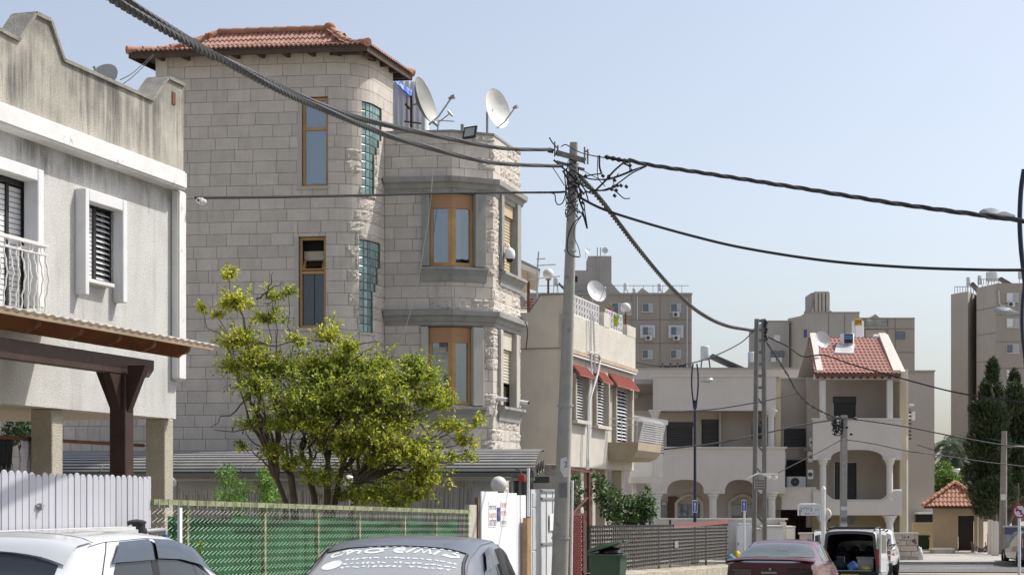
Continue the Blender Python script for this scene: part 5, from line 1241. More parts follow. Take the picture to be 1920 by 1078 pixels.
for px, py, hh in ((1040, 280, .3), (1046, 283, .22), (1096, 292, .34), (1102, 294, .3)):
 mb = MB(); obx(mb, pl(px, py, -.15), u, v, Vector((0, 0, 1)), .03, .05, hh); UP.part('clevis', mb, M_arm)
UP.part('stirrup', MB().tube([pl(1096, 295, -.15), pl(1096, 286, -.15), pl(1099, 283.5, -.15), pl(1103, 286, -.15), pl(1101, 296, -.15)], .018, 6), M_arm)
UP.part('wedge_clamp', MB().cyl(pl(1028, 281, -.1), pl(1038, 284, -.1), .06, .045, 8), M_black, smooth=1)
UP.part('insulator', MB().lathe([(.02, 0)] + [(.055 if i % 2 else .03, .06 * i) for i in range(1, 9)] + [(.02, .55)], pl(1133, 294, -.3), 10, (.97, 0, -.2)), M_black, smooth=.8)
rt = random.Random(5)
JUMP = [[(1038, 300), (1052, 312), (1072, 330), (1085, 348), (1090, 370)], [(1052, 275), (1062, 272), (1085, 285), (1110, 292), (1133, 296)], [(1060, 306), (1075, 320), (1100, 334), (1125, 337), (1150, 333), (1190, 318), (1215, 310)],
  [(1090, 318), (1115, 332), (1135, 338), (1165, 330), (1200, 315)], [(1116, 358), (1136, 338), (1152, 320), (1172, 303)], [(1078, 330), (1100, 352), (1125, 357), (1145, 352)], [(1090, 362), (1120, 358), (1140, 356), (1160, 343), (1185, 325), (1212, 312)],
  [(1121, 292), (1120, 315), (1122, 335), (1135, 350)], [(1124, 292), (1124, 312), (1128, 326)], [(1058, 320), (1060, 345), (1060, 365), (1055, 380), (1047, 384), (1042, 378), (1040, 365), (1030, 361)], [(1062, 316), (1066, 350), (1070, 375), (1080, 395), (1090, 400), (1098, 415)],
  [(1066, 330), (1062, 360), (1066, 378), (1078, 375), (1086, 362)], [(1092, 396), (1100, 425), (1101, 427)], [(1095, 380), (1097, 400), (1101, 425)], [(1090, 405), (1075, 420), (1065, 445), (1064, 470), (1074, 480), (1086, 482)], [(1090, 405), (1078, 425), (1077, 445), (1085, 465), (1088, 482)],
  [(1055, 320), (1068, 340), (1085, 352), (1095, 365)], [(1148, 355), (1158, 362), (1170, 372), (1181, 372)], [(1030, 258), (1036, 268), (1045, 278)], [(1160, 325), (1150, 340), (1155, 352)], [(1168, 306), (1180, 312), (1182, 320)], [(1068, 312), (1080, 330), (1092, 350), (1105, 362), (1120, 362)],
  [(1095, 332), (1110, 328), (1128, 326)], [(1036, 314), (1050, 335), (1058, 348)], [(1072, 345), (1082, 360), (1088, 380), (1094, 395)], [(1060, 352), (1070, 352), (1082, 345)], [(1088, 340), (1098, 360), (1104, 380)], [(1070, 388), (1082, 392), (1092, 402)]]
for i, j in enumerate(JUMP):
 d0 = rt.uniform(-.45, -.2)
 UP.part('jumper_cable', MB().tube(spline([pl(a, b, d0 + rt.uniform(-.08, .08)) for a, b in j], 6), (.02, .012, .014, .009)[i % 4], 5), M_rubber, smooth=1)
for px, py in ((1130, 330), (1141, 331), (1146, 355), (1150, 350), (1157, 348), (1174, 350), (1152, 367), (1155, 357), (1164, 348), (1152, 338), (1176, 303), (1181, 310), (1183, 319), (1085, 345), (1092, 380), (1088, 365), (1078, 352), (1124, 372), (1098, 330)):
 UP.part('connector', MB().cyl(pl(px - 1.5, py - 1.5, -.35), pl(px + 2.5, py + 2, -.33), .035, .03, 7), M_black, smooth=1)
for k in range(16):
 p, r = on_pole(310 + k * 6.5); UP.part('wire_wrap', MB().tube([(p.x + (r + .03) * math.cos(q / 10 * 6.28), p.y + (r + .03) * math.sin(q / 10 * 6.28), p.z + rt.uniform(-.08, .08) + q * .008) for q in range(11)], .009, 4), M_rubber)
def plan(px0, Y0, px1, Y1):
 X0, X1 = (px0 - CX) / F * Y0, (px1 - CX) / F * Y1
 def f(px):
  k = (px - CX) / F; t = (k * Y0 - X0) / ((X1 - X0) - k * (Y1 - Y0)); return Y0 + (Y1 - Y0) * t
 return f
def span(label, pix, f, **kw): return cable(label, [wp(px, py, f(px)) for px, py in pix], **kw)
f = plan(1036, 34.5, 205, 12.0)
span('upper thick twisted cable crossing the stone tower to the pole', [(1034, 281), (950, 279), (850, 262), (700, 229), (620, 205), (560, 181), (480, 142), (380, 95), (280, 40), (200, -8), (90, -85)], f, r=.032, strands=4, pitch=.42, mt=M_silver)
f = plan(1056, 34.7, 222, 12.2)
span('lower thick twisted cable crossing the stone tower to the pole', [(1054, 312), (950, 308), (880, 297), (750, 262), (690, 240), (600, 203), (520, 168), (430, 120), (330, 62), (230, -2), (120, -80)], f, r=.032, strands=4, pitch=.42, mt=M_silver)
f = plan(1100, 34.4, 1930, 27)
span('thick black cable from the pole top to the upper right', [(1178, 300), (1215, 309), (1340, 328), (1500, 353), (1680, 382), (1850, 405), (1960, 420)], f, r=.04, strands=3, pitch=1.3)
span('single black cable from the pole to the right edge below thick one', [(1086, 370), (1130, 392), (1200, 415), (1300, 443), (1400, 466), (1550, 489), (1700, 501), (1850, 506), (1960, 506)], plan(1090, 34.4, 1930, 29), r=.026)
f = plan(1088, 34.6, 1415, 65)
span('twisted cable sagging from the concrete pole to the lattice pylon', [(1085, 330), (1130, 380), (1200, 471), (1260, 541), (1310, 585), (1360, 610), (1413, 620)], f, r=.055, strands=3, pitch=.75)
span('straight black cable from the pole to white house corner', [(1058, 360), (1030, 361), (850, 362), (700, 366), (500, 370), (366, 371)], plan(1058, 34.6, 366, 27.2), r=.022)
span('thin cable sagging from the pylon behind the pole', [(1412, 622), (1385, 645), (1330, 671), (1280, 683), (1220, 684), (1150, 668), (1072, 642)], plan(1412, 65, 1072, 52), r=.022)
# ================================================================ ROOF AND WALL FITTINGS OF THE TWO NEAR HOUSES
dish('satellite_dish', 'grey satellite dish half hidden behind the stained parapet of white house', 196, 147, 58, 27.5, (-.25, -.9, .45), zf1, mt=mat('dish_grey', (.36, .36, .36), .5, var=.1))
dish('satellite_dish', 'big satellite dish seen edge on beside blue tarpaulin on stone house', 792, 192, 92, 43.2, (.93, -.30, .28), ZP - .3, mt=mat('dish_dull', (.30, .295, .28), .55, var=.15, vs=3, rust=((.3, .27, .22), 4, .66)))
dish('satellite_dish', 'white satellite dish with rusty speckles at the stone bay roof corner', 928, 205, 74, 43.6, (.80, -.58, .14), ZP - .3, mt=mat('dish_white_speckled', (.68, .67, .64), .5, var=.08, rust=((.30, .25, .17), 14, .63)))
Ys = 44.5
SH = Thing('roof_shed', 'white corrugated metal shed with blue tarpaulin on the stone house roof', 'shed', (*wp(750, 200, Ys).to_2d(), ZP - .25))
mb = MB(); a, b = wp(728, 0, Ys).x, wp(800, 0, Ys).x; zt = H + (HY - 148) * Ys / F
n = 60; mb.grid(lambda x, z: (x, Ys + .025 * math.sin((x - a) / .14 * 6.28), z - (x - a) * .12 * (z > ZP)), [a + (b - a) * i / n for i in range(n + 1)], [ZP - .25, zt])
SH.part('corrugated_wall', mb, M_whitemetal, smooth=3, flip=False)
SH.part('back_wall', MB().box(a, b, Ys + .1, Ys + 1.4, ZP - .25, zt - .3), M_whitemetal)
mb = MB().grid(lambda u, v: (wp(738, 0, Ys).x + u * .48, Ys - .06 - v * .12, zt - .02 - u * .3 - v * (.06 + .2 * u) + .02 * math.sin(u * 20)), [i / 10 for i in range(11)], [i / 4 for i in range(5)])
o = SH.part('tarpaulin', mb, mat('blue_tarpaulin', (.03, .12, .55), .5, var=.15), smooth=3, flip=False); o.modifiers.new('s', 'SOLIDIFY').thickness = .01
def mast(label, pts, r=.02, name='antenna_mast', extra=(), mt=M_steel, cat='antenna'):
 AM = Thing(name, label, cat, tuple(pts[0])); AM.part('mast', MB().tube(pts, r, 7), mt, smooth=1)
 for a, b, rr_ in extra: AM.part('element', MB().cyl(a, b, rr_, n=6), mt)
 return AM
Y_ = 43.0
zr_ = ZP - .25
p = wp(772, 240, Y_); p.z = zr_
mast('rusty mast standing beside the big edge on dish', [p, wp(771, 180, Y_)], .03, extra=[(wp(758, 228, Y_), wp(790, 232, Y_), .02), (wp(763, 180, Y_), wp(763, 230, Y_), .012), (wp(760, 195, Y_), wp(768, 205, Y_), .03)], mt=M_rust)
p = wp(815, 240, Y_); p.z = zr_
mast('small receiver arm pointing up between the two big dishes', [p, wp(822, 230, Y_), wp(845, 212, Y_)], .018, extra=[(wp(840, 208, Y_), wp(849, 218, Y_), .035), (wp(818, 226, Y_), wp(852, 228, Y_), .014), (wp(812, 228, Y_), wp(822, 236, Y_), .05)])
c = wp(881, 249, 40.5)
FL = Thing('floodlight', 'square black floodlight tilted on the stone bay parapet', 'floodlight', (c.x, c.y, ZP))
fu, fv = Vector((.96, -.25, .1)).normalized(), Vector((.15, .1, .98)).normalized(); fw = fu.cross(fv)
mb = MB(); obx(mb, c, fu, fw, fv, .33, .07, .29); FL.part('housing', mb, M_black, bevel=.01)
mb = MB(); obx(mb, c + fw * -.037 if fw.y > 0 else c + fw * .037, fu, fw, fv, .24, .008, .2); FL.part('lens', mb, mat('lens_glass', (.33, .35, .34), .15, spec=.8))
FL.part('sensor', MB().box(c.x - .22, c.x - .14, c.y - .04, c.y + .04, c.z + .03, c.z + .2), M_grey, bevel=.01)
FL.part('bracket', MB().tube([(c.x - .15, c.y + .3, ZP), (c.x - .18, c.y + .05, ZP + .0), (c.x - .1, c.y + .02, c.z - .05)], .015, 5), M_black)
c = wp(956, 478, 41.6)
DC = Thing('dome_camera', 'white dome security camera on the stone bay below upper shutter', 'camera', (c.x, c.y, c.z - .2))
DC.part('housing', MB().lathe([(0, .17), (.06, .16), (.115, .1), (.13, .0), (.125, -.06), (.1, -.1), (0, -.1)], c, 16), M_whitemetal, smooth=.8)
DC.part('dome', MB().lathe([(.095, -.1), (.085, -.15), (.05, -.19), (0, -.2)], c, 16), mat('smoked_dome', (.02, .02, .02), .08), smooth=1)
DC.part('arm', MB().tube([c + Vector((0, 0, .16)), c + Vector((-.04, 0, .24)), c + Vector((-.15, .0, .24)), c + Vector((-.22, .05, .12))], .025, 7), M_whitemetal, smooth=1)
for px, py, lb in ((943, 748, 'white bullet camera on the sill below lower shutter'), (983, 754, 'white bullet camera at the outer edge of stone bay')):
 c = wp(px, py, 41.2 if px < 960 else 43.0)
 BC = Thing('bullet_camera', lb, 'camera', (c.x, c.y, c.z - .05), group='bullet cameras')
 BC.part('body', MB().cyl(c + Vector((-.12, .05, .02)), c + Vector((.1, -.06, -.02)), .05, n=12), M_whitemetal, smooth=.8)
 BC.part('lens', MB().cyl(c + Vector((.1, -.06, -.02)), c + Vector((.118, -.07, -.023)), .038, n=12), M_black)
 BC.part('bracket', MB().tube([c + Vector((-.08, .05, .0)), c + Vector((-.16, .1, -.06)), c + Vector((-.24, .15, -.06))], .018, 6), M_whitemetal)
def wire(label, pts, r=.008, mt=None): return cable(label, pts, r=r, mt=mt or M_rubber, name='wire', n=8)
wire('pale wire hanging down the stone bay from its parapet', [wp(*q, 40.3) for q in ((822, 250), (813, 310), (805, 400), (795, 460), (785, 520), (765, 600), (742, 670))], .007, mat('pale_wire', (.5, .48, .44), .6))
wire('thin wire looping from the parapet dish to the tile eave', [wp(226, 150, 28), wp(245, 140, 31), wp(262, 126, 35), wp(287, 103, 39.2)], .008)
wire('second thin wire from the parapet dish to the tile eave', [wp(228, 160, 28), wp(248, 145, 31), wp(266, 128, 35), wp(289, 104, 39.3)], .008)
wire('black cable dangling past the bay cornice to beige wall', [wp(972, 592, 43), wp(985, 604, 43), wp(989, 625, 43), wp(986, 655, 43)], .014)
c = wp(976, 566, 50)
AC = Thing('air_conditioner', 'white air conditioner on the low roof between stone and beige houses', 'air conditioner', (c.x, c.y, c.z - .3), group='air conditioners')
AC.part('casing', MB().box(c.x - .28, c.x + .28, c.y - .15, c.y + .15, c.z - .3, c.z + .25), M_whitemetal, bevel=.02)
AC.part('fan_grille', MB().lathe([(.2, 0), (.2, .01), (.03, .012), (.0, .012)], (c.x - .06, c.y - .155, c.z - .02), 16, (0, -1, 0)), M_grey)
c = wp(990, 580, 49.4)
RP_ = Thing('rusty_post', 'rusty iron post and spikes at the chamfered beige parapet', 'post', (c.x, c.y, wp(990, 585, 49.4).z))
RP_.part('post', MB().cyl(wp(991, 586, 49.4), wp(991, 528, 49.4), .045, n=8), M_rust)
for k in range(4): RP_.part('spike', MB().cyl(wp(984 - k * 2, 566 + k * 4, 49.4), wp(1000, 560 + k * 6, 49.4), .02, n=5), M_rust)
Yb = 58
BH = Thing('gabled_house', 'cream house corner with white eave peeping out behind stone bay', 'house', (*wp(985, 520, Yb).to_2d(), GE))
BH.part('wall', MB().box(wp(950, 0, Yb).x, wp(988, 0, Yb).x, Yb, Yb + 5, GE, H + (HY - 500) * Yb / F), mat('cream_wall', (.45, .38, .27), .9))
BH.part('roof', MB().prism([wp(950, 480, Yb - .3), wp(1012, 508, Yb - .3), wp(1012, 514, Yb - .3), wp(950, 492, Yb - .3)], (0, 5, 0)), M_white)
BH.part('tile_layer', MB().prism([wp(950, 474, Yb - .35), wp(1013, 504, Yb - .35), wp(1013, 507, Yb - .35), wp(950, 479, Yb - .35)], (0, 5, 0)), M_grey)
p = wp(1007, 545, 56)
mast('tall thin TV aerial on a roof behind the stone bay', [wp(1007, 560, 56), wp(1008, 500, 56), wp(1010, 472, 56)], .025, extra=[(wp(1006, 486, 56), wp(1022, 485, 56), .02), (wp(1006, 498, 56), wp(1042, 496, 56), .02), (wp(992, 524, 56), wp(1050, 518, 56), .018)])
# ================================================================ HOUSES AT THE END OF THE STREET (square to the camera)
M_h4 = mat('taupe_render', (.52, .465, .415), .9, var=.07, vs=.8, streak=.18, scol=(.28, .24, .2), sscale=2)
M_h4l = mat('pale_taupe_render', (.585, .54, .49), .9, var=.06, vs=.8, streak=.15, scol=(.3, .27, .24), sscale=2)
M_cap = mat('pale_cap', (.60, .565, .50), .85, var=.06)
M_colw = mat('white_column', (.62, .60, .56), .8, var=.05)
M_shd = mat('dark_grey_shutter', (.075, .075, .078), .6, var=.1)
M_ycream = mat('yellow_cream_render', (.52, .43, .26), .9, var=.08)
YH = 77.0
def X_(px, Y=YH): return (px - CX) / F * Y
def Z_(py, Y=YH): return H + (HY - py) * Y / F
def bx(px0, px1, py0, py1, Y0, Y1): return MB().box(X_(px0, Y0), X_(px1, Y0), Y0, Y1, Z_(py1, Y0), Z_(py0, Y0))
def wbx(px0, px1, z0, z1, Y0, Y1): return MB().box(X_(px0, Y0), X_(px1, Y0), Y0, Y1, z0, z1)
def column(T, px, pyt, pyb, Y, r=.16, zb=None, mt=None):
 x, zt = X_(px, Y), Z_(pyt, Y); zb = Z_(pyb, Y) if zb is None else zb
 T.part('column', MB().lathe([(0, zb), (r * 1.25, zb), (r * 1.25, zb + .12), (r, zb + .16), (r * .96, zt - .34), (r * 1.2, zt - .3), (r * 1.2, zt - .24), (r * 1.5, zt - .2), (r * 1.5, zt - .12), (r * 1.9, zt - .08), (r * 1.9, zt), (0, zt)], (x, Y, 0), 14), mt or M_colw, smooth=.6)
def shutter(T, px0, px1, py0, py1, Y, box=True, n=None, mt=None, parent=None):
 x0, x1, z0, z1 = X_(px0, Y), X_(px1, Y), Z_(py1, Y), Z_(py0, Y)
 W = T.part('shutter', MB().box(x0, x1, Y - .01, Y + .04, z0, z1), M_dark if mt is None else mt)
 n = n or max(3, int((z1 - z0) / .11))
 for k in range(n):
  a = z0 + (z1 - z0) * k / n; b = a + (z1 - z0) / n
  T.part('slat', MB().prism([(x0 + .03, Y - .012, a + .006), (x0 + .03, Y - .045, a + .01), (x0 + .03, Y - .03, b - .012), (x0 + .03, Y - .012, b - .008)], (x1 - x0 - .06, 0, 0)), mt or M_shd, parent=W)
 if box: T.part('shutter_box', MB().box(x0 - .04, x1 + .04, Y - .09, Y - .004, z1, z1 + .22), mt or M_shd, parent=W)
T = Thing('arcaded_house', 'taupe two storey house with arched ground floor arcade across the street', 'house', (X_(1340), YH, GE))
T.part('upper_parapet', bx(1225, 1455, 706, 768, YH, YH + .25), M_h4l); T.part('cap', bx(1222, 1463, 703, 706, YH - .06, YH + .3), M_cap)
T.part('upper_side', MB().box(X_(1455), X_(1455) + .25, YH + .26, YH + 4, Z_(840), Z_(706)), mat('sunlit_render_tone', (.52, .44, .32), .9, var=.06))  # warm sunlit tone put into the colour of the side walls
T.part('loggia_lintel', bx(1225, 1440, 756, 769.5, YH - .02, YH + .25), M_h4l)
T.part('loggia_ceiling', MB().box(X_(1225), X_(1455), YH + .26, YH + 2.0, Z_(769), Z_(766)), M_h4)
hl = [(X_(1250, YH + 2), X_(1299, YH + 2), Z_(840, YH + 2), Z_(800, YH + 2)), (X_(1315, YH + 2), X_(1349, YH + 2), Z_(842, YH + 2), Z_(793, YH + 2)), (X_(1408, YH + 2), X_(1433, YH + 2), Z_(823, YH + 2), Z_(789, YH + 2))]
T.part('back_wall', MB().wall((0, YH + 2), (1, 0), (0, -1), X_(1190, YH), X_(1462, YH), GE, Z_(765), hl, -.25, 0), M_h4, weld=True)
T.part('pier', bx(1349, 1352, 770, 842, YH + 1.7, YH + 1.98), M_h4l)
for a, b, t, bt in ((1250, 1298, 800, 838), (1316, 1348, 795, 842)): shutter(T, a, b, t, bt, YH + 2.06)
W = T.part('window', bx(1408, 1433, 789, 823, YH + 2.1, YH + 2.12), M_glass); T.part('sill', bx(1406, 1436, 823, 825, YH + 1.9, YH + 2.1), M_cap, parent=W)
column(T, 1446, 768, 842, YH + .15, .15); column(T, 1228, 768, 842, YH + .15, .15)
zt, zb = Z_(841), GE + .05; xa, xb = X_(1212), X_(1468)
za = Z_(945)
def arch_wall(xa, xb, ztop, arches, zspring, Y0, th, rise):
 poly = [(xa, ztop), (xa, zspring)]
 for (l, r) in arches:
  poly.append((l, zspring))
  for k in range(13):
   t = k / 12; ang = math.pi * (1 - t); e = 2.6
   cx_ = abs(math.cos(ang)) ** (2 / e) * (1 if math.cos(ang) > 0 else -1); sx_ = abs(math.sin(ang)) ** (2 / e)
   poly.append(((l + r) / 2 + cx_ * (r - l) / 2, zspring + sx_ * rise))
  poly.append((r, zspring))
 poly += [(xb, zspring), (xb, ztop)]
 top = [(x, Y0, z) for x, z in poly]; mb = MB(); n = len(top)
 vs = [];
 for x, y, z in top[1:-1]: vs += [(x, Y0, z), (x, Y0, ztop), (x, Y0 + th, z), (x, Y0 + th, ztop)]
 m = len(vs) // 4; fs = []
 for i in range(m - 1):
  a, b = i * 4, (i + 1) * 4
  fs += [(a, b, b + 1, a + 1), (a + 2, a + 3, b + 3, b + 2), (a, a + 2, b + 2, b), (a + 1, b + 1, b + 3, a + 3)]
 mb.add(vs, fs + [(0, 1, 3, 2), ((m - 1) * 4, (m - 1) * 4 + 2, (m - 1) * 4 + 3, (m - 1) * 4 + 1)]); return mb
T.part('arcade_front', arch_wall(xa, xb, zt, [(X_(1248), X_(1318)), (X_(1356), X_(1413))], Z_(925), YH - .6, .3, (Z_(899) - Z_(925))), M_h4l)
T.part('cap', MB().box(xa - .05, xb + .08, YH - .68, YH - .22, zt, zt + .07), M_cap)
T.part('balcony_floor', MB().box(xa, xb, YH - .3, YH + 1.99, Z_(893), Z_(890)), M_h4)
T.part('balcony_side', MB().box(xb - .25, xb, YH - .29, YH + 2, Z_(930), zt - .002), mat('sunlit_render_tone', (.52, .44, .32), .9))
for px in (1232, 1337, 1447): column(T, px, 921, 0, YH - .45, .17, zb)
for px0, px1 in ((1272, 1312), (1372, 1412)):
 x0, x1 = X_(px0, YH + 2), X_(px1, YH + 2); W = T.part('arched_window', MB().box(x0, x1, YH + 1.93, YH + 1.99, Z_(985, YH + 2), Z_(945, YH + 2)), M_glass)
 pts = [(x0 - .1 + (x1 - x0 + .2) * k / 12, YH + 1.92, Z_(942, YH + 2) + .35 * math.sin(math.pi * k / 12)) for k in range(13)]
 T.part('arch_trim', MB().tube([(x0 - .1, YH + 1.92, Z_(985, YH + 2))] + pts + [(x1 + .1, YH + 1.92, Z_(985, YH + 2))], .1, 6), M_cap, parent=W)
 T.part('mullion', MB().box((x0 + x1) / 2 - .04, (x0 + x1) / 2 + .04, YH + 1.88, YH + 1.93, Z_(985, YH + 2), Z_(945, YH + 2)), M_grey, parent=W)
T.part('brown_door', bx(1253, 1270, 930, 1000, YH + 1.9, YH + 1.97), mat('brown_door', (.12, .07, .045), .7))
T.part('mailbox', bx(1237, 1250, 940, 972, YH + 1.86, YH + 1.97), M_grey); T.part('door_lamp', bx(1241, 1249, 941, 946, YH + 1.8, YH + 1.86), M_white)
T.part('roof', MB().box(X_(1190), X_(1462), YH + .3, YH + 9, Z_(706) - .3, Z_(706) - .1), M_conc)
Yu = YH + 8
T.part('rear_block', MB().box(X_(1185, Yu), X_(1535, Yu), Yu, Yu + 7, GE, Z_(692, Yu)), M_h4); T.part('rear_cap', MB().box(X_(1184, Yu), X_(1536, Yu), Yu - .05, Yu + 7, Z_(692, Yu), Z_(689, Yu)), M_conc)
for px in (1191,): T.part('window', bx(1188, 1197, 713, 746, Yu - .06, Yu - .01), M_whitemetal)
Gw = Thing('garden_wall', 'grey white rendered garden wall before the arcaded house', 'wall', (X_(1400, 73), 73, GE))
Gw.part('wall', MB().box(X_(1230, 73), X_(1472, 73), 73, 73.25, GE, Z_(974, 73)), mat('grey_white_render', (.50, .50, .48), .85, var=.06, streak=.2)); Gw.part('coping', MB().box(X_(1229, 73), X_(1477, 73), 72.93, 73.3, Z_(974, 73), Z_(971, 73)), M_cap)
Gw.part('end_pier', MB().box(X_(1462, 72.9), X_(1473, 72.9), 72.7, 72.99, GE, Z_(978, 72.9)), M_cap)
UT = Thing('utility_cabinet', 'tall white utility cabinet standing against the garden wall', 'cabinet', (X_(1397, 72.2), 72.2, GE))
UT.part('body', bx(1383, 1411, 985, 1062, 72.2, 72.7), M_whitemetal, bevel=.02); UT.part('top_trim', bx(1385, 1409, 981, 985, 72.22, 72.6), M_pale); UT.part('handle', bx(1383.5, 1385, 1017, 1021, 72.15, 72.2), M_black)
for k, (a, b, t, lb, Yc) in enumerate(((1416, 1432, 990, 'beige utility box between cabinet and pale gate', 71.9), (1434, 1468, 985, 'white sunlit double cabinet beside the garden wall end', 71.6), (1474, 1491, 986, 'white sunlit box beyond the garden wall end', 72.6))):
 UB = Thing('utility_box', lb, 'cabinet', (X_((a + b) / 2, Yc), Yc, GE))
 UB.part('body', bx(a, b, t + 3, 1062, Yc, Yc + 1.2), M_h4l if k == 0 else mat('warm_white_paint', (.68, .66, .60), .8, var=.08), bevel=.02); UB.part('lid', bx(a - 1, b + 1, t, t + 3, Yc - .05, Yc + 1.25), M_cap)  # even warm white on the two paler boxes
T = Thing('link_block', 'recessed taupe block with air conditioners between the two far houses', 'building', (X_(1498), YH + 3, GE))
hl = [(X_(1470, YH + 3), X_(1524, YH + 3), Z_(839, YH + 3), Z_(803, YH + 3)), (X_(1464, YH + 3), X_(1534, YH + 3), GE, Z_(940, YH + 3))]
T.part('wall', MB().wall((0, YH + 3), (1, 0), (0, -1), X_(1456, YH + 3), X_(1545, YH + 3), GE, Z_(711, YH + 3), hl, -.25, 0), M_h4, weld=True); T.part('cap', MB().box(X_(1456, YH + 3), X_(1545, YH + 3), YH + 2.9, YH + 3.3, Z_(711, YH + 3), Z_(708, YH + 3)), M_cap)
shutter(T, 1470, 1524, 803, 838, YH + 3.08, False); T.part('sill', bx(1468, 1526, 838, 840, YH + 2.9, YH + 3.0), M_cap)
T.part('ledge', MB().box(X_(1465), X_(1530), YH - .1, YH + 2.99, Z_(955), Z_(915)), M_h4l); T.part('ledge_cap', MB().box(X_(1465), X_(1530), YH - .16, YH + 2.99, Z_(915), Z_(913)), M_cap)
T.part('recess_shade_box', bx(1466, 1523, 862, 913, YH + 2.7, YH + 2.98), M_dark)  # solid dark box before the wall, painted to read as a shaded recess
T.part('garage_void', bx(1462, 1536, 940, 1062, YH + 3.3, YH + 3.4), mat('dark_maroon_door', (.035, .017, .014), .8))
T.part('gate_bars', MB().box(X_(1512), X_(1514), YH + 3.2, YH + 3.25, GE, Z_(960)).box(X_(1520), X_(1522), YH + 3.2, YH + 3.25, GE, Z_(960)), M_black, kind='stuff')
T.part('rear', MB().box(X_(1456, YH + 3), X_(1545, YH + 3), YH + 3.5, YH + 7.8, GE, Z_(713, YH + 3)), M_h4)
def aircon(px0, px1, py0, py1, Y, label, side=False):
 x0, x1, z0, z1 = X_(px0, Y), X_(px1, Y), Z_(py1, Y), Z_(py0, Y)
 T_ = Thing('air_conditioner', label, 'air conditioner', ((x0 + x1) / 2, Y, z0), group='air conditioners')
 T_.part('casing', MB().box(x0, x1, Y, Y + .35, z0, z1), M_whitemetal, bevel=.02)
 r = min(x1 - x0, z1 - z0) * .4; c = (x0 + (x1 - x0) * .42, Y - .006, (z0 + z1) / 2)
 fan = T_.part('fan_grille', MB().lathe([(r, 0), (r, .012), (r * .9, .014), (r * .2, .01), (0, .012)], c, 18, (0, -1, 0)), M_shd)
 T_.part('hub', MB().lathe([(r * .22, .012), (r * .2, .03), (0, .03)], c, 10, (0, -1, 0)), M_grey, parent=fan)
 T_.part('bracket', MB().box(x0 - .03, x1 + .03, Y + .02, Y + .4, z0 - .05, z0 - .003), M_grey)
aircon(1476, 1511, 893, 913, YH + 1.6, 'wide air conditioner with big fan on the ledge between far houses')
aircon(1516, 1524, 846, 866, YH + .5, 'narrow air conditioner mounted highest beside the tiled roof house balcony')
aircon(1515, 1525, 880, 898, YH + .45, 'narrow air conditioner just right of the wide one')
aircon(1519, 1524, 820, 838, YH + .5, 'small air conditioner beside the upper shutter of link block')
aircon(1466, 1474, 848, 872, YH + 2.3, 'narrow air conditioner beside the arcaded house balcony end')
T = Thing('tiled_roof_house', 'three storey taupe house with red tiled roof and stacked balconies', 'house', (X_(1610), YH, GE))
zb3, zb2 = Z_(787), Z_(935)
xl, xr = X_(1523), X_(1690)
T.part('balcony_wall', MB().box(xl, xr, YH - .2, YH + .05, Z_(842), zb3), M_h4l); T.part('cap', MB().box(xl - .06, xr + .06, YH - .26, YH + .1, zb3, zb3 + .07), M_cap)
T.part('balcony_end', MB().box(xr - .25, xr, YH + .051, YH + 2.4, Z_(842), zb3 - .002), M_h4l)
hl3 = [(X_(1562, YH + 2.4), X_(1605, YH + 2.4), Z_(784, YH + 2.4), Z_(743, YH + 2.4)), (X_(1564, YH + 2.4), X_(1606, YH + 2.4), Z_(938, YH + 2.4), Z_(866, YH + 2.4))]
T.part('back_wall', MB().wall((0, YH + 2.4), (1, 0), (0, -1), X_(1530), X_(1692), Z_(990), Z_(700), hl3, -.25, 0), M_h4, weld=True)
W = T.part('window', bx(1563, 1604, 755, 784, YH + 2.5, YH + 2.52), mat('near_black_glass', (.012, .013, .015), .1)); T.part('shutter_box', bx(1562, 1605, 743, 755, YH + 2.35, YH + 2.5), M_shd, parent=W)
W = T.part('door', bx(1565, 1585, 866, 938, YH + 2.5, YH + 2.53), M_shd); shutter(T, 1586, 1605, 867, 938, YH + 2.5, False)
T.part('floor_slab', MB().box(xl, xr, YH + .06, YH + 2.39, Z_(842), Z_(838)), M_h4l); T.part('floor_slab', MB().box(xl, xr, YH - .1, YH + 2.39, Z_(966), Z_(962)), M_ycream)
for px in (1543, 1669): T.part('square_column', bx(px - 5.5, px + 5.5, 712, 787, YH - .1, YH + .12), M_colw, bevel=.02)
for px in (1543, 1668): column(T, px, 858, 938, YH - .05, .15); column(T, px, 966, 0, YH + .1, .17, GE)
T.part('eave_beam', bx(1528, 1688, 701, 711, YH - .15, YH + .2), M_h4l)
T.part('arch_spandrel', arch_wall(xl, xr, Z_(841), [(X_(1556), X_(1655))], Z_(862), YH - .19, .24, Z_(843) - Z_(862)), M_h4l)
pts = [];
for k in range(25):
 t = k / 24; x = xl + (xr - xl) * t; e = min(t, 1 - t) * (xr - xl); z = zb2 - .12 + (.45 if e < .45 else max(0, .45 * (1 - math.sin(min(1, (e - .45) / .55) * math.pi / 2))))
 pts.append((x, z))
mb = MB(); vs = []
for x, z in pts: vs += [(x, YH - .2, Z_(965)), (x, YH - .2, z), (x, YH + .05, Z_(965)), (x, YH + .05, z)]
fs = []
for i in range(len(pts) - 1):
 a, b = i * 4, i * 4 + 4; fs += [(a, b, b + 1, a + 1), (a + 2, a + 3, b + 3, b + 2), (a, a + 2, b + 2, b), (a + 1, b + 1, b + 3, a + 3)]
T.part('scooped_balcony_wall', mb.add(vs, fs), M_h4l); T.part('scooped_cap', MB().tube([(x, YH - .08, z + .03) for x, z in pts], .07, 6), M_cap, smooth=1)
T.part('carport_back', bx(1523, 1690, 966, 1062, YH + 2.3, YH + 2.45), M_ycream)
T.part('side_wall', MB().box(xr, xr + .3, YH + .3, YH + 9, GE, Z_(700)), mat('sunlit_render_tone', (.52, .44, .32), .9))
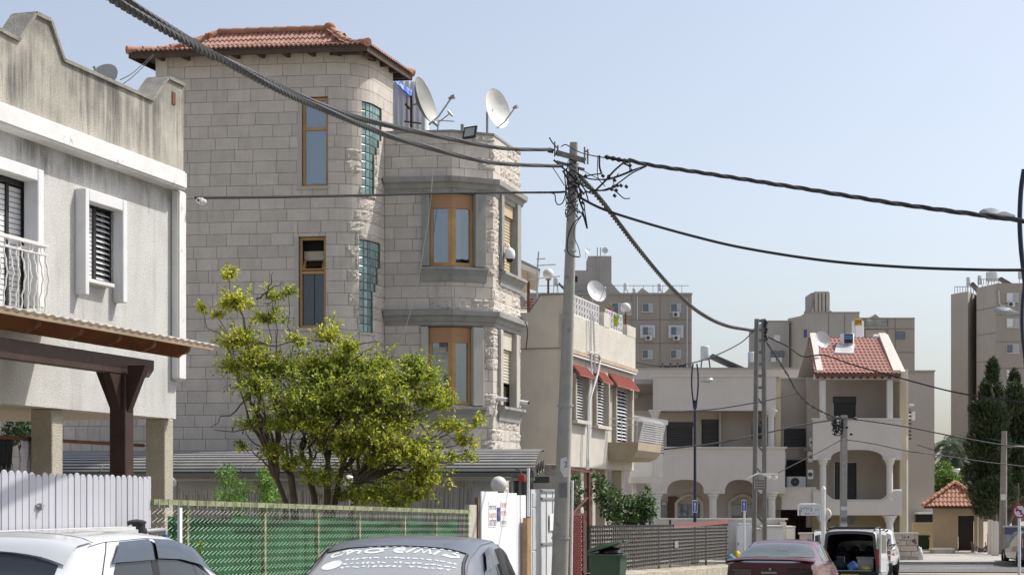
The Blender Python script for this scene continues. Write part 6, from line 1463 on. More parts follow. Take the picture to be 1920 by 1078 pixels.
T.part('wall_lamp', MB().cyl((X_(1612), YH + 2.28, Z_(973)), (X_(1612), YH + 2.2, Z_(973)), .25, n=14), M_grey); T.part('round_vent', MB().cyl((X_(1570), YH + 2.3, Z_(975)), (X_(1570), YH + 2.26, Z_(975)), .11, n=14), M_black)
mb = MB(); p0, p1 = Vector((X_(1528, YH - .4), YH - .4)), Vector((X_(1689, YH - .4), YH - .4)); zE4 = Z_(700, YH - .4); dep = 3.6; rise = Z_(634, YH + 3.2) - zE4
tile_side(mb, p0, p1, Vector((0, 1)), dep, .085, .0, zE4, lambda d: d * rise / dep, .19, .30, .03)
T.part('tiled_roof', mb, mat('pink_red_tile', (.40, .21, .17), .85, var=.15, vs=5, rust=((.36, .27, .22), 6, .6)), kind='stuff', flip=False, smooth=.8)
T.part('roof_board', MB().prism([(p0.x, YH - .36, zE4 - .06), (p0.x, YH - .36, zE4 - .0), (p0.x + .3, YH + 3.2, zE4 + rise - .03), (p0.x + .3, YH + 3.2, zE4 + rise - .2)], (p1.x - p0.x - .4, 0, 0)), M_eave)
T.part('eave_board', MB().box(p0.x, p1.x, YH - .44, YH - .38, zE4 - .14, zE4 + .0), mat('red_brown_board', (.16, .06, .04), .7))
for k in range(12): x = p0.x + .15 + k * (p1.x - p0.x - .3) / 11; T.part('rafter_end', MB().box(x - .04, x + .04, YH - .4, YH - .1, zE4 - .22, zE4 - .141), M_eave)
for xg, wd_, dxx in ((p0.x + .1, .28, .32), (p1.x - .32, .34, .12)):
 T.part('gable_coping', MB().prism([(xg, YH - .3, zE4 + .02), (xg + wd_, YH - .3, zE4 + .02), (xg + wd_ + dxx, YH + 3.3, zE4 + rise + .12), (xg + dxx, YH + 3.3, zE4 + rise + .12)], (0, 0, .14)), M_cap)
T.part('gable_wall', MB().prism([(p1.x + .01, YH - .3, zE4 - .3), (p1.x + .01, YH + 6, zE4 - .3), (p1.x + .01, YH + 3.3, zE4 + rise + .2), (p1.x + .01, YH - .3, zE4 + .1)], (.22, 0, 0)), M_cap)
T.part('rear_pitch', MB().prism([(p0.x + .3, YH + 3.25, zE4 + rise), (p1.x, YH + 3.25, zE4 + rise), (p1.x, YH + 7, zE4 - .2), (p0.x + .3, YH + 7, zE4 - .2)], (0, 0, -.1)), M_h4)
T.part('fin', bx(1695, 1703, 692, 1000, YH + 2.0, YH + 3), M_h4)
T.part('downpipe', MB().cyl((X_(1700, YH + 1.9), YH + 1.9, GE), (X_(1700, YH + 1.9), YH + 1.9, Z_(860)), .06, n=8), M_white)
T.part('side_box', bx(1690, 1703, 817, 842, YH + 1.2, YH + 1.9), M_whitemetal); T.part('side_box', bx(1707, 1716, 771, 787, YH + 3.2, YH + 3.6), M_whitemetal); T.part('side_hood', MB().cyl((X_(1704, YH + 3.1), YH + 3.1, Z_(757)), (X_(1713, YH + 3.1), YH + 3.1, Z_(757)), .17, n=12), M_grey)
for k in range(9): T.part('shutter_slat', bx(1704, 1709, 764 + k * 7, 768 + k * 7, YH + 3.0, YH + 3.05), M_shd)
for px0, px1, py0, py1, Y, nm in ((1576, 1601, 626, 646, YH + 2.4, 1), (1638, 1662, 627, 636, YH + 3.6, 2)):
 x0, x1 = X_(px0, Y), X_(px1, Y); r = (Z_(py0, Y) - Z_(py1, Y)) / 2; zc_ = Z_((py0 + py1) / 2, Y)
 WT = Thing('solar_tank', 'white solar water tank with blue bands on the red tiled roof' if nm == 1 else 'plain white water tank lying behind the tiled roof ridge', 'water tank', ((x0 + x1) / 2, Y, zc_ - r), group='water tanks')
 if nm == 1:
  WT.part('drum', MB().lathe([(0, -r), (r * 1.25, -r), (r * 1.28, -r * .9), (r * 1.28, r * .9), (r * 1.25, r), (0, r)], ((x0 + x1) / 2, Y, zc_), 20), M_whitemetal, smooth=.6)
  xm = (x0 + x1) / 2
  WT.part('label', MB().box(xm - .2, xm + .2, Y - r * 1.34, Y - r * 1.3, zc_ - .22, zc_ + .22), M_black); [WT.part('blue_band', MB().box(xm - .17, xm + .17, Y - r * 1.37, Y - r * 1.345, zc_ + q, zc_ + q + .07), mat('sky_blue_print', (.08, .28, .5), .5)) for q in (-.02, .08)]
 else: WT.part('drum', MB().lathe([(0, 0), (r, 0), (r, x1 - x0), (0, x1 - x0)], (x0, Y, zc_), 16, (1, 0, 0)), M_whitemetal, smooth=.6)
SP = Thing('solar_collector', 'pale solar panel lying on the red tiles below the tank', 'solar collector', (X_(1582), YH + 1.6, Z_(660, YH + 1.6)))
SP.part('panel', MB().prism([wp(1564, 663, YH + 1.5), wp(1600, 664, YH + 1.5), wp(1603, 647, YH + 2.3), wp(1569, 646, YH + 2.3)], (0, -.03, .05)), mat('panel_glass', (.55, .55, .52), .12, spec=.8)); SP.part('frame', MB().prism([wp(1564, 665, YH + 1.5), wp(1600, 666, YH + 1.5), wp(1600, 663, YH + 1.5), wp(1564, 662, YH + 1.5)], (0, -.06, 0)), M_grey)
dish('satellite_dish', 'white satellite dish at the left end of the red tiled roof', 1541, 637, 32, YH + 1, (.35, -.85, .25), zE4 + .2)
TT = Thing('tall_tank', 'tall white water tank with yellow label behind tiled roof', 'water tank', (X_(1611, YH + 5), YH + 5, Z_(634)), group='water tanks')
TT.part('drum', bx(1601, 1621, 597, 650, YH + 5, YH + 5.6), M_whitemetal, bevel=.1); LBk = TT.part('label', bx(1602, 1616, 598, 610, YH + 4.98, YH + 4.998), mat('yellow_sticker', (.55, .33, .03), .6))
for k in range(3): TT.part('print_mark', bx(1604 + k * 4, 1606.5 + k * 4, 600, 608 - k, YH + 4.97, YH + 4.979), mat('brown_print', (.25, .12, .02), .7), parent=LBk)
YW = 72.4
BW = Thing('block_wall', 'low wall of pale pinkish stone blocks behind the open van', 'wall', (X_(1610, YW), YW, GE))
xa, xb = X_(1500, YW), X_(1721, YW); zt = Z_(1001, YW); nC = 5; ch = (zt - GE) / nC
BW.part('core', MB().box(xa + .01, xb - .01, YW + .02, YW + .22, GE - .1, zt - .01), M_mortar); BW.part('coping', MB().box(xa - .03, xb + .03, YW - .03, YW + .26, zt, zt + .07), M_cap)
M_blk = mat('pink_stone_block', (.50, .41, .345), .9, var=.15, vs=4, rnd=.13, bump=.4, bs=20, bd=.03)
rb = random.Random(8)
for i in range(nC):
 x = xa
 while x < xb - .05:
  l = min(rb.uniform(.45, .8), xb - x)
  BW.part('block', MB().box(x + .008, x + l - .008, YW - rb.uniform(0, .012), YW + .03, GE + ch * i + .008, GE + ch * (i + 1) - .008), M_blk, bevel=.012); x += l
sp_ = MB()
for k in range(26):
 px, py = rb.choice(((1668, 1012), (1684, 1018), (1690, 1032), (1672, 1045), (1700, 1010), (1712, 1012), (1520, 1012))); px += rb.uniform(-5, 5); py += rb.uniform(-6, 6)
 x, z = X_(px, YW), Z_(py, YW); rr_ = rb.uniform(.02, .07); sp_.quad(*[(x + rr_ * math.cos(q) * rb.uniform(.5, 1.2), YW - .016, z + rr_ * math.sin(q) * rb.uniform(.5, 1.2)) for q in [i * 1.047 for i in range(6)]])
BW.part('stains', sp_, mat('dark_stain', (.2, .17, .15), .95), kind='stuff')
# ================================================================ APARTMENT BLOCKS FAR BEHIND
M_ap = mat('apartment_taupe', (.34, .305, .265), .95, var=.07, vs=.25, streak=.2, scol=(.18, .16, .14), sscale=.8)
M_ap2 = mat('apartment_grey', (.37, .355, .335), .95, var=.1, vs=.3, streak=.5, scol=(.17, .16, .15), sscale=.8)
M_ap3 = mat('apartment_pale', (.44, .40, .355), .95, var=.08, vs=.25, streak=.25, scol=(.24, .21, .18), sscale=.8)
M_jnt = mat('panel_joint', (.20, .17, .145), .95)
M_apw = mat('apartment_window_white', (.60, .62, .64), .5, var=.06)
M_apg = mat('apartment_glass', (.10, .12, .14), .1, spec=.8, var=.2)
def ab(px0, px1, py0, py1, Y, d0, d1): return MB().box(X_(px0, Y), X_(px1, Y), Y + d0, Y + d1, Z_(py1, Y), Z_(py0, Y))
def awin(T, px0, px1, py0, py1, Y, ac=None, box=False, dark=None):
 if box: T.part('window_box', ab(px0 - 4, px1 + 4, py0 - 3, py1 + 5, Y, -.35, -.005), M_apw, bevel=.05)
 yo = -.36 if box else 0
 W = T.part('window', ab(px0, px1, py0, py1, Y, yo - .10, yo - .006), M_apw)
 xm = (px0 + px1) / 2 if dark is None else px0 + (px1 - px0) * dark
 T.part('pane', ab(px0 + .8, xm - .5, py0 + .8, py1 - .8, Y, yo - .13, yo - .101), M_apg if (dark or 0) != .51 else M_shutter, parent=W); T.part('pane', ab(xm + .5, px1 - .8, py0 + .8, py1 - .8, Y, yo - .13, yo - .101), mat('shutter_grey', (.42, .43, .44), .6), parent=W)
 T.part('sill', ab(px0 - 1, px1 + 1, py1, py1 + 1, Y, yo - .2, yo - .003), M_apw, parent=W)
 if ac:
  a = T.part('air_conditioner_unit', ab(ac[0], ac[0] + 13, ac[1], ac[1] + 9, Y, yo - .5, yo - .14), M_apw, bevel=.04)
  T.part('fan', MB().cyl((X_(ac[0] + 5, Y), Y + yo - .5, Z_(ac[1] + 4.5, Y)), (X_(ac[0] + 5, Y), Y + yo - .53, Z_(ac[1] + 4.5, Y)), .23, n=12), M_shd, parent=a)
def solar(label, px, py, Y, zf, w=9, h=16, panel=True, leg=True):
 x, zt = X_(px, Y), Z_(py, Y); ww = w / 2 * Y / F; hh = h * Y / F
 T_ = Thing('roof_water_tank', label, 'water tank', (x, Y, zf), group='water tanks')
 T_.part('drum', MB().lathe([(0, zt - hh), (ww, zt - hh), (ww * 1.02, zt - hh * .95), (ww * 1.02, zt - hh * .05), (ww * .9, zt), (0, zt)], (x, Y, 0), 14), M_apw, smooth=.6)
 for sx_ in (-1, 1): T_.part('leg', MB().cyl((x + sx_ * ww * 1.1, Y - ww, zf), (x + sx_ * ww * .8, Y - ww * .7, zt - hh), .04, n=5), M_grey)
 if panel: T_.part('solar_collector', MB().prism([(x + ww * 1.2, Y - 1, zt - hh * .8), (x + ww * 1.2 + 1.6, Y - 1, zf + .1), (x + ww * 1.2 + 1.6, Y - 1, zf + .25), (x + ww * 1.2, Y - 1, zt - hh * .65)], (0, 1.8, 0)), M_shd)
Y1 = 210.
T = Thing('apartment_block', 'brown grey apartment block behind the beige house with roof tower', 'apartment block', (X_(1150, Y1), Y1, GE))
T.part('wall', ab(985, 1297, 553, 960, Y1, 0, 12), M_ap); zr1 = Z_(553, Y1)
T.part('parapet', MB().box(X_(984, Y1), X_(1298, Y1), Y1 - .15, Y1 + .2, zr1, zr1 + .25), M_conc)
for px in (1090, 1184, 1237): T.part('vertical_joint', ab(px, px + .9, 554, 960, Y1, -.03, .0), M_jnt)
for k in range(7): T.part('floor_joint', ab(985, 1297, 599 + k * 44 + .0, 599.8 + k * 44, Y1, -.032, -.0), M_jnt)
for px in (1215, 1267):
 for k, py in enumerate((569, 613, 656)):
  bxd = (k == 1); s_ = (-1 if px < 1240 else 0)
  awin(T, px - 10 + s_, px + 10 + s_, py, py + 16, Y1, (px - 6, py + 17) if (bxd or (k == 0 and px > 1240)) else None, bxd, .55 if k else .62)
 for py in (700, 744): awin(T, px - 10, px + 10, py, py + 16, Y1)
awin(T, 1146, 1184, 568, 590, Y1, None, False, .35)
for py in (613, 656): awin(T, 1120, 1140, py, py + 16, Y1)
for px, p0_, p1_ in ((1092, 555, 760), (1288, 560, 700), (1195, 556, 600)): T.part('drain_pipe', MB().cyl((X_(px, Y1), Y1 - .1, Z_(p1_, Y1)), (X_(px, Y1), Y1 - .1, Z_(p0_, Y1)), .07, n=6), M_apw)
TWp = T.part('roof_tower', ab(1103, 1147, 479, 553, Y1, .5, 6), M_ap2); T.part('low_tower', ab(1072, 1103, 506, 553, Y1, .5, 6), M_ap2); T.part('tower_window', ab(1075, 1083, 517, 528, Y1, .45, .5), M_dark)
T.part('sloped_roof', MB().prism([(X_(1147, Y1), Y1 + .5, Z_(530, Y1)), (X_(1168, Y1), Y1 + .5, zr1), (X_(1147, Y1), Y1 + .5, zr1)], (0, 5, 0)), M_ap2)
rail = MB();
for px in range(990, 1296, 18): rail.box(X_(px, Y1), X_(px + .8, Y1), Y1 + .05, Y1 + .1, zr1 + .25, Z_(535, Y1))
rail.box(X_(988, Y1), X_(1292, Y1), Y1 + .05, Y1 + .1, Z_(536, Y1), Z_(535, Y1)); T.part('roof_rail', rail, M_grey, kind='stuff')
for px in (1120, 1126): T.part('mast', MB().cyl((X_(px, Y1), Y1, zr1), (X_(px, Y1), Y1, Z_(464, Y1)), .06, n=5), M_grey)
dish('satellite_dish', 'tiny tilted satellite dish at left on the far roof tower', 1100, 470, 12, Y1 + 2, (.7, -.6, .4), Z_(479, Y1)); dish('satellite_dish', 'tiny round satellite dish at right on the far roof tower', 1134, 470, 12, Y1 + 2, (.1, -1, .2), Z_(479, Y1))
for i, (px, py, w_, h) in enumerate(((1042, 521, 9, 15), (1095, 522, 10, 15), (1173, 531, 8, 14), (1189, 541, 7, 9), (1237, 532, 8, 14))):
 solar('white water tank on apartment roof, ' + ('leftmost of the row', 'behind the concrete pole', 'right of the sloped tower roof', 'shortest of the row', 'rightmost of the row')[i], px, py, Y1 + 3, zr1, w_, h, i in (0, 1))
for px in (1206, 1258):
 pt = Thing('solar_collector_stand', 'dark slanted solar collector on apartment roof, ' + ('nearer the tower' if px < 1240 else 'nearer the right corner'), 'solar collector', (X_(px, Y1), Y1 + 2, zr1), group='solar collectors')
 pt.part('collector', MB().prism([(X_(px - 12, Y1), Y1 + 2, zr1 + .3), (X_(px, Y1), Y1 + 2, Z_(536, Y1)), (X_(px + 18, Y1), Y1 + 2, zr1 + .3)], (0, 1.5, 0)), M_ap2)
Y2 = 190.
T = Thing('apartment_block', 'grey stepped concrete apartment block behind the red tiled roof', 'apartment block', (X_(1580, Y2), Y2, GE))
T.part('wall', ab(1437, 1485, 599, 960, Y2, 2, 14), M_ap2); T.part('wall', ab(1508, 1608, 588, 960, Y2, -1, 12), M_ap2); T.part('wall', ab(1600, 1715, 597, 960, Y2, 0, 12), M_ap)
T.part('angled_wall', MB().prism([(X_(1485, Y2), Y2 + 3, GE), (X_(1509, Y2), Y2 - .99, GE), (X_(1509, Y2), Y2 + 3, GE)], (0, 0, Z_(592, Y2) - GE)), M_ap3)
for a, b, py, dd in ((1508, 1608, 588, -1), (1600, 1715, 597, 0), (1437, 1485, 599, 2)): T.part('parapet', ab(a - .5, b + .5, py - 1.5, py, Y2, dd - .1, dd + .3), M_conc)
for py in (640, 684): T.part('floor_joint', ab(1508, 1608, py, py + .9, Y2, -1.03, -1.0), M_jnt); T.part('floor_joint', ab(1609, 1715, py - 24, py - 23.1, Y2, -.03, 0), M_jnt)
for px in (1550, 1580): T.part('vertical_joint', ab(px, px + .9, 589, 690, Y2, -1.035, -1.0), M_jnt)
for px in (1664, 1678): T.part('vertical_joint', ab(px, px + .9, 598, 960, Y2, -.035, 0), M_jnt)
for px, py, d in ((1462, 625, 0), (1456, 655, 1), (1470, 655, 1)): T.part('window', ab(px - 6, px + 6, py, py + 12, Y2, 1.9, 1.99), M_apw if d == 0 else M_apg)
for px, py in ((1450, 668), (1461, 668)):
 T.part('air_conditioner_unit', ab(px, px + 9, py, py + 8, Y2, 1.5, 1.98), M_apw)
T.part('window', ab(1524, 1534, 650, 675, Y2, -1.08, -1.0), M_apw); T.part('window', ab(1504, 1509, 620, 634, Y2, -1.3, -1.01), mat('blue_laundry', (.06, .08, .22), .8))
for k in range(5): T.part('shaft_fin', ab(1526 + k * 7, 1531 + k * 7, 543 if k > 0 else 575, 590, Y2, 1.6, 5), M_ap3)
T.part('roof_tower', ab(1527, 1562, 545, 590, Y2, 2, 6), M_ap2); T.part('low_tower', ab(1522, 1534, 575, 590, Y2, 1.8, 5), M_ap2)
for px, w_, py in ((1560, 12, 580), (1594, 7, 585), (1645, 12, 587)): T.part('roof_gable', MB().prism([(X_(px - w_, Y2), Y2 + 1, Z_(597 if px > 1600 else 588, Y2)), (X_(px, Y2), Y2 + 1, Z_(py, Y2)), (X_(px + w_, Y2), Y2 + 1, Z_(597 if px > 1600 else 588, Y2))], (0, 4, 0)), M_ap)
T.part('balcony_panel', ab(1621, 1660, 599, 614, Y2, -.6, -.05), mat('lichen_panel', (.26, .27, .25), .95, var=.3, vs=1.5, rust=((.45, .45, .43), 1.2, .55))); T.part('balcony_slab', ab(1619, 1662, 614, 617, Y2, -.7, -.04), M_conc); T.part('balcony_recess', ab(1622, 1658, 618, 640, Y2, -.3, -.04), M_ap3)
T.part('window', ab(1680, 1697, 622, 636, Y2, -.1, -.01), M_apg)
dish('satellite_dish', 'tiny satellite dish beside the far grey roof tower', 1524, 566, 12, Y2 + 2, (.7, -.6, .4), Z_(575, Y2))
Y25 = 96.
T = Thing('plain_block', 'plain grey beige building side behind the tiled roof house', 'building', (X_(1725, Y25), Y25, GE))
T.part('wall', ab(1690, 1752, 697, 1010, Y25, 0, 10), mat('plain_block_render', (.42, .38, .33), .95, var=.08, vs=.4, streak=.2, sscale=1)); T.part('parapet', ab(1689, 1753, 694, 697, Y25, -.1, 10), M_conc)
T.part('low_opening', ab(1716, 1750, 963, 978, Y25, -.4, -.02), M_dark); T.part('low_canopy', ab(1714, 1752, 959, 963, Y25, -.9, -.02), M_whitemetal); T.part('low_wall', MB().box(X_(1712, 92), X_(1755, 92), 92, 92.2, GE, Z_(980, 92)), M_ycream)
Y3 = 200.
T = Thing('apartment_block', 'tall taupe apartment block at the right edge with rooftop water tanks', 'apartment block', (X_(1850, Y3), Y3, GE))
pl3 = [(X_(1783, Y3 + 4), Y3 + 4), (X_(1815, Y3 + 1), Y3 + 1), (X_(1832, Y3 + 5), Y3 + 5), (X_(1833, Y3 + 5), Y3 + 14), (X_(1792, Y3 + 14), Y3 + 14)]
T.part('rear_wing', MB().prism([(x, y, GE) for x, y in pl3], (0, 0, Z_(550, Y3 + 3) - GE)), M_ap3)
pl3 = [(X_(1831, Y3), Y3), (X_(1867, Y3 - 4), Y3 - 4), (X_(1990, Y3 - 4), Y3 - 4), (X_(1990, Y3 - 4), Y3 + 10), (X_(1838, Y3 + 10), Y3 + 10)]
T.part('front_wing', MB().prism([(x, y, GE) for x, y in pl3], (0, 0, Z_(534, Y3 - 3) - GE)), M_ap3)
T.part('window_wall', MB().box(X_(1867, Y3 - 4), X_(1990, Y3 - 4), Y3 - 4.05, Y3 - 4.003, GE, Z_(531, Y3 - 4)), M_ap)
for py in (590, 640, 690): T.part('floor_joint', ab(1867, 1990, py, py + .9, Y3 - 4, -.08, -.051), M_jnt)
for py in (583, 630, 680, 725):
 u = (pl3[1][0] - pl3[0][0], pl3[1][1] - pl3[0][1]); l = math.hypot(*u); u = (u[0] / l, u[1] / l)
 T.part('floor_joint', MB().ubox(pl3[0], u, (u[1], -u[0]), 0, l, -.01, .03, Z_(py, Y3), Z_(py - .9, Y3)), M_jnt)
for k, py in enumerate((549, 597, 645, 693)):
 awin(T, 1887, 1910, py, py + 17, Y3 - 4.05, (1888, py + 18) if k == 0 else None, False, .51 if k in (0, 1, 3) else .5)
zr3 = Z_(534, Y3)
T.part('drain_pipe', MB().tube([(X_(1872, Y3 - 4), Y3 - 4.15, Z_(545, Y3 - 4)), (X_(1873, Y3 - 4), Y3 - 4.15, Z_(568, Y3 - 4)), (X_(1877, Y3 - 4), Y3 - 4.15, Z_(573, Y3 - 4)), (X_(1888, Y3 - 4), Y3 - 4.15, Z_(573, Y3 - 4))], .07, 6), M_apw)
rail = MB()
for px in range(1790, 1834, 5): rail.box(X_(px, Y3 + 3), X_(px + .6, Y3 + 3), Y3 + 3, Y3 + 3.1, Z_(552, Y3 + 3), Z_(537, Y3 + 3))
for px in range(1834, 1868, 5): rail.box(X_(px, Y3), X_(px + .6, Y3), Y3, Y3 + .1, zr3, Z_(523, Y3))
rail.box(X_(1790, Y3 + 3), X_(1834, Y3 + 3), Y3 + 3, Y3 + 3.1, Z_(538, Y3 + 3), Z_(537, Y3 + 3)).box(X_(1834, Y3), X_(1870, Y3), Y3, Y3 + .1, Z_(524, Y3), Z_(523, Y3)); T.part('roof_rail', rail, M_grey, kind='stuff')
solar('white water tank on the lower wing of right hand block', 1816, 520, Y3 + 5, Z_(552, Y3), 8, 16, True); solar('white water tank at the left of right hand block roof', 1837, 517, Y3 + 3, zr3, 8, 16, False); solar('widest white water tank on the right hand block roof', 1860, 510, Y3 + 3, zr3, 22, 17, True); solar('white water tank at the right picture edge', 1916, 509, Y3 + 3, zr3, 14, 14, False)
solar('tall white water tank with collector on the arcaded house roof', 1322, 649, YH + 11, Z_(692, Yu), 17, 26, True); solar('white water tank beside the lattice pylon on far roof', 1409, 660, YH + 11, Z_(692, Yu), 13, 18, False)
gq = Thing('cable_clump', 'dark clump of cables and brackets on the far parapet', 'cables', (X_(1260, Yu), Yu, Z_(690, Yu)))
for k in range(7): gq.part('loop', MB().tube([(X_(1238 + k * 7, Yu), Yu, Z_(690, Yu)), (X_(1243 + k * 7, Yu), Yu, Z_(681 + (k % 2) * 3, Yu)), (X_(1250 + k * 6, Yu), Yu, Z_(689, Yu))], .05, 5), M_black)
# ================================================================ VEHICLES
def interp(keys, t):
 for (a, va), (b, vb) in zip(keys[:-1], keys[1:]):
  if t <= b:
   k = min(max((t - a) / (b - a), 0), 1); k = k * k * (3 - 2 * k) * .5 + k * .5; return va + (vb - va) * k
 return keys[-1][1]
class Car:
 """Lofted car body. y runs from the rear (0) to the nose (L); x is right, z up. The section is a half ring from sill to roof centre."""
 def __init__(s, L, w, roof, belt, wroof, zo=.22, wkeys=None): s.L, s.w, s.roof, s.belt, s.wr, s.zo, s.wk = L, w, roof, belt, wroof, zo, wkeys
 def ring(s, y):
  w = s.w * interp(s.wk or [(0, .9), (.06 * s.L, .985), (.5 * s.L, 1), (.86 * s.L, .97), (s.L, .82)], y); zb = interp(s.belt, y); zr = max(interp(s.roof, y), zb + .012); zo = s.zo
  wr = interp(s.wr, y) * s.w; k = min(1, (zr - zb) / .35); wr = wr * k + w * .86 * (1 - k)
  wt = w * .955
  return [(0, zo), (w * .8, zo), (w * .965, zo + .06), (w, zo + (zb - zo) * .35), (w * .995, zo + (zb - zo) * .68), (w * .975, zb - .05), (wt, zb),
    (wt + (wr - wt) * .5, zb + (zr - zb) * .48 - .0), (wr + .02 * k, zr - .10 * k), (wr - .055 * k, zr - .035 * k), (wr * .62, zr - .006 * k), (wr * .3, zr + .004 * k), (0, zr + .008 * k)]
 def P(s, y, q, off=0.):
  def at(y, q):
   r = s.ring(y); q = min(max(q, 0), len(r) - 1.0001); i = int(q); t = q - i
   a, b = r[i], r[i + 1]; return Vector((a[0] + (b[0] - a[0]) * t, y, a[1] + (b[1] - a[1]) * t))
  p = at(y, q)
  if off:
   e = .02; u = at(min(y + e, s.L), q) - at(max(y - e, 0), q); v = at(y, q + .1) - at(y, q - .1); n = v.cross(u)
   if n.length < 1e-9: n = Vector((0, 0, 1))
   n.normalize()
   if n.x < -.001 or (abs(n.x) < .3 and n.z < 0 and q > 5): n = -n
   p = p + n * off
  return p
 def shell(s, mb, ny=56, y0=0., y1=None, caps=(True, True), shrink=0.):
  y1 = s.L if y1 is None else y1; rows = []
  for i in range(ny + 1):
   y = y0 + (y1 - y0) * i / ny; r = s.ring(y)
   r = [(x * (1 - shrink), z - shrink * .3 if z > .5 else z + shrink) for x, z in r]
   full = [(x, y, z) for x, z in r] + [(-x, y, z) for x, z in r[-2:0:-1]]; rows.append(full)
  n = len(rows[0]); vs = [p for r in rows for p in r]
  fs = [(i * n + k, i * n + (k + 1) % n, (i + 1) * n + (k + 1) % n, (i + 1) * n + k) for i in range(ny) for k in range(n)]
  if caps[0]: fs.append(tuple(range(n))[::-1])
  if caps[1]: fs.append(tuple(range(ny * n, (ny + 1) * n)))
  return mb.add(vs, fs)
 def panel(s, mb, ya, yb, qa, qb, off=.006, n=10, m=5, side=1):
  fa = ya if callable(ya) else (lambda q: ya); fb = yb if callable(yb) else (lambda q: yb)
  def pt(u, v):
   q = qa + (qb - qa) * v; p = s.P(fa(q) + (fb(q) - fa(q)) * u, q, off); return (p.x * side, p.y, p.z)
  return mb.grid(pt, [i / n for i in range(n + 1)], [j / m for j in range(m + 1)])
 def band(s, mb, ya, yb, qa, off=.006, n=10, m=12):
  fa = ya if callable(ya) else (lambda t: ya); fb = yb if callable(yb) else (lambda t: yb)
  Q = 12
  def pt(u, v):
   t = abs(2 * u - 1); q = Q - (Q - qa) * t; p = s.P(fa(t) + (fb(t) - fa(t)) * v, q, off); return (p.x * (1 if u > .5 else -1), p.y, p.z)
  return mb.grid(pt, [i / m for i in range(m + 1)], [j / n for j in range(n + 1)])
class CarThing(Thing):
 def __init__(s, name, label, px, Y, zg, heading, cat='car'):
  X = (px - CX) / F * Y; super().__init__(name, label, cat, (X, Y, zg), rz=-heading); s.base = Vector((0, 0, 0))
def wheel(T, x, y, r=.31, w=.2, mt=None):
 sd = 1 if x > 0 else -1
 t = T.part('wheel', MB().lathe([(r * .62, -w / 2), (r * .95, -w / 2), (r, -w * .35), (r, w * .35), (r * .95, w / 2), (r * .62, w / 2)], (x, y, r), 24, (1, 0, 0)), M_rubber, smooth=.7)
 T.part('rim', MB().lathe([(r * .63, -w * .4), (r * .6, w * .2), (r * .3, w * .3), (r * .12, w * .34), (0, w * .34)], (x, y, r), 18, (sd, 0, 0)), mt or M_steel, parent=t, smooth=.7)
def paint(nm, col, metal=.0, rough=.3, var=.04): return mat(nm, col, rough, metal=metal, var=var, vs=2, coat=.8, spec=.5)
G_car = glassmat('car_glass', (.34, .40, .43), .10); G_tint = mat('tinted_glass', (.03, .034, .042), .06, spec=.5, var=.1)
M_trim = mat('black_trim', (.02, .02, .022), .55)
M_cab = mat('car_interior', (.03, .03, .032), .9)
M_lamp = mat('red_tail_lamp', (.30, .012, .015), .15, coat=.8, var=.2)
hd = A
CS = Car(4.25, .88, [(0, .95), (.10, 1.02), (.30, 1.20), (.62, 1.46), (.95, 1.505), (1.5, 1.52), (1.9, 1.50), (2.2, 1.445), (2.6, 1.28), (3.15, 1.0), (3.6, .93), (4.25, .72)],
         [(0, .93), (.4, .99), (1.5, .96), (2.6, .90), (3.3, .86), (4.25, .62)], [(0, .74), (.5, .78), (1.4, .82), (2.2, .80), (3.1, .7), (4.25, .7)])
YS = 12.0; CW = CarThing('hatchback_car', 'silver white hatchback with wind deflectors cut off at lower left', -95, YS, gz(12), hd)
M_sil = paint('silver_white_paint', (.60, .615, .63), .0, .28)
CW.part('body', CS.shell(MB()), M_sil, smooth=.9)
ql, qh = 6.2, 8.05
def rear_win(q): return .62 + (8.2 - q) * -.0 + (q - 6) * .13
mbs = []
for sd_ in (1, -1):
 CW.part('rear_side_window', CS.panel(MB(), lambda q: .78 + (q - 6.2) * .17, 1.47, ql, qh, .006, 10, 6, sd_), G_tint, smooth=1, flip=False)
 CW.part('front_side_window', CS.panel(MB(), 1.56, lambda q: 2.86 - (q - 6.2) * .36, ql, qh, .006, 12, 6, sd_), G_tint, smooth=1, flip=False)
 CW.part('door_pillar', CS.panel(MB(), 1.46, 1.57, 6.2, 8.3, .007, 2, 6, sd_), M_trim, smooth=1, flip=False)
 CW.part('wind_deflector', CS.panel(MB(), lambda q: .86 + (q - 7.2) * .19, 1.49, 7.35, 8.3, .028, 10, 4, sd_), mat('smoked_acrylic', (.05, .065, .09), .15, spec=.5, coat=.2), smooth=1, flip=False)
 CW.part('wind_deflector', CS.panel(MB(), 1.55, lambda q: 2.62 - (q - 7.35) * .36, 7.4, 8.3, .028, 12, 4, sd_), mat('smoked_acrylic', (.075, .095, .13), .12), smooth=1, flip=False)
 CW.part('door_seam', CS.panel(MB(), lambda q: .66 + (q - 6.2) * .12, lambda q: .675 + (q - 6.2) * .12, 4, 8.7, .003, 2, 14, sd_), M_trim, flip=False)
 CW.part('roof_seam', CS.panel(MB(), .72, 2.3, 8.62, 8.68, .003, 24, 1, sd_), M_trim, flip=False)
 CW.part('tail_lamp', CS.panel(MB(), .015, .16, 3.6, 6, .008, 5, 6, sd_), M_lamp, smooth=1, flip=False)
 CW.part('head_lamp', CS.panel(MB(), 3.85, 4.18, 4.4, 5.8, .008, 5, 6, sd_), mat('lamp_glass', (.6, .62, .64), .1, coat=.8), smooth=1, flip=False)
 CW.part('door_mirror', MB().sphere((sd_ * .98, 2.75, 1.0), .11, 12, 8, (1, .6, .75)), M_sil, smooth=1)
 for y in (.78, 3.4): wheel(CW, sd_ * .78, y)
CW.part('rear_window', CS.band(MB(), lambda t: .16 + .03 * t, lambda t: .50 - .05 * t * t, 9.2, .006), G_tint, smooth=1, flip=False)
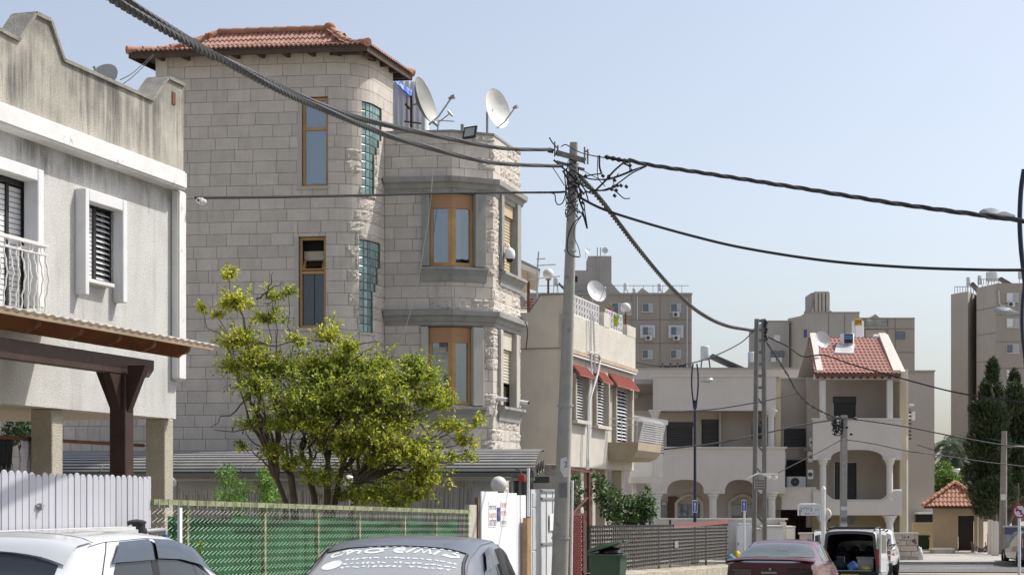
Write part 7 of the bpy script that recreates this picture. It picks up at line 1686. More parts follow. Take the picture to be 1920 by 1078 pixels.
CW.part('spoiler', CS.band(MB(), lambda t: .50 - .05 * t * t, lambda t: .86 - .08 * t, 8.9, .02), M_sil, smooth=1, flip=False)
CW.part('spoiler_seam', CS.band(MB(), lambda t: .86 - .08 * t, lambda t: .875 - .08 * t, 8.75, .021, 1), M_trim, flip=False)
CW.part('windscreen', CS.band(MB(), lambda t: 2.28 + .06 * t * 0, lambda t: 3.1 - .2 * t * t, 8.9, .006), G_tint, smooth=1, flip=False)
CW.part('number_plate', MB().box(-.26, .26, -.02, -.005, .72, .83), mat('yellow_plate', (.6, .45, .05), .5)); CW.part('bumper', MB().box(-.8, .8, -.06, .08, .3, .55), M_sil, bevel=.05)
CD = Car(4.5, .87, [(0, .90), (.35, .97), (.75, 1.03), (1.55, 1.38), (1.95, 1.455), (2.5, 1.465), (2.9, 1.41), (3.6, 1.02), (3.9, .95), (4.5, .70)],
         [(0, .88), (.8, .95), (2, .93), (3.2, .88), (4.5, .6)], [(0, .74), (.8, .78), (1.5, .765), (2.2, .775), (3, .76), (4.5, .7)])
YD = 12.6; DK = CarThing('sedan_car', 'dark blue grey sedan with white writing across its rear window', 655, YD, gz(13), A * .55)
M_dk = mat('faded_blue_grey_paint', (.115, .125, .155), .42, var=.08, vs=3, coat=.35, spec=.5)
DK.part('body', CD.shell(MB()), M_dk, smooth=.9)
for sd_ in (1, -1):
 DK.part('rear_side_window', CD.panel(MB(), lambda q: 1.28 + (q - 6.2) * .24, 2.05, 6.2, 8.0, .006, 10, 6, sd_), G_tint, smooth=1, flip=False)
 DK.part('front_side_window', CD.panel(MB(), 2.13, lambda q: 3.35 - (q - 6.2) * .34, 6.2, 8.0, .006, 12, 6, sd_), G_tint, smooth=1, flip=False)
 DK.part('wind_deflector', CD.panel(MB(), lambda q: 1.55 + (q - 7.35) * .25, 2.07, 7.3, 8.2, .03, 10, 4, sd_), mat('black_acrylic', (.015, .016, .018), .15, coat=.5), smooth=1, flip=False)
 DK.part('roof_seam', CD.panel(MB(), 1.2, 2.95, 8.75, 8.8, .003, 24, 1, sd_), M_trim, flip=False)
 DK.part('tail_lamp', CD.panel(MB(), .01, .15, 3.8, 5.6, .008, 5, 6, sd_), M_lamp, smooth=1, flip=False)
 DK.part('door_mirror', MB().sphere((sd_ * .97, 3.1, .98), .1, 12, 8, (1, .6, .75)), M_dk, smooth=1)
 for y in (.8, 3.55): wheel(DK, sd_ * .77, y)
ra, rb2 = (lambda t: .82 + .05 * t * t), (lambda t: 1.60 - .1 * t * t)
RW = DK.part('rear_window', CD.band(MB(), ra, rb2, 9.0, .006, 12, 16), G_tint, smooth=1, flip=False)
def rwp(u, v, off):
 t = abs(u); q = 12 - (12 - 9.0) * t; p = CD.P(ra(t) + (rb2(t) - ra(t)) * v, q, .006 + off); return (p.x * (1 if u > 0 else -1), p.y, p.z)
DK.part('sunshade_film', MB().grid(lambda u, v: rwp(u, v, .002), [-.96 + 1.92 * i / 24 for i in range(25)], [.04 + .93 * i / 12 for i in range(13)]), mat('frosted_film', (.33, .345, .35), .35, var=.05, coat=.5), parent=RW, flip=False, smooth=3)
per = [(-.97 + 1.94 * i / 20, .985) for i in range(21)] + [(.97, .985 - .97 * i / 8) for i in range(1, 9)]
DK.part('window_seal', MB().tube([rwp(u, v, .002) for u, v in per], .012, 5), M_trim, parent=RW)
DK.part('window_seal', MB().tube([rwp(-.97, .985 - .97 * i / 8, .002) for i in range(9)], .012, 5), M_trim, parent=RW)
mb = MB()
def wr(pts, wd=.04): stroke(mb, pts, wd, lambda u, v, n: rwp(max(-.95, min(.95, u)), v, .005))
def crv(cx_, cy_, rx, ry, a0, a1, n=12): return [(cx_ + rx * math.cos(math.radians(a0 + (a1 - a0) * i / n)), cy_ + ry * math.sin(math.radians(a0 + (a1 - a0) * i / n))) for i in range(n + 1)]
for s_ in (crv(-.80, .84, .05, .05, 40, 320), [(-.84, .78), (-.72, .80), (-.66, .90), (-.62, .78)], crv(-.66, .86, .07, .05, -60, 150), [(-.60, .84), (-.54, .88), (-.48, .85), (-.5, .78)], crv(-.30, .835, .11, .055, 10, 350), [(-.16, .80), (-.2, .88), (-.12, .9)],
           crv(.08, .84, .09, .06, 60, 300), [(.02, .84), (.14, .845)], [(.16, .78), (.26, .92)], [(.28, .78), (.36, .9), (.4, .8), (.46, .9), (.5, .79)], [(.54, .78), (.6, .9)], crv(.78, .85, .10, .05, -150, 90), [(.66, .80), (.8, .79)]): wr(s_)
for k, y in enumerate((.66, .57, .50)):
 u = -.62
 while u < .84:
  l = R.uniform(.03, .09)
  if R.random() < .85: wr([(u, y + R.uniform(-.008, .008)), (u + l, y + R.uniform(-.012, .012))], .02)
  if R.random() < .5: wr([(u + l * .5, y - .02), (u + l * .5, y + .02)], .016)
  u += l + R.uniform(.012, .04)
for u0 in [-.4 + .11 * i for i in range(12)]: wr([(u0, .95), (u0 + .05, .965)], .03)
mb.quad(*[rwp(-.76 + .13 * math.cos(q), .58 + .10 * math.sin(q), .005) for q in [i * .42 for i in range(15)]])
DK.part('white_writing', mb, mat('white_marker', (.72, .73, .74), .6, var=.05), parent=RW, flip=False, kind='stuff')
DK.part('windscreen', CD.band(MB(), lambda t: 2.85, lambda t: 3.62 - .2 * t * t, 9, .006), G_tint, smooth=1, flip=False)
DK.part('number_plate', MB().box(-.26, .26, -.015, .0, .70, .81), mat('yellow_plate', (.6, .45, .05), .5)); DK.part('bumper', MB().box(-.8, .8, -.06, .08, .3, .55), M_dk, bevel=.05)
CRd = Car(4.4, .86, [(0, 1.03), (.3, 1.075), (.72, 1.085), (1.45, 1.34), (1.75, 1.395), (2.3, 1.40), (2.75, 1.34), (3.4, .98), (4.4, .68)],
          [(0, 1.0), (.8, 1.02), (2, .95), (3.2, .88), (4.4, .6)], [(0, .80), (.7, .80), (1.4, .73), (2.2, .74), (3, .74), (4.4, .7)])
YRd = 31.3; RC = CarThing('saloon_car', 'faded maroon saloon with rear spoiler parked before the open van', 1444, YRd, gz(29), hd)
M_rd = mat('faded_maroon_paint', (.085, .012, .018), .35, var=.15, vs=2.5, coat=.55, rust=((.30, .17, .16), 2.2, .66))
def cab_holes(car, T, mt, yc0, yc1):
 T.part('body', car.shell(MB()), mt, smooth=.9)
cab_holes(CRd, RC, M_rd, 0, 0)
G_pale = mat('bright_rear_glass', (.10, .125, .135), .08, var=.15, spec=.5)
ra3, rb3 = (lambda t: .80 + .03 * t * t), (lambda t: 1.50 - .08 * t * t)
RW = RC.part('rear_window', CRd.band(MB(), ra3, rb3, 8.9, .006, 10, 14), G_pale, smooth=1, flip=False)
def rp3(u, v, off): t = abs(u); q = 12 - 3.1 * t; p = CRd.P(ra3(t) + (rb3(t) - ra3(t)) * v, q, .006 + off); return (p.x * (1 if u > 0 else -1), p.y, p.z)
for u0 in (-.42, .52): RC.part('headrest', MB().quad(*[rp3(u0 + .2 * (abs(math.cos(q)) ** .5) * (1 if math.cos(q) > 0 else -1), .13 + .17 * max(-.6, math.sin(q)), .003) for q in [i * .3307 for i in range(19)]]), mat('headrest_grey', (.12, .13, .14), .5), parent=RW, flip=False)
RC.part('mirror_view', MB().quad(rp3(-.03, .42, .003), rp3(.27, .42, .003), rp3(.25, .6, .003), rp3(.0, .6, .003)), mat('headrest_grey', (.12, .13, .14), .5), parent=RW, flip=False)
for sd_ in (1, -1):
 RC.part('rear_side_window', CRd.panel(MB(), lambda q: 1.25 + (q - 6.2) * .2, 2.0, 6.2, 8.0, .006, 10, 6, sd_), G_tint, smooth=1, flip=False)
 RC.part('front_side_window', CRd.panel(MB(), 2.08, lambda q: 3.2 - (q - 6.2) * .34, 6.2, 8.0, .006, 12, 6, sd_), G_tint, smooth=1, flip=False)
 RC.part('chrome_strip', CRd.panel(MB(), lambda q: 1.2 + (q - 6.2) * .2, lambda q: 1.225 + (q - 6.2) * .2, 6.2, 8.2, .008, 2, 8, sd_), M_steel, flip=False)
 RC.part('tail_lamp', MB().prism([(sd_ * .34, -.05, .74), (sd_ * .80, -.03, .74), (sd_ * .78, -.03, .90), (sd_ * .76, -.03, .93), (sd_ * .34, -.05, .93)], (0, .08, 0)), mat('smoked_lamp', (.035, .012, .012), .12, coat=.8), bevel=.01)
 RC.part('door_mirror', MB().box(sd_ * .87, sd_ * 1.02, 3.0, 3.08, .95, 1.05), M_trim, smooth=1)
 RC.part('spoiler_foot', MB().box(sd_ * .6 - .05, sd_ * .6 + .05, .04, .2, 1.03, 1.1), M_rd)
 for y in (.75, 3.5): wheel(RC, sd_ * .76, y)
SPc = MB();
for k in range(17):
 pass
sec = lambda x: [(x, -.06, 1.09 - .03 * (abs(x) / .8) ** 4), (x, .02, 1.135 - .05 * (abs(x) / .8) ** 4), (x, .2, 1.13 - .05 * (abs(x) / .8) ** 4), (x, .2, 1.09 - .05 * (abs(x) / .8) ** 4), (x, .0, 1.065 - .05 * (abs(x) / .8) ** 4)]
RC.part('spoiler', loft(SPc, [sec(-.80 + 1.6 * k / 16) for k in range(17)]), M_rd, smooth=.9)
RC.part('brake_light', MB().box(-.55, .42, -.068, -.05, 1.10, 1.112), mat('pale_strip', (.5, .4, .4), .3))
RC.part('badge', MB().box(-.16, .12, -.03, -.004, .835, .865).cyl((0, -.02, .915), (0, .0, .915), .025, n=6), M_steel); RC.part('name_badge', MB().box(-.74, -.52, -.0, .012, 1.0, 1.025), M_steel)
RC.part('garnish', MB().box(-.36, .36, -.015, .02, .66, .80), mat('dark_garnish', (.03, .008, .01), .3)); RC.part('bumper', MB().box(-.83, .83, -.1, .08, .3, .68), M_rd, bevel=.05); RC.part('number_plate', MB().box(-.26, .26, -.115, -.1, .42, .53), mat('yellow_plate', (.6, .45, .05), .5))
RC.part('windscreen', CRd.band(MB(), lambda t: 2.8, lambda t: 3.42 - .15 * t * t, 9, .006), G_pale, smooth=1, flip=False)
CV = Car(4.1, .865, [(0, 1.78), (.25, 1.81), (1.5, 1.83), (2.2, 1.80), (2.55, 1.70), (3.2, 1.18), (3.6, 1.05), (4.1, .8)],
         [(0, 1.02), (2, 1.02), (3.2, .98), (4.1, .7)], [(0, .83), (1.5, .84), (2.4, .82), (3.1, .74), (4.1, .7)], .25, [(0, .975), (.3, 1), (3.2, 1), (3.7, .95), (4.1, .8)])
YV = 51.; VN = CarThing('van', 'white van with rear doors open and boxes in the back', 1594, YV, gz(50), hd, 'van')
M_vw = paint('white_van_paint', (.66, .67, .68));
VN.part('body', CV.shell(MB(), 40, 0, None, (False, True)), M_vw, smooth=.9)
VN.part('lining', CV.shell(MB(), 24, .02, 2.9, (False, False), .05), mat('van_lining', (.035, .035, .036), .85), smooth=.9, flip=False)
rgs = []; r0 = CV.ring(0); r0f = [(x, z) for x, z in r0] + [(-x, z) for x, z in r0[-2:0:-1]]
mb = MB(); inn = [(x * .9, z * .95 if z > .5 else z + .12) for x, z in r0f]; n = len(r0f)
mb.add([(x, 0, z) for x, z in r0f] + [(x, .01, z) for x, z in inn], [(i, (i + 1) % n, n + (i + 1) % n, n + i) for i in range(n)]); VN.part('door_frame', mb, mat('frame_grey', (.09, .09, .095), .5), flip=False)
VN.part('cargo_floor', MB().box(-.76, .76, .02, 2.3, .5, .58), M_cab); VN.part('rear_bumper', MB().box(-.82, .82, -.09, .02, .34, .56), M_trim, bevel=.03); VN.part('scuff_plate', MB().box(-.62, .62, -.02, .06, .585, .61), M_steel)
for sd_ in (1, -1):
 VN.part('side_window', CV.panel(MB(), .35, 1.35, 6.3, 7.9, .006, 8, 5, sd_), G_tint, flip=False, smooth=1); VN.part('front_side_window', CV.panel(MB(), 1.5, lambda q: 2.75 - (q - 6.2) * .2, 6.3, 7.9, .006, 8, 5, sd_), G_tint, flip=False, smooth=1)
 VN.part('tail_lamp', MB().box(sd_ * .80 - .05, sd_ * .80 + .05, -.015, .06, .75, 1.25), M_lamp, bevel=.015)
 VN.part('seat', MB().box(sd_ * .42 - .24, sd_ * .42 + .24, 1.5, 1.65, .58, 1.12), M_cab, bevel=.06)
 VN.part('roof_rail', MB().tube([(sd_ * .70, .1, 1.79), (sd_ * .70, .15, 1.85), (sd_ * .70, 2.0, 1.87), (sd_ * .70, 2.1, 1.81)], .022, 6), M_trim)
 for y in (.62, 3.35): wheel(VN, sd_ * .76, y)
 a = math.radians(100); ux, uy = sd_ * math.cos(a) * -1, -math.sin(a)
 hinge = Vector((sd_ * .855, -.01, 0)); dv = Vector((sd_ * .16, -.985, 0)) if sd_ < 0 else Vector((.13, .985, 0)); nn2 = Vector((sd_ * .985, .16, 0)) if sd_ < 0 else Vector((.985, -.13, 0))
 Pd = lambda t, z, o: tuple(hinge + dv * t * .8 + nn2 * o + Vector((0, 0, z)))
 D = VN.part('rear_door', MB().prism([Pd(0, .55, 0), Pd(1, .55, 0), Pd(1, 1.25, 0), Pd(.93, 1.7, 0), Pd(.7, 1.78, 0), Pd(0, 1.78, 0)], nn2 * .05), M_vw, bevel=.01)
 VN.part('door_glass', MB().prism([Pd(.12, 1.12, -.006), Pd(.88, 1.12, -.006), Pd(.82, 1.65, -.006), Pd(.12, 1.68, -.006)], nn2 * .065), G_tint, parent=D); VN.part('door_card', MB().prism([Pd(.1, .62, -.008), Pd(.9, .62, -.008), Pd(.9, 1.02, -.008), Pd(.1, 1.02, -.008)], nn2 * .008), M_cab, parent=D)
 VN.part('door_seal', MB().tube([Pd(0, .56, .02), Pd(1.01, .56, .02), Pd(1.01, 1.25, .02), Pd(.94, 1.71, .02), Pd(.7, 1.79, .02), Pd(0, 1.79, .02)], .025, 5), M_trim, parent=D)
for x in (-.42, 0, .42): VN.part('headrest', MB().sphere((x, 1.58, 1.2), .13, 10, 8, (1, .5, .8)), M_cab, smooth=1)
VN.part('dashboard', MB().box(-.75, .75, 2.6, 2.85, .8, 1.1), M_cab); VN.part('rear_mirror', MB().box(-.02, .22, 2.35, 2.4, 1.5, 1.58), M_trim); VN.part('windscreen', CV.band(MB(), lambda t: 2.5, lambda t: 3.2 - .1 * t * t, 8.9, .006), mat('painted_daylight', (.42, .44, .45), .1), flip=False, smooth=1)  # opaque windscreen with pale daylight put into its colour
VN.part('daylight_sheet', MB().box(-.7, .7, 2.88, 2.9, 1.1, 1.55), mat('painted_daylight', (.42, .44, .45), .1)); VN.part('number_plate', MB().box(-.26, .26, -.105, -.09, .4, .5), mat('yellow_plate', (.6, .45, .05), .5)); VN.part('roof_bar', MB().box(-.72, .72, .3, .36, 1.83, 1.88).box(-.72, .72, 1.5, 1.56, 1.83, 1.88), M_trim)  # pale sheet added inside, painted as daylight seen through the windscreen
def cargo(name, label, cat, mb, mt, **k):
 o = single(name, mb, mt, label, cat, (0, 0, 0), **k); o.location = VN.o.location; o.rotation_euler = VN.o.rotation_euler; return o
cargo('crate', 'grey lidded crate at right in the open van', 'crate', MB().box(.18, .66, .25, .75, .582, .95).box(.15, .69, .22, .78, .951, 1.0), M_grey, bevel=.01); cargo('tool_bag', 'dark green tool bag at left in the open van', 'bag', MB().sphere((-.38, .5, .74), .24, 10, 8, (1.2, .8, .66)), mat('green_canvas', (.02, .05, .045), .9), smooth=1)
mb = MB().sphere((.05, .18, .72), .16, 12, 9, (1, .7, .95)); rb = random.Random(4); mb.v = [(x + rb.uniform(-.025, .025), y + rb.uniform(-.025, .025), z + rb.uniform(-.025, .025)) for x, y, z in mb.v]; cargo('plastic_bag', 'blue plastic bag in the middle of the open van', 'bag', mb, mat('blue_bag', (.06, .13, .5), .35, rust=((.4, .45, .6), 9, .5)), smooth=1)
mb = MB().sphere((.45, .15, .66), .11, 10, 7, (1.6, .7, .7)); mb.v = [(x + rb.uniform(-.02, .02), y, z + rb.uniform(-.02, .02)) for x, y, z in mb.v]; cargo('cloth_bundle', 'yellow and white cloth bundle before the grey crate in van', 'bundle', mb, mat('yellow_white_cloth', (.45, .36, .06), .9, var=0, rust=((.55, .55, .52), 9, .52)), smooth=1)
YPk = 58.; PK = CarThing('pickup_truck', 'white pickup loaded with scrap mostly hidden behind the van', 1622, YPk, gz(58), hd, 'pickup')
PK.part('bed', MB().box(-.8, .8, 0, 2.2, .55, .62).box(-.85, -.8, 0, 2.2, .55, 1.0).box(.8, .85, 0, 2.2, .55, 1.0).box(-.8, .8, -.03, .02, .63, 1.0), M_vw, weld=False)
CK = Car(2.6, .84, [(0, 1.55), (.2, 1.66), (1.0, 1.66), (1.6, 1.15), (2.6, .9)], [(0, 1.0), (1.6, .98), (2.6, .8)], [(0, .8), (1, .8), (2.6, .75)], .35); mb = CK.shell(MB(), 24); mb.v = [(x, y + 2.25, z) for x, y, z in mb.v]; PK.part('cab', mb, M_vw, smooth=.9)
for sd_ in (1, -1):
 L_ = PK.part('tail_lamp', MB().box(sd_ * .80 - .055, sd_ * .80 + .055, -.05, -.031, .68, .98), M_lamp); PK.part('lamp_lens', MB().box(sd_ * .80 - .056, sd_ * .80 + .056, -.055, -.045, .80, .86), M_whitemetal, parent=L_)
 for y in (.6, 3.6): wheel(PK, sd_ * .74, y, .34)
PK.part('bumper', MB().box(-.82, .82, -.12, -.03, .4, .54), M_trim); PK.part('number_plate', MB().box(.3, .75, -.13, -.121, .42, .52), mat('yellow_plate', (.6, .45, .05), .5))
rs2 = random.Random(12); mb = MB()
for _ in range(46):
 c = Vector((rs2.uniform(-.6, .8), rs2.uniform(.2, 1.8), rs2.uniform(.9, 1.55))); d = rv(rs2) * rs2.uniform(.15, .45)
 mb.cyl(c - d, c + d, rs2.uniform(.015, .05), n=6)
for _ in range(10):
 c = Vector((rs2.uniform(-.5, .6), rs2.uniform(.3, 1.6), rs2.uniform(.7, 1.2))); mb.box(c.x - .2, c.x + .2, c.y - .2, c.y + .2, c.z - .12, c.z + .12)
o = single('scrap_load', mb, mat('scrap_metal', (.16, .14, .125), .8, var=.4, vs=5), 'heap of scrap metal piled on the pickup behind the van', 'scrap', (0, 0, 0), kind='stuff'); o.location = PK.o.location; o.rotation_euler = PK.o.rotation_euler
YBc = 68.; BC_ = CarThing('hatchback_car', 'dark blue hatchback with red tail lamp at the right edge', 1956, YBc, GE, 0.05)
CB_ = Car(4.0, .84, [(0, 1.0), (.1, 1.1), (.5, 1.42), (1.2, 1.48), (2.0, 1.42), (2.8, 1.0), (4.0, .75)], [(0, .98), (2, .93), (4, .65)], [(0, .8), (1.5, .8), (4, .7)]); BC_.part('body', CB_.shell(MB(), 40), paint('navy_paint', (.012, .018, .04)), smooth=.9)
for sd_ in (1, -1): BC_.part('tail_lamp', MB().box(sd_ * .73 - .07, sd_ * .73 + .07, -.015, .12, .75, 1.12), M_lamp, bevel=.02); [wheel(BC_, sd_ * .74, y) for y in (.7, 3.2)]
BC_.part('rear_window', CB_.band(MB(), lambda t: .14, lambda t: .46 - .03 * t, 9.2, .006), G_tint, flip=False); BC_.part('bumper', MB().box(-.78, .78, -.08, .06, .3, .6), M_trim, bevel=.04)
# ================================================================ STREET FURNITURE, SIGNS, TREES AT THE FAR END
M_navy = mat('navy_lamp_post', (.014, .022, .05), .45, var=.1)
def street_lamp(label, px, Y, pyt, headpx, headpy, head_len, side=-1, zf=GE, s=1.):
 x = X_(px, Y); zt = Z_(pyt, Y); L_ = Thing('street_lamp', label, 'street lamp', (x, Y, zf), group='street lamps')
 zs = zt - 1.75 * s
 L_.part('post', MB().cyl((x, Y, zf), (x, Y, zs), .085 * s, .06 * s, 12), M_navy, smooth=1); L_.part('base', MB().lathe([(.17, zf), (.16, zf + .5), (.1, zf + .6), (.0, zf + .6)], (x, Y, 0), 12), M_navy, smooth=.7)
 for sd_ in (-1, 1):
  pts = [(x + sd_ * .05 * s, Y, zs - .4 * s), (x + sd_ * .09 * s, Y, zs), (x + sd_ * .14 * s, Y, zs + .45 * s), (x + sd_ * .16 * s, Y, zs + .9 * s), (x + sd_ * .14 * s, Y, zs + 1.4 * s), (x + sd_ * .09 * s, Y, zt)]
  L_.part('blade', MB().tube(spline(pts, 5), .04 * s, 6), M_navy, smooth=1)
 hx, hz = X_(headpx, Y), Z_(headpy, Y); l = head_len; a = Vector((x + side * .2 * s, Y, hz - .03)); b = Vector((hx, Y, hz));
 d = Vector((side, 0, .12)).normalized(); c = a + d * .05
 mb = MB(); secs = []
 for t, ww, up, dn in ((0, .05, .035, .035), (.15, .07, .05, .05), (.4, .12, .09, .07), (.7, .14, .10, .08), (.92, .1, .07, .05), (1, .03, .03, .02)):
  p = c + d * l * t; secs.append([p + Vector((0, ww * q, 0)) + Vector((0, 0, zq)) for q, zq in ((-1, 0), (-.6, up), (.6, up), (1, 0), (.6, -dn), (-.6, -dn))])
 L_.part('lamp_head', loft(mb, secs), mat('lamp_head_grey', (.40, .43, .45), .4, metal=.2, var=.05), smooth=.9)
 return L_
street_lamp('navy street lamp with twin blades before the arcaded house', 1303, 66, 682, 1327, 714, .5, 1, GE, .8)
street_lamp('nearest street lamp head crossing the thick cable at right edge', 1930, 30, 318, 1832, 405, .62, -1, gz(29), 1.05)
street_lamp('street lamp in front of the right hand apartment block', 1929, 42, 532, 1840, 585, .60, -1, gz(41), 1.05)
def signplate(T, mb, mt, **k): return T.part('plate', mb, mt, **k)
M_blue = mat('sign_blue', (.025, .07, .35), .4)
def arrow_sign(label, px, py0, py1, Y, post=True, pw=9):
 x, z0, z1 = X_(px, Y), Z_(py1, Y), Z_(py0, Y); w2 = pw / 2 * Y / F; T = Thing('one_way_sign', label, 'traffic sign', (x, Y, GE), group='one way signs')
 P_ = T.part('border', MB().box(x - w2, x + w2, Y - .01, Y, z0, z1), M_whitemetal); T.part('plate', MB().box(x - w2 * .84, x + w2 * .84, Y - .014, Y - .0105, z0 + .03, z1 - .03), M_blue, parent=P_)
 h = z1 - z0; T.part('arrow', MB().box(x - w2 * .16, x + w2 * .16, Y - .018, Y - .0145, z0 + h * .15, z0 + h * .62).prism([(x - w2 * .42, Y - .0145, z0 + h * .62), (x + w2 * .42, Y - .0145, z0 + h * .62), (x, Y - .0145, z0 + h * .86)], (0, -.0035, 0)), M_whitemetal, parent=P_)
 if post: T.part('post', MB().cyl((x + w2 * .2, Y + .04, GE), (x + w2 * .2, Y + .04, z1), .04, n=8), M_whitemetal, smooth=1)
arrow_sign('blue one way arrow sign on the navy lamp post', 1303, 937, 960, 65.8, False); arrow_sign('blue one way arrow sign on its own post before the arched window', 1395, 937, 958, 70)
Yn = 60.; xn = X_(1544, Yn)
SN = Thing('street_name_sign', 'white street name sign with blue Hebrew lettering on white post', 'street sign', (xn, Yn, GE))
SN.part('post', MB().lathe([(.07, GE), (.07, Z_(918, Yn)), (.09, Z_(917, Yn)), (.05, Z_(912, Yn)), (0, Z_(911, Yn))], (xn, Yn, 0), 12), M_whitemetal, smooth=.8)
x0, x1 = X_(1497, Yn), X_(1539, Yn); zt, zb = Z_(945, Yn), Z_(966, Yn)
SN.part('frame', MB().tube([(x0, Yn, zb), (x0, Yn, zt - .06), (x0 + .06, Yn, zt), (x1 - .06, Yn, zt), (x1, Yn, zt - .06), (x1, Yn, zb - .2)], .032, 8), M_whitemetal, smooth=1)
SN.part('bracket', MB().box(x1, xn, Yn - .02, Yn + .02, Z_(950, Yn), Z_(948, Yn)).box(x1, xn, Yn - .02, Yn + .02, zb, zb + .04), M_whitemetal)
PLt = SN.part('plate', MB().box(x0 + .07, x1 - .07, Yn - .012, Yn, Z_(966, Yn), Z_(947.5, Yn)), mat('sign_white', (.62, .63, .65), .4), bevel=.004)
for txt, px, py, sz, mt in (("ביליין", 1512, 954, .2, M_blue), ("רח'", 1531, 955, .1, mat('sign_grey_print', (.12, .12, .2), .5)), ('BILIN', 1514, 962.5, .085, mat('sign_grey_print', (.12, .12, .2), .5)), ('ST', 1525, 962.5, .05, mat('sign_grey_print', (.12, .12, .2), .5))):
 me = text_mesh(txt, sz, .001); me.materials.append(mt); link('lettering', me, PLt, Vector((X_(px, Yn), Yn - .0142, Z_(py, Yn))) - SN.base, (math.pi / 2, 0, 0))
SN.part('second_frame', MB().tube([(xn + .05, Yn + .05, Z_(922, Yn)), (xn + .1, Yn + .3, Z_(921, Yn)), (xn + .1, Yn + .32, Z_(943, Yn))], .03, 6), M_whitemetal); SN.part('mirror_disc', MB().cyl((xn + .09, Yn + .1, Z_(963, Yn)), (xn + .14, Yn + .16, Z_(963, Yn)), .2, n=18), M_h4l)
Yl = 65.; PYL = Thing('lattice_pylon', 'grey steel ladder pylon with fan of spikes before the arcade', 'pylon', (X_(1421, Yl), Yl, GE))
M_py = mat('pylon_steel', (.17, .165, .155), .6, metal=.3, var=.15, vs=5)
def lx(px_t, px_b, py): t = (py - 598) / (1030 - 598); return X_(px_t + (px_b - px_t) * t, Yl)
zt = Z_(598, Yl)
for pt, pb in ((1418.5, 1413), (1431.5, 1434)):
 xt, xb_ = X_(pt, Yl), X_(pb, Yl); zb = GE
 PYL.part('leg', MB().prism([(xb_ - .075, Yl - .06, zb), (xb_ + .075, Yl - .06, zb), (xb_ + .075, Yl + .06, zb), (xb_ - .075, Yl + .06, zb)], (xt - xb_, 0, zt - zb)), M_py); PYL.part('pale_edge', MB().prism([(xb_ + .055, Yl - .07, zb), (xb_ + .09, Yl - .07, zb), (xb_ + .09, Yl - .062, zb), (xb_ + .055, Yl - .062, zb)], (xt - xb_, 0, zt - zb)), M_steel)
for k, py in enumerate((600, 617, 637, 659, 681, 703, 725)): PYL.part('rung', MB().box(lx(1418, 1413, py), lx(1432, 1434, py), Yl - .045, Yl + .045, Z_(py + 4, Yl), Z_(py - 1, Yl)), M_py)
for k in range(6):
 py = 740 + k * 44; a, b = (py, py + 22); PYL.part('diagonal', MB().cyl((lx(1418, 1413, a), Yl, Z_(a, Yl)), (lx(1432, 1434, b), Yl, Z_(b, Yl)), .03 if k < 4 else .06, n=6), M_py)
for k in range(9):
 a = math.radians(180 - k * 22.5); c = Vector((X_(1423, Yl), Yl - .12, Z_(887, Yl))); e = c + Vector((math.cos(a) * .62, -.25, -.05 - .22 * abs(math.cos(a)) + .1 * math.sin(a))); PYL.part('spike', MB().cyl(c, e, .014, .006, 5), M_whitemetal)
PS = PYL.part('sign_plate', MB().box(X_(1413, Yl), X_(1433, Yl), Yl - .1, Yl - .085, Z_(918, Yl), Z_(890, Yl)), mat('grey_sign', (.30, .30, .29), .6))
rs3 = random.Random(2); mb = MB()
for r_, py in enumerate((901, 906, 911, 916)):
 px = 1415.
 while px < 1431.5: wdt = rs3.uniform(.7, 1.6); mb.box(X_(px, Yl), X_(px + wdt, Yl), Yl - .104, Yl - .1005, Z_(py + 1.3, Yl), Z_(py - 1.3, Yl)); px += wdt + rs3.uniform(.4, .9)
mb.add(*(lambda m: (m.v, m.f))(MB().lathe([(.07, 0), (.085, 0), (.085, .004), (.07, .004)], (X_(1418, Yl), Yl - .1005, Z_(895, Yl)), 14, (0, -1, 0)))); PYL.part('print', mb, mat('dark_sign_print', (.06, .06, .06), .7), parent=PS, kind='stuff')
for px in (1441, 1454):
 c = Vector((X_(px, Yl), Yl - .15, Z_(896, Yl))); PYL.part('camera', MB().cyl(c + Vector((0, 0, .1)), c, .06, n=10).cyl(c, c + Vector((0, 0, -.05)), .05, .035, 10), M_whitemetal, smooth=.8)
PYL.part('camera_arm', MB().box(X_(1432, Yl), X_(1458, Yl), Yl - .16, Yl - .12, Z_(889, Yl), Z_(887, Yl)), M_whitemetal)
rt = random.Random(14)
for k in range(8): PYL.part('cable_knot', MB().tube(spline([wp(1434 + rt.uniform(-2, 6), 602 + k * 5 + rt.uniform(-4, 4), Yl - .1) for _ in range(5)], 4), .02, 5), M_rubber)
Yc = 70.; xc = X_(1581, Yc)
P2 = Thing('concrete_pole', 'slim concrete pole with notices before the tiled roof house', 'pole', (xc, Yc, GE))
P2.part('shaft', MB().prism([(xc - .13, Yc - .13, GE), (xc + .13, Yc - .13, GE), (xc + .13, Yc + .13, GE), (xc - .13, Yc + .13, GE)], (.03, 0, Z_(778, Yc) - GE)), M_pole, bevel=.02)
for py0, py1, c in ((949, 956, .6), (958, 968, .35), (970, 977, .18), (981, 993, .5)): P2.part('notice', MB().box(xc - .135, xc + .14, Yc - .15, Yc - .132, Z_(py1, Yc), Z_(py0, Yc)), mat('notice_grey_%d' % int(c * 100), (c, c, c), .8, var=.2, vs=8))
P2.part('crossarm', MB().box(xc - .7, xc + .45, Yc - .2, Yc - .12, Z_(787, Yc), Z_(784, Yc)), M_arm)
for k in range(9): P2.part('jumper_cable', MB().tube(spline([wp(1562 + rt.uniform(-4, 20), 783 + rt.uniform(0, 34), Yc - .3) for _ in range(5)], 4), .022, 5), M_rubber)
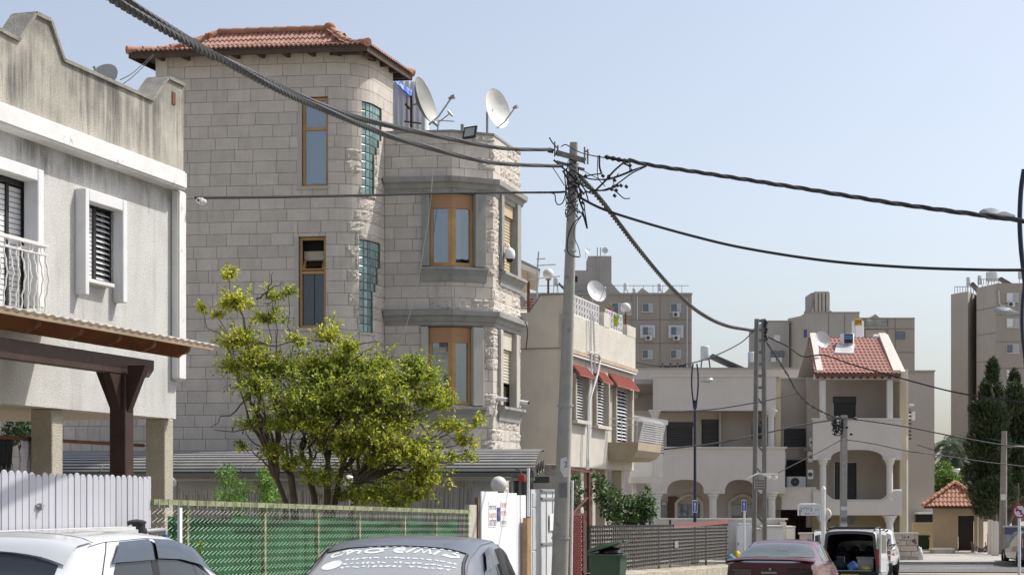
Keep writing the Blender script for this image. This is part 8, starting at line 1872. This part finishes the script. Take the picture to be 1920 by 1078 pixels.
for px, py in ((1596, 813), (1588, 800), (1570, 782), (1604, 784)): P2.part('connector', MB().cyl(wp(px - 2, py, Yc - .3), wp(px + 2, py + 1, Yc - .3), .06, n=7), M_black)
def sp2(label, pix, Y0, Y1, r=.028, strands=1, **k):
 cable(label, [wp(px, py, Y0 + (Y1 - Y0) * i / (len(pix) - 1)) for i, (px, py) in enumerate(pix)], r=r, strands=strands, pitch=.9, **k)
sp2('twisted cable dropping from the pylon to the slim concrete pole', [(1436, 640), (1455, 668), (1478, 705), (1495, 735), (1520, 760), (1560, 780), (1576, 784)], 65, 70, .045, 2)
sp2('cable from the slim concrete pole leftwards past the shutters', [(1562, 787), (1500, 797), (1420, 815), (1340, 831), (1243, 842)], 69.8, 62, .03)
sp2('thin cable from the twisted drop line to the white annex', [(1492, 737), (1440, 750), (1360, 764), (1300, 770), (1240, 772)], 66, 60, .022)
sp2('cable from pylon over the tiled roof towards right edge', [(1440, 632), (1478, 650), (1505, 668), (1545, 666), (1600, 684), (1700, 712), (1800, 737), (1930, 756)], 65, 50, .026)
sp2('cable from the slim concrete pole to the wooden pole', [(1584, 784), (1620, 788), (1700, 800), (1780, 816), (1880, 834), (1960, 842)], 69.8, 74, .028)
sp2('thin lower cable from the slim pole to the right', [(1588, 824), (1640, 832), (1700, 845), (1760, 853), (1850, 866), (1930, 875)], 69.8, 74, .02); sp2('thin cable from the slim pole down to the pylon cameras', [(1578, 824), (1540, 845), (1500, 865), (1455, 888)], 69.8, 65, .018)
sp2('thin cable from the wooden pole to plain block', [(1884, 848), (1840, 850), (1780, 850), (1720, 834)], 80, 92, .022); sp2('green tinted thin cable crossing before the palm', [(1750, 832), (1790, 826), (1840, 820), (1930, 838)], 88, 80, .018, mt=mat('green_cable', (.03, .12, .09), .6))
Yh = 86.; HT = Thing('tiled_hut', 'small beige hut with red hipped tile roof and dark door', 'hut', (X_(1790, Yh), Yh, GE))
GH = GE + .1; xa, xb = X_(1750, Yh), X_(1842, Yh)
M_hut = mat('hut_render', (.42, .34, .24), .9, var=.08, vs=1)
dr = (X_(1796, Yh), X_(1825, Yh), GH, Z_(966, Yh))
HT.part('wall', MB().wall((0, Yh), (1, 0), (0, -1), xa, xb, GH, Z_(948, Yh), [dr], -.2, 0), M_hut, weld=True); HT.part('side_wall', MB().box(xa, xa + .2, Yh + .21, Yh + 3.5, GH, Z_(948, Yh)), M_hut); HT.part('side_wall', MB().box(xb - .2, xb, Yh + .21, Yh + 3.5, GH, Z_(948, Yh)), M_hut)
HT.part('door', MB().box(dr[0] + .02, dr[1] - .02, Yh + .08, Yh + .12, GH, dr[3] - .02), mat('brown_black_door', (.022, .016, .014), .7)); HT.part('downpipe', MB().cyl((X_(1832, Yh), Yh - .06, GH), (X_(1832, Yh), Yh - .06, Z_(952, Yh)), .04, n=8), M_white)
mb = MB(); e0, e1, e2, e3 = Vector((X_(1732, Yh), Yh - .5)), Vector((X_(1850, Yh), Yh - .5)), Vector((X_(1850, Yh), Yh + 4)), Vector((X_(1732, Yh), Yh + 4)); zeh = Z_(949, Yh); hw = (e1 - e0).length / 2; rise = Z_(906, Yh + 2) - zeh
pf = lambda d: d * rise / hw
for a, b, iv in ((e0, e1, Vector((0, 1))), (e1, e2, Vector((-1, 0))), (e3, e0, Vector((1, 0))), (e2, e3, Vector((0, -1)))): tile_side(mb, a, b, iv * (1 if abs(iv.y) < .5 else 1), min(hw, (b - a).length / 2) - .03, 1., 1., zeh, pf, .2, .31, .03)
HR = HT.part('roof', mb, mat('hut_tile', (.37, .20, .145), .85, var=.18, vs=5, rust=((.33, .26, .2), 5, .6)), kind='stuff', flip=False, smooth=.8)
HT.part('eave_board', MB().box(e0.x + .05, e1.x - .05, Yh - .45, Yh + 3.9, zeh - .1, zeh - .01), M_eave)
for c, iv in ((e0, Vector((1, 1))), (e1, Vector((-1, 1)))):
 for k in range(9):
  d0_, d1_ = hw * k / 9, hw * (k + 1.1) / 9; a, b = c + iv * d0_, c + iv * d1_; HT.part('ridge_tile', MB().cyl((a.x, a.y, zeh + pf(d0_) + .07), (b.x, b.y, zeh + pf(d1_) + .07), .12, .09, 8), M_ridge, parent=HR, smooth=.8)
HT.o.rotation_euler.z = -math.atan2(830, F)
BE = Thing('stone_bench', 'pale concrete bench in front of the tiled hut', 'bench', (X_(1768, 81), 81, GH)); BE.part('seat', bx(1747, 1790, 1027, 1031, 81, 81.6), M_cap, bevel=.02); BE.part('front', bx(1751, 1787, 1031, 1042, 81.1, 81.5), M_cap); [BE.part('leg', bx(p, p + 3, 1031, 1044, 81.05, 81.55), M_conc) for p in (1748, 1788)]
GBn = Thing('garbage_container', 'dark green rubbish container in the gap left of tiled hut', 'container', (X_(1733, 88), 88, GH)); GBn.part('tub', bx(1723, 1743, 1007, 1046, 88, 88.9), M_bin, bevel=.05); GBn.part('lid', bx(1722, 1744, 1003, 1007, 87.95, 88.95), M_bin)
Yx = 110.; SL = Thing('white_curved_wall', 'white curved wall with blue coping behind the tiled hut', 'wall', (X_(1825, Yx), Yx, GE))
SL.part('wall', MB().prism([wp(1780, 960, Yx), wp(1850, 960, Yx), wp(1850, 858, Yx), wp(1836, 862, Yx), wp(1822, 880, Yx), wp(1815, 896, Yx), wp(1780, 900, Yx)], (0, .6, 0)), M_white); SL.part('coping', MB().prism([wp(1776, 901, Yx - .2), wp(1845, 894, Yx - .2), wp(1845, 890, Yx - .2), wp(1776, 897, Yx - .2)], (0, .15, 0)), M_blue)
SL.part('chimney', MB().cyl(wp(1817, 880, Yx), wp(1817, 842, Yx), .22, n=10), M_conc); SL.part('chimney_cap', MB().box(X_(1810, Yx), X_(1828, Yx), Yx - .3, Yx + .3, Z_(842, Yx), Z_(838, Yx)), M_tile)
FLp = Thing('funnel_lamp', 'white funnel topped garden lamp behind the tiled hut', 'lamp', (X_(1790, 100), 100, GE)); FLp.part('post', MB().cyl((X_(1790, 100), 100, GE), (X_(1790, 100), 100, Z_(893, 100)), .06, n=8), M_whitemetal); FLp.part('shade', MB().lathe([(.04, Z_(893, 100)), (.2, Z_(888, 100)), (.32, Z_(880, 100)), (.3, Z_(878, 100)), (0, Z_(879, 100))], (X_(1790, 100), 100, 0), 14), M_whitemetal, smooth=.7)
def big_tree(name, label, Y, clusters, n, lsz, c1, c2, foot, tr, seed, wide=.45, tl=.25, upright=False):
 rr = random.Random(seed); f = Vector((X_(foot, Y), Y, GE - .05)); T = Thing(name, label, 'tree', tuple(f)); st, lf = MB(), MB(); top = Z_(min(c[1] for c in clusters), Y)
 trunk = limb(st, f, (f.x, Y, f.z + (top - f.z) * .8), tr, tr * .25, rr, .02, 8)
 for (px, py, rx, ry, wt) in clusters:
  c = wp(px, py, Y + rr.uniform(-.8, .8)); a, b = rx * Y / F * (1.25 if upright else 1), ry * Y / F
  base = min(trunk, key=lambda q: (q - c).length + abs(q.z - c.z + b * .5)); limb(st, base, c, tr * .35, .02, rr, .1, 5)
  for _ in range(int(n * wt)):
   d = rv(rr); k = rr.random() ** .4; p = c + Vector((d.x * a * k, d.y * a * k, d.z * b * k)); o = (Vector((d.x, d.y, d.z * .4 + (1.2 if upright else 0))) + rv(rr) * .6).normalized()
   add_leaf(lf, p, o, Vector((0, 0, 1)) + rv(rr) * .5, lsz * rr.uniform(.6, 1.4), lsz * wide * rr.uniform(.7, 1.3))
 T.part('trunk', st, M_bark, smooth=1); T.part('crown', lf, leafmat(name + '_leaf_' + str(seed), c1, c2, tl), kind='stuff', flip=False); return T
cyg = ((.012, .028, .01), (.05, .075, .022))
big_tree('cypress_tree', 'tall dark cypress behind the wooden pole with tip above the window row', 83.2, [(1861, 700, 9, 28, .5), (1858, 740, 18, 34, 1), (1855, 790, 28, 40, 1.8), (1852, 840, 34, 40, 2.2), (1850, 890, 36, 40, 2.3), (1862, 930, 36, 34, 2), (1848, 950, 20, 24, .8), (1842, 770, 12, 24, .5), (1826, 770, 6, 12, .15)], 1900, .22, *cyg, 1860, .25, 51, .3, .15, True)
big_tree('cypress_tree', 'second dark cypress partly cut off by the right edge', 90, [(1902, 715, 8, 22, .4), (1902, 750, 16, 34, .9), (1900, 800, 24, 40, 1.6), (1905, 860, 30, 44, 2), (1905, 920, 30, 36, 1.6), (1890, 955, 18, 24, .7), (1925, 780, 20, 50, 1.2), (1882, 830, 18, 50, 1.4), (1880, 900, 22, 46, 1.4)], 1900, .22, *cyg, 1905, .25, 52, .3, .15, True)
big_tree('leafy_tree', 'bright green bushy tree left of the tiled hut', 98, [(1772, 900, 22, 22, 1.5), (1760, 930, 16, 24, 1.), (1785, 925, 18, 20, 1.), (1768, 880, 16, 14, .7), (1800, 905, 12, 14, .5)], 900, .2, (.045, .13, .012), (.18, .28, .04), 1772, .15, 53)
pr = random.Random(61); Yq = 120.; PM = Thing('palm_tree', 'feathery grey green palm beyond the tiled hut', 'palm tree', (X_(1795, Yq), Yq, GE)); PM.part('trunk', MB().tube([(X_(1795, Yq), Yq, GE), (X_(1796, Yq), Yq, Z_(845, Yq))], .25, 10), M_bark); fr_ = MB(); fs_ = MB()
for k in range(105):
 c = wp(pr.choice((1790, 1800, 1778, 1812)), 842 + pr.uniform(-28, 40), Yq + pr.uniform(-1, 1)); a = pr.uniform(0, 6.28); l = pr.uniform(1.4, 2.3); d = Vector((math.cos(a), math.sin(a), 0)); up = pr.uniform(.2, 1.5); pts = [c + d * l * t + Vector((0, 0, up * t - (up + 1.2) * t * t)) * l * .6 for t in [i / 8 for i in range(9)]]
 fs_.tube(pts, .02, 4)
 for i in range(8):
  for q in range(5):
   p = pts[i].lerp(pts[i + 1], q / 5); t = (pts[i + 1] - pts[i]).normalized(); s_ = t.cross(Vector((0, 0, 1))).normalized()
   for sg in (-1, 1): add_leaf(fr_, p, s_ * sg + t * .7 + Vector((0, 0, -.5 + pr.uniform(-.2, .2))), Vector((0, 0, 1)), .42 * pr.uniform(.7, 1.2), .035)
PM.part('frond_stems', fs_, mat('frond_stem', (.12, .15, .05), .7), kind='stuff'); PM.part('fronds', fr_, leafmat('palm_frond', (.035, .06, .025), (.12, .16, .09), .2), kind='stuff', flip=False)
Yw = 80.; xw_ = X_(1881, Yw); WP_ = Thing('wooden_pole', 'weathered wooden utility pole before the dark cypress', 'pole', (xw_, Yw, GE)); WP_.part('shaft', MB().cyl((X_(1880, Yw), Yw, GE), (X_(1883, Yw), Yw, Z_(808, Yw)), .2, .12, 12), mat('weathered_pole_wood', (.22, .20, .175), .9, var=.25, vs=5, bump=.4, bs=30), smooth=1); WP_.part('tin_plate', bx(1877, 1886, 926, 937, Yw - .24, Yw - .2), M_white); WP_.part('crossbar', MB().cyl(wp(1884, 837, Yw - .1), wp(1930, 837, Yw - .1), .05, n=6), M_arm)
DT = Thing('bare_tree_stump', 'grey bare forked trunk beside the wooden pole', 'tree trunk', (X_(1874, 84), 84, GE)); mb = MB(); rr = random.Random(71)
limb(mb, (X_(1872, 84), 84, GE), wp(1870, 912, 84), .28, .2, rr, .03); limb(mb, (X_(1882, 84), 84, GE + 1.2), wp(1905, 945, 84), .2, .12, rr, .05); limb(mb, wp(1905, 945, 84), wp(1908, 905, 84), .12, .04, rr, .1); limb(mb, wp(1890, 965, 84), wp(1918, 930, 84), .08, .03, rr, .1); limb(mb, wp(1895, 955, 84), wp(1890, 925, 84), .08, .03, rr, .1); DT.part('trunk', mb, M_bark, smooth=1)
Yg = 78.; GWl = Thing('gate_wall', 'chipped pale gate pillar with grey corrugated gate at lower right', 'wall', (X_(1866, Yg), Yg, GE)); GWl.part('pillar', bx(1863, 1873, 977, 1066, Yg, Yg + .4), M_h4l, bevel=.02); GWl.part('rear_pillar', bx(1855, 1862, 974, 1050, Yg + 2, Yg + 2.3), M_h4l)
mb = MB(); x0, x1 = X_(1884, Yg), X_(1990, Yg); mb.grid(lambda x, z: (x, Yg + .3 + .03 * math.sin(x / .3 * 6.28), z), [x0 + (x1 - x0) * i / 120 for i in range(121)], [GE, Z_(1001, Yg)]); GWl.part('corrugated_gate', mb, mat('grey_blue_sheet', (.22, .24, .26), .6, var=.1), flip=False, smooth=3); GWl.part('top_band', bx(1884, 1990, 988, 1001, Yg + .25, Yg + .3), mat('navy_board', (.06, .07, .13), .7)); GWl.part('top_edge', bx(1883, 1990, 985, 988, Yg + .2, Yg + .4), M_steel)
rs4 = random.Random(6); mb = MB()
for _ in range(40): c = wp(rs4.uniform(1822, 1860), rs4.uniform(1026, 1046), 83); d = rv(rs4) * rs4.uniform(.1, .4); mb.cyl(c - d, c + d, .025, n=5)
single('scrap_heap', mb, mat('scrap_metal', (.16, .14, .125), .8), 'heap of dry sticks and scrap beside the hut door', 'scrap', tuple(wp(1840, 1045, 83)), kind='stuff');
mb = MB().sphere(wp(1829, 1038, 82.5), .14, 10, 7, (1, 1, .9)); single('plastic_bag', mb, M_white, 'small white bag beside the hut step', 'bag', tuple(wp(1829, 1042, 82.5)), smooth=1)
mb = MB().sphere(wp(1723, 1042, 72.6), .28, 10, 7, (.6, .8, 1.4)); rb = random.Random(4); mb.v = [(x + rb.uniform(-.04, .04), y, z + rb.uniform(-.04, .04)) for x, y, z in mb.v]; single('rubbish_bag', mb, mat('pale_bag', (.5, .5, .48), .5), 'pale rubbish bag at the right end of block wall', 'bag', tuple(wp(1723, 1055, 72.6)), smooth=1)
Yt = 58.; xt = X_(1912, Yt); NT = Thing('turn_sign', 'round red bordered no left turn sign on white post', 'traffic sign', (xt, Yt, GE)); zc_ = Z_(958, Yt); rd = 13 * Yt / F
NT.part('post', MB().cyl((xt, Yt + .05, GE), (xt, Yt + .05, zc_ + rd * .8), .05, n=10), M_whitemetal, smooth=1); P_ = NT.part('red_border', MB().lathe([(rd * .80, .0), (rd, 0), (rd, .012), (rd * .8, .012)], (xt, Yt, zc_), 28, (0, -1, 0)), mat('sign_red', (.42, .02, .03), .4)); NT.part('face', MB().cyl((xt, Yt, zc_), (xt, Yt - .008, zc_), rd * .82, n=28), mat('sign_white', (.62, .63, .65), .4), parent=P_)
NT.part('arrow', MB().box(xt + .02, xt + .06, Yt - .012, Yt - .0085, zc_ - .12, zc_ + .05).box(xt - .1, xt + .019, Yt - .012, Yt - .0085, zc_ + .015, zc_ + .05).prism([(xt - .1, Yt - .0085, zc_ - .02), (xt - .1, Yt - .0085, zc_ + .085), (xt - .16, Yt - .0085, zc_ + .032)], (0, -.0035, 0)), M_black, parent=P_); NT.part('slash', MB().prism([(xt - .13, Yt - .0125, zc_ + .16), (xt - .16, Yt - .0125, zc_ + .13), (xt + .13, Yt - .0125, zc_ - .16), (xt + .16, Yt - .0125, zc_ - .13)], (0, -.004, 0)), mat('sign_red', (.42, .02, .03), .4), parent=P_)
for px, py, sz, mt, lb, nm in ((1374, 1052, .22, mat('pale_blue_plastic', (.18, .42, .58), .4), 'pale blue inflatable toy at the end of woven fence', 'toy'), (1381, 1040, .13, mat('yellow_plastic', (.6, .38, .03), .4), 'yellow plastic toy leaning above the blue one', 'toy'), (1384, 1060, .12, mat('yellow_plastic', (.6, .38, .03), .4), 'small yellow toy at the fence foot', 'toy')):
 mb = MB().sphere(wp(px, py, 53), sz, 12, 8, (.8, .8, 1.1)); rb = random.Random(px); mb.v = [(x + rb.uniform(-.03, .03), y, z + rb.uniform(-.03, .03)) for x, y, z in mb.v]; single(nm, mb, mt, lb, 'toy', tuple(wp(px, py + 8, 53)), smooth=1)
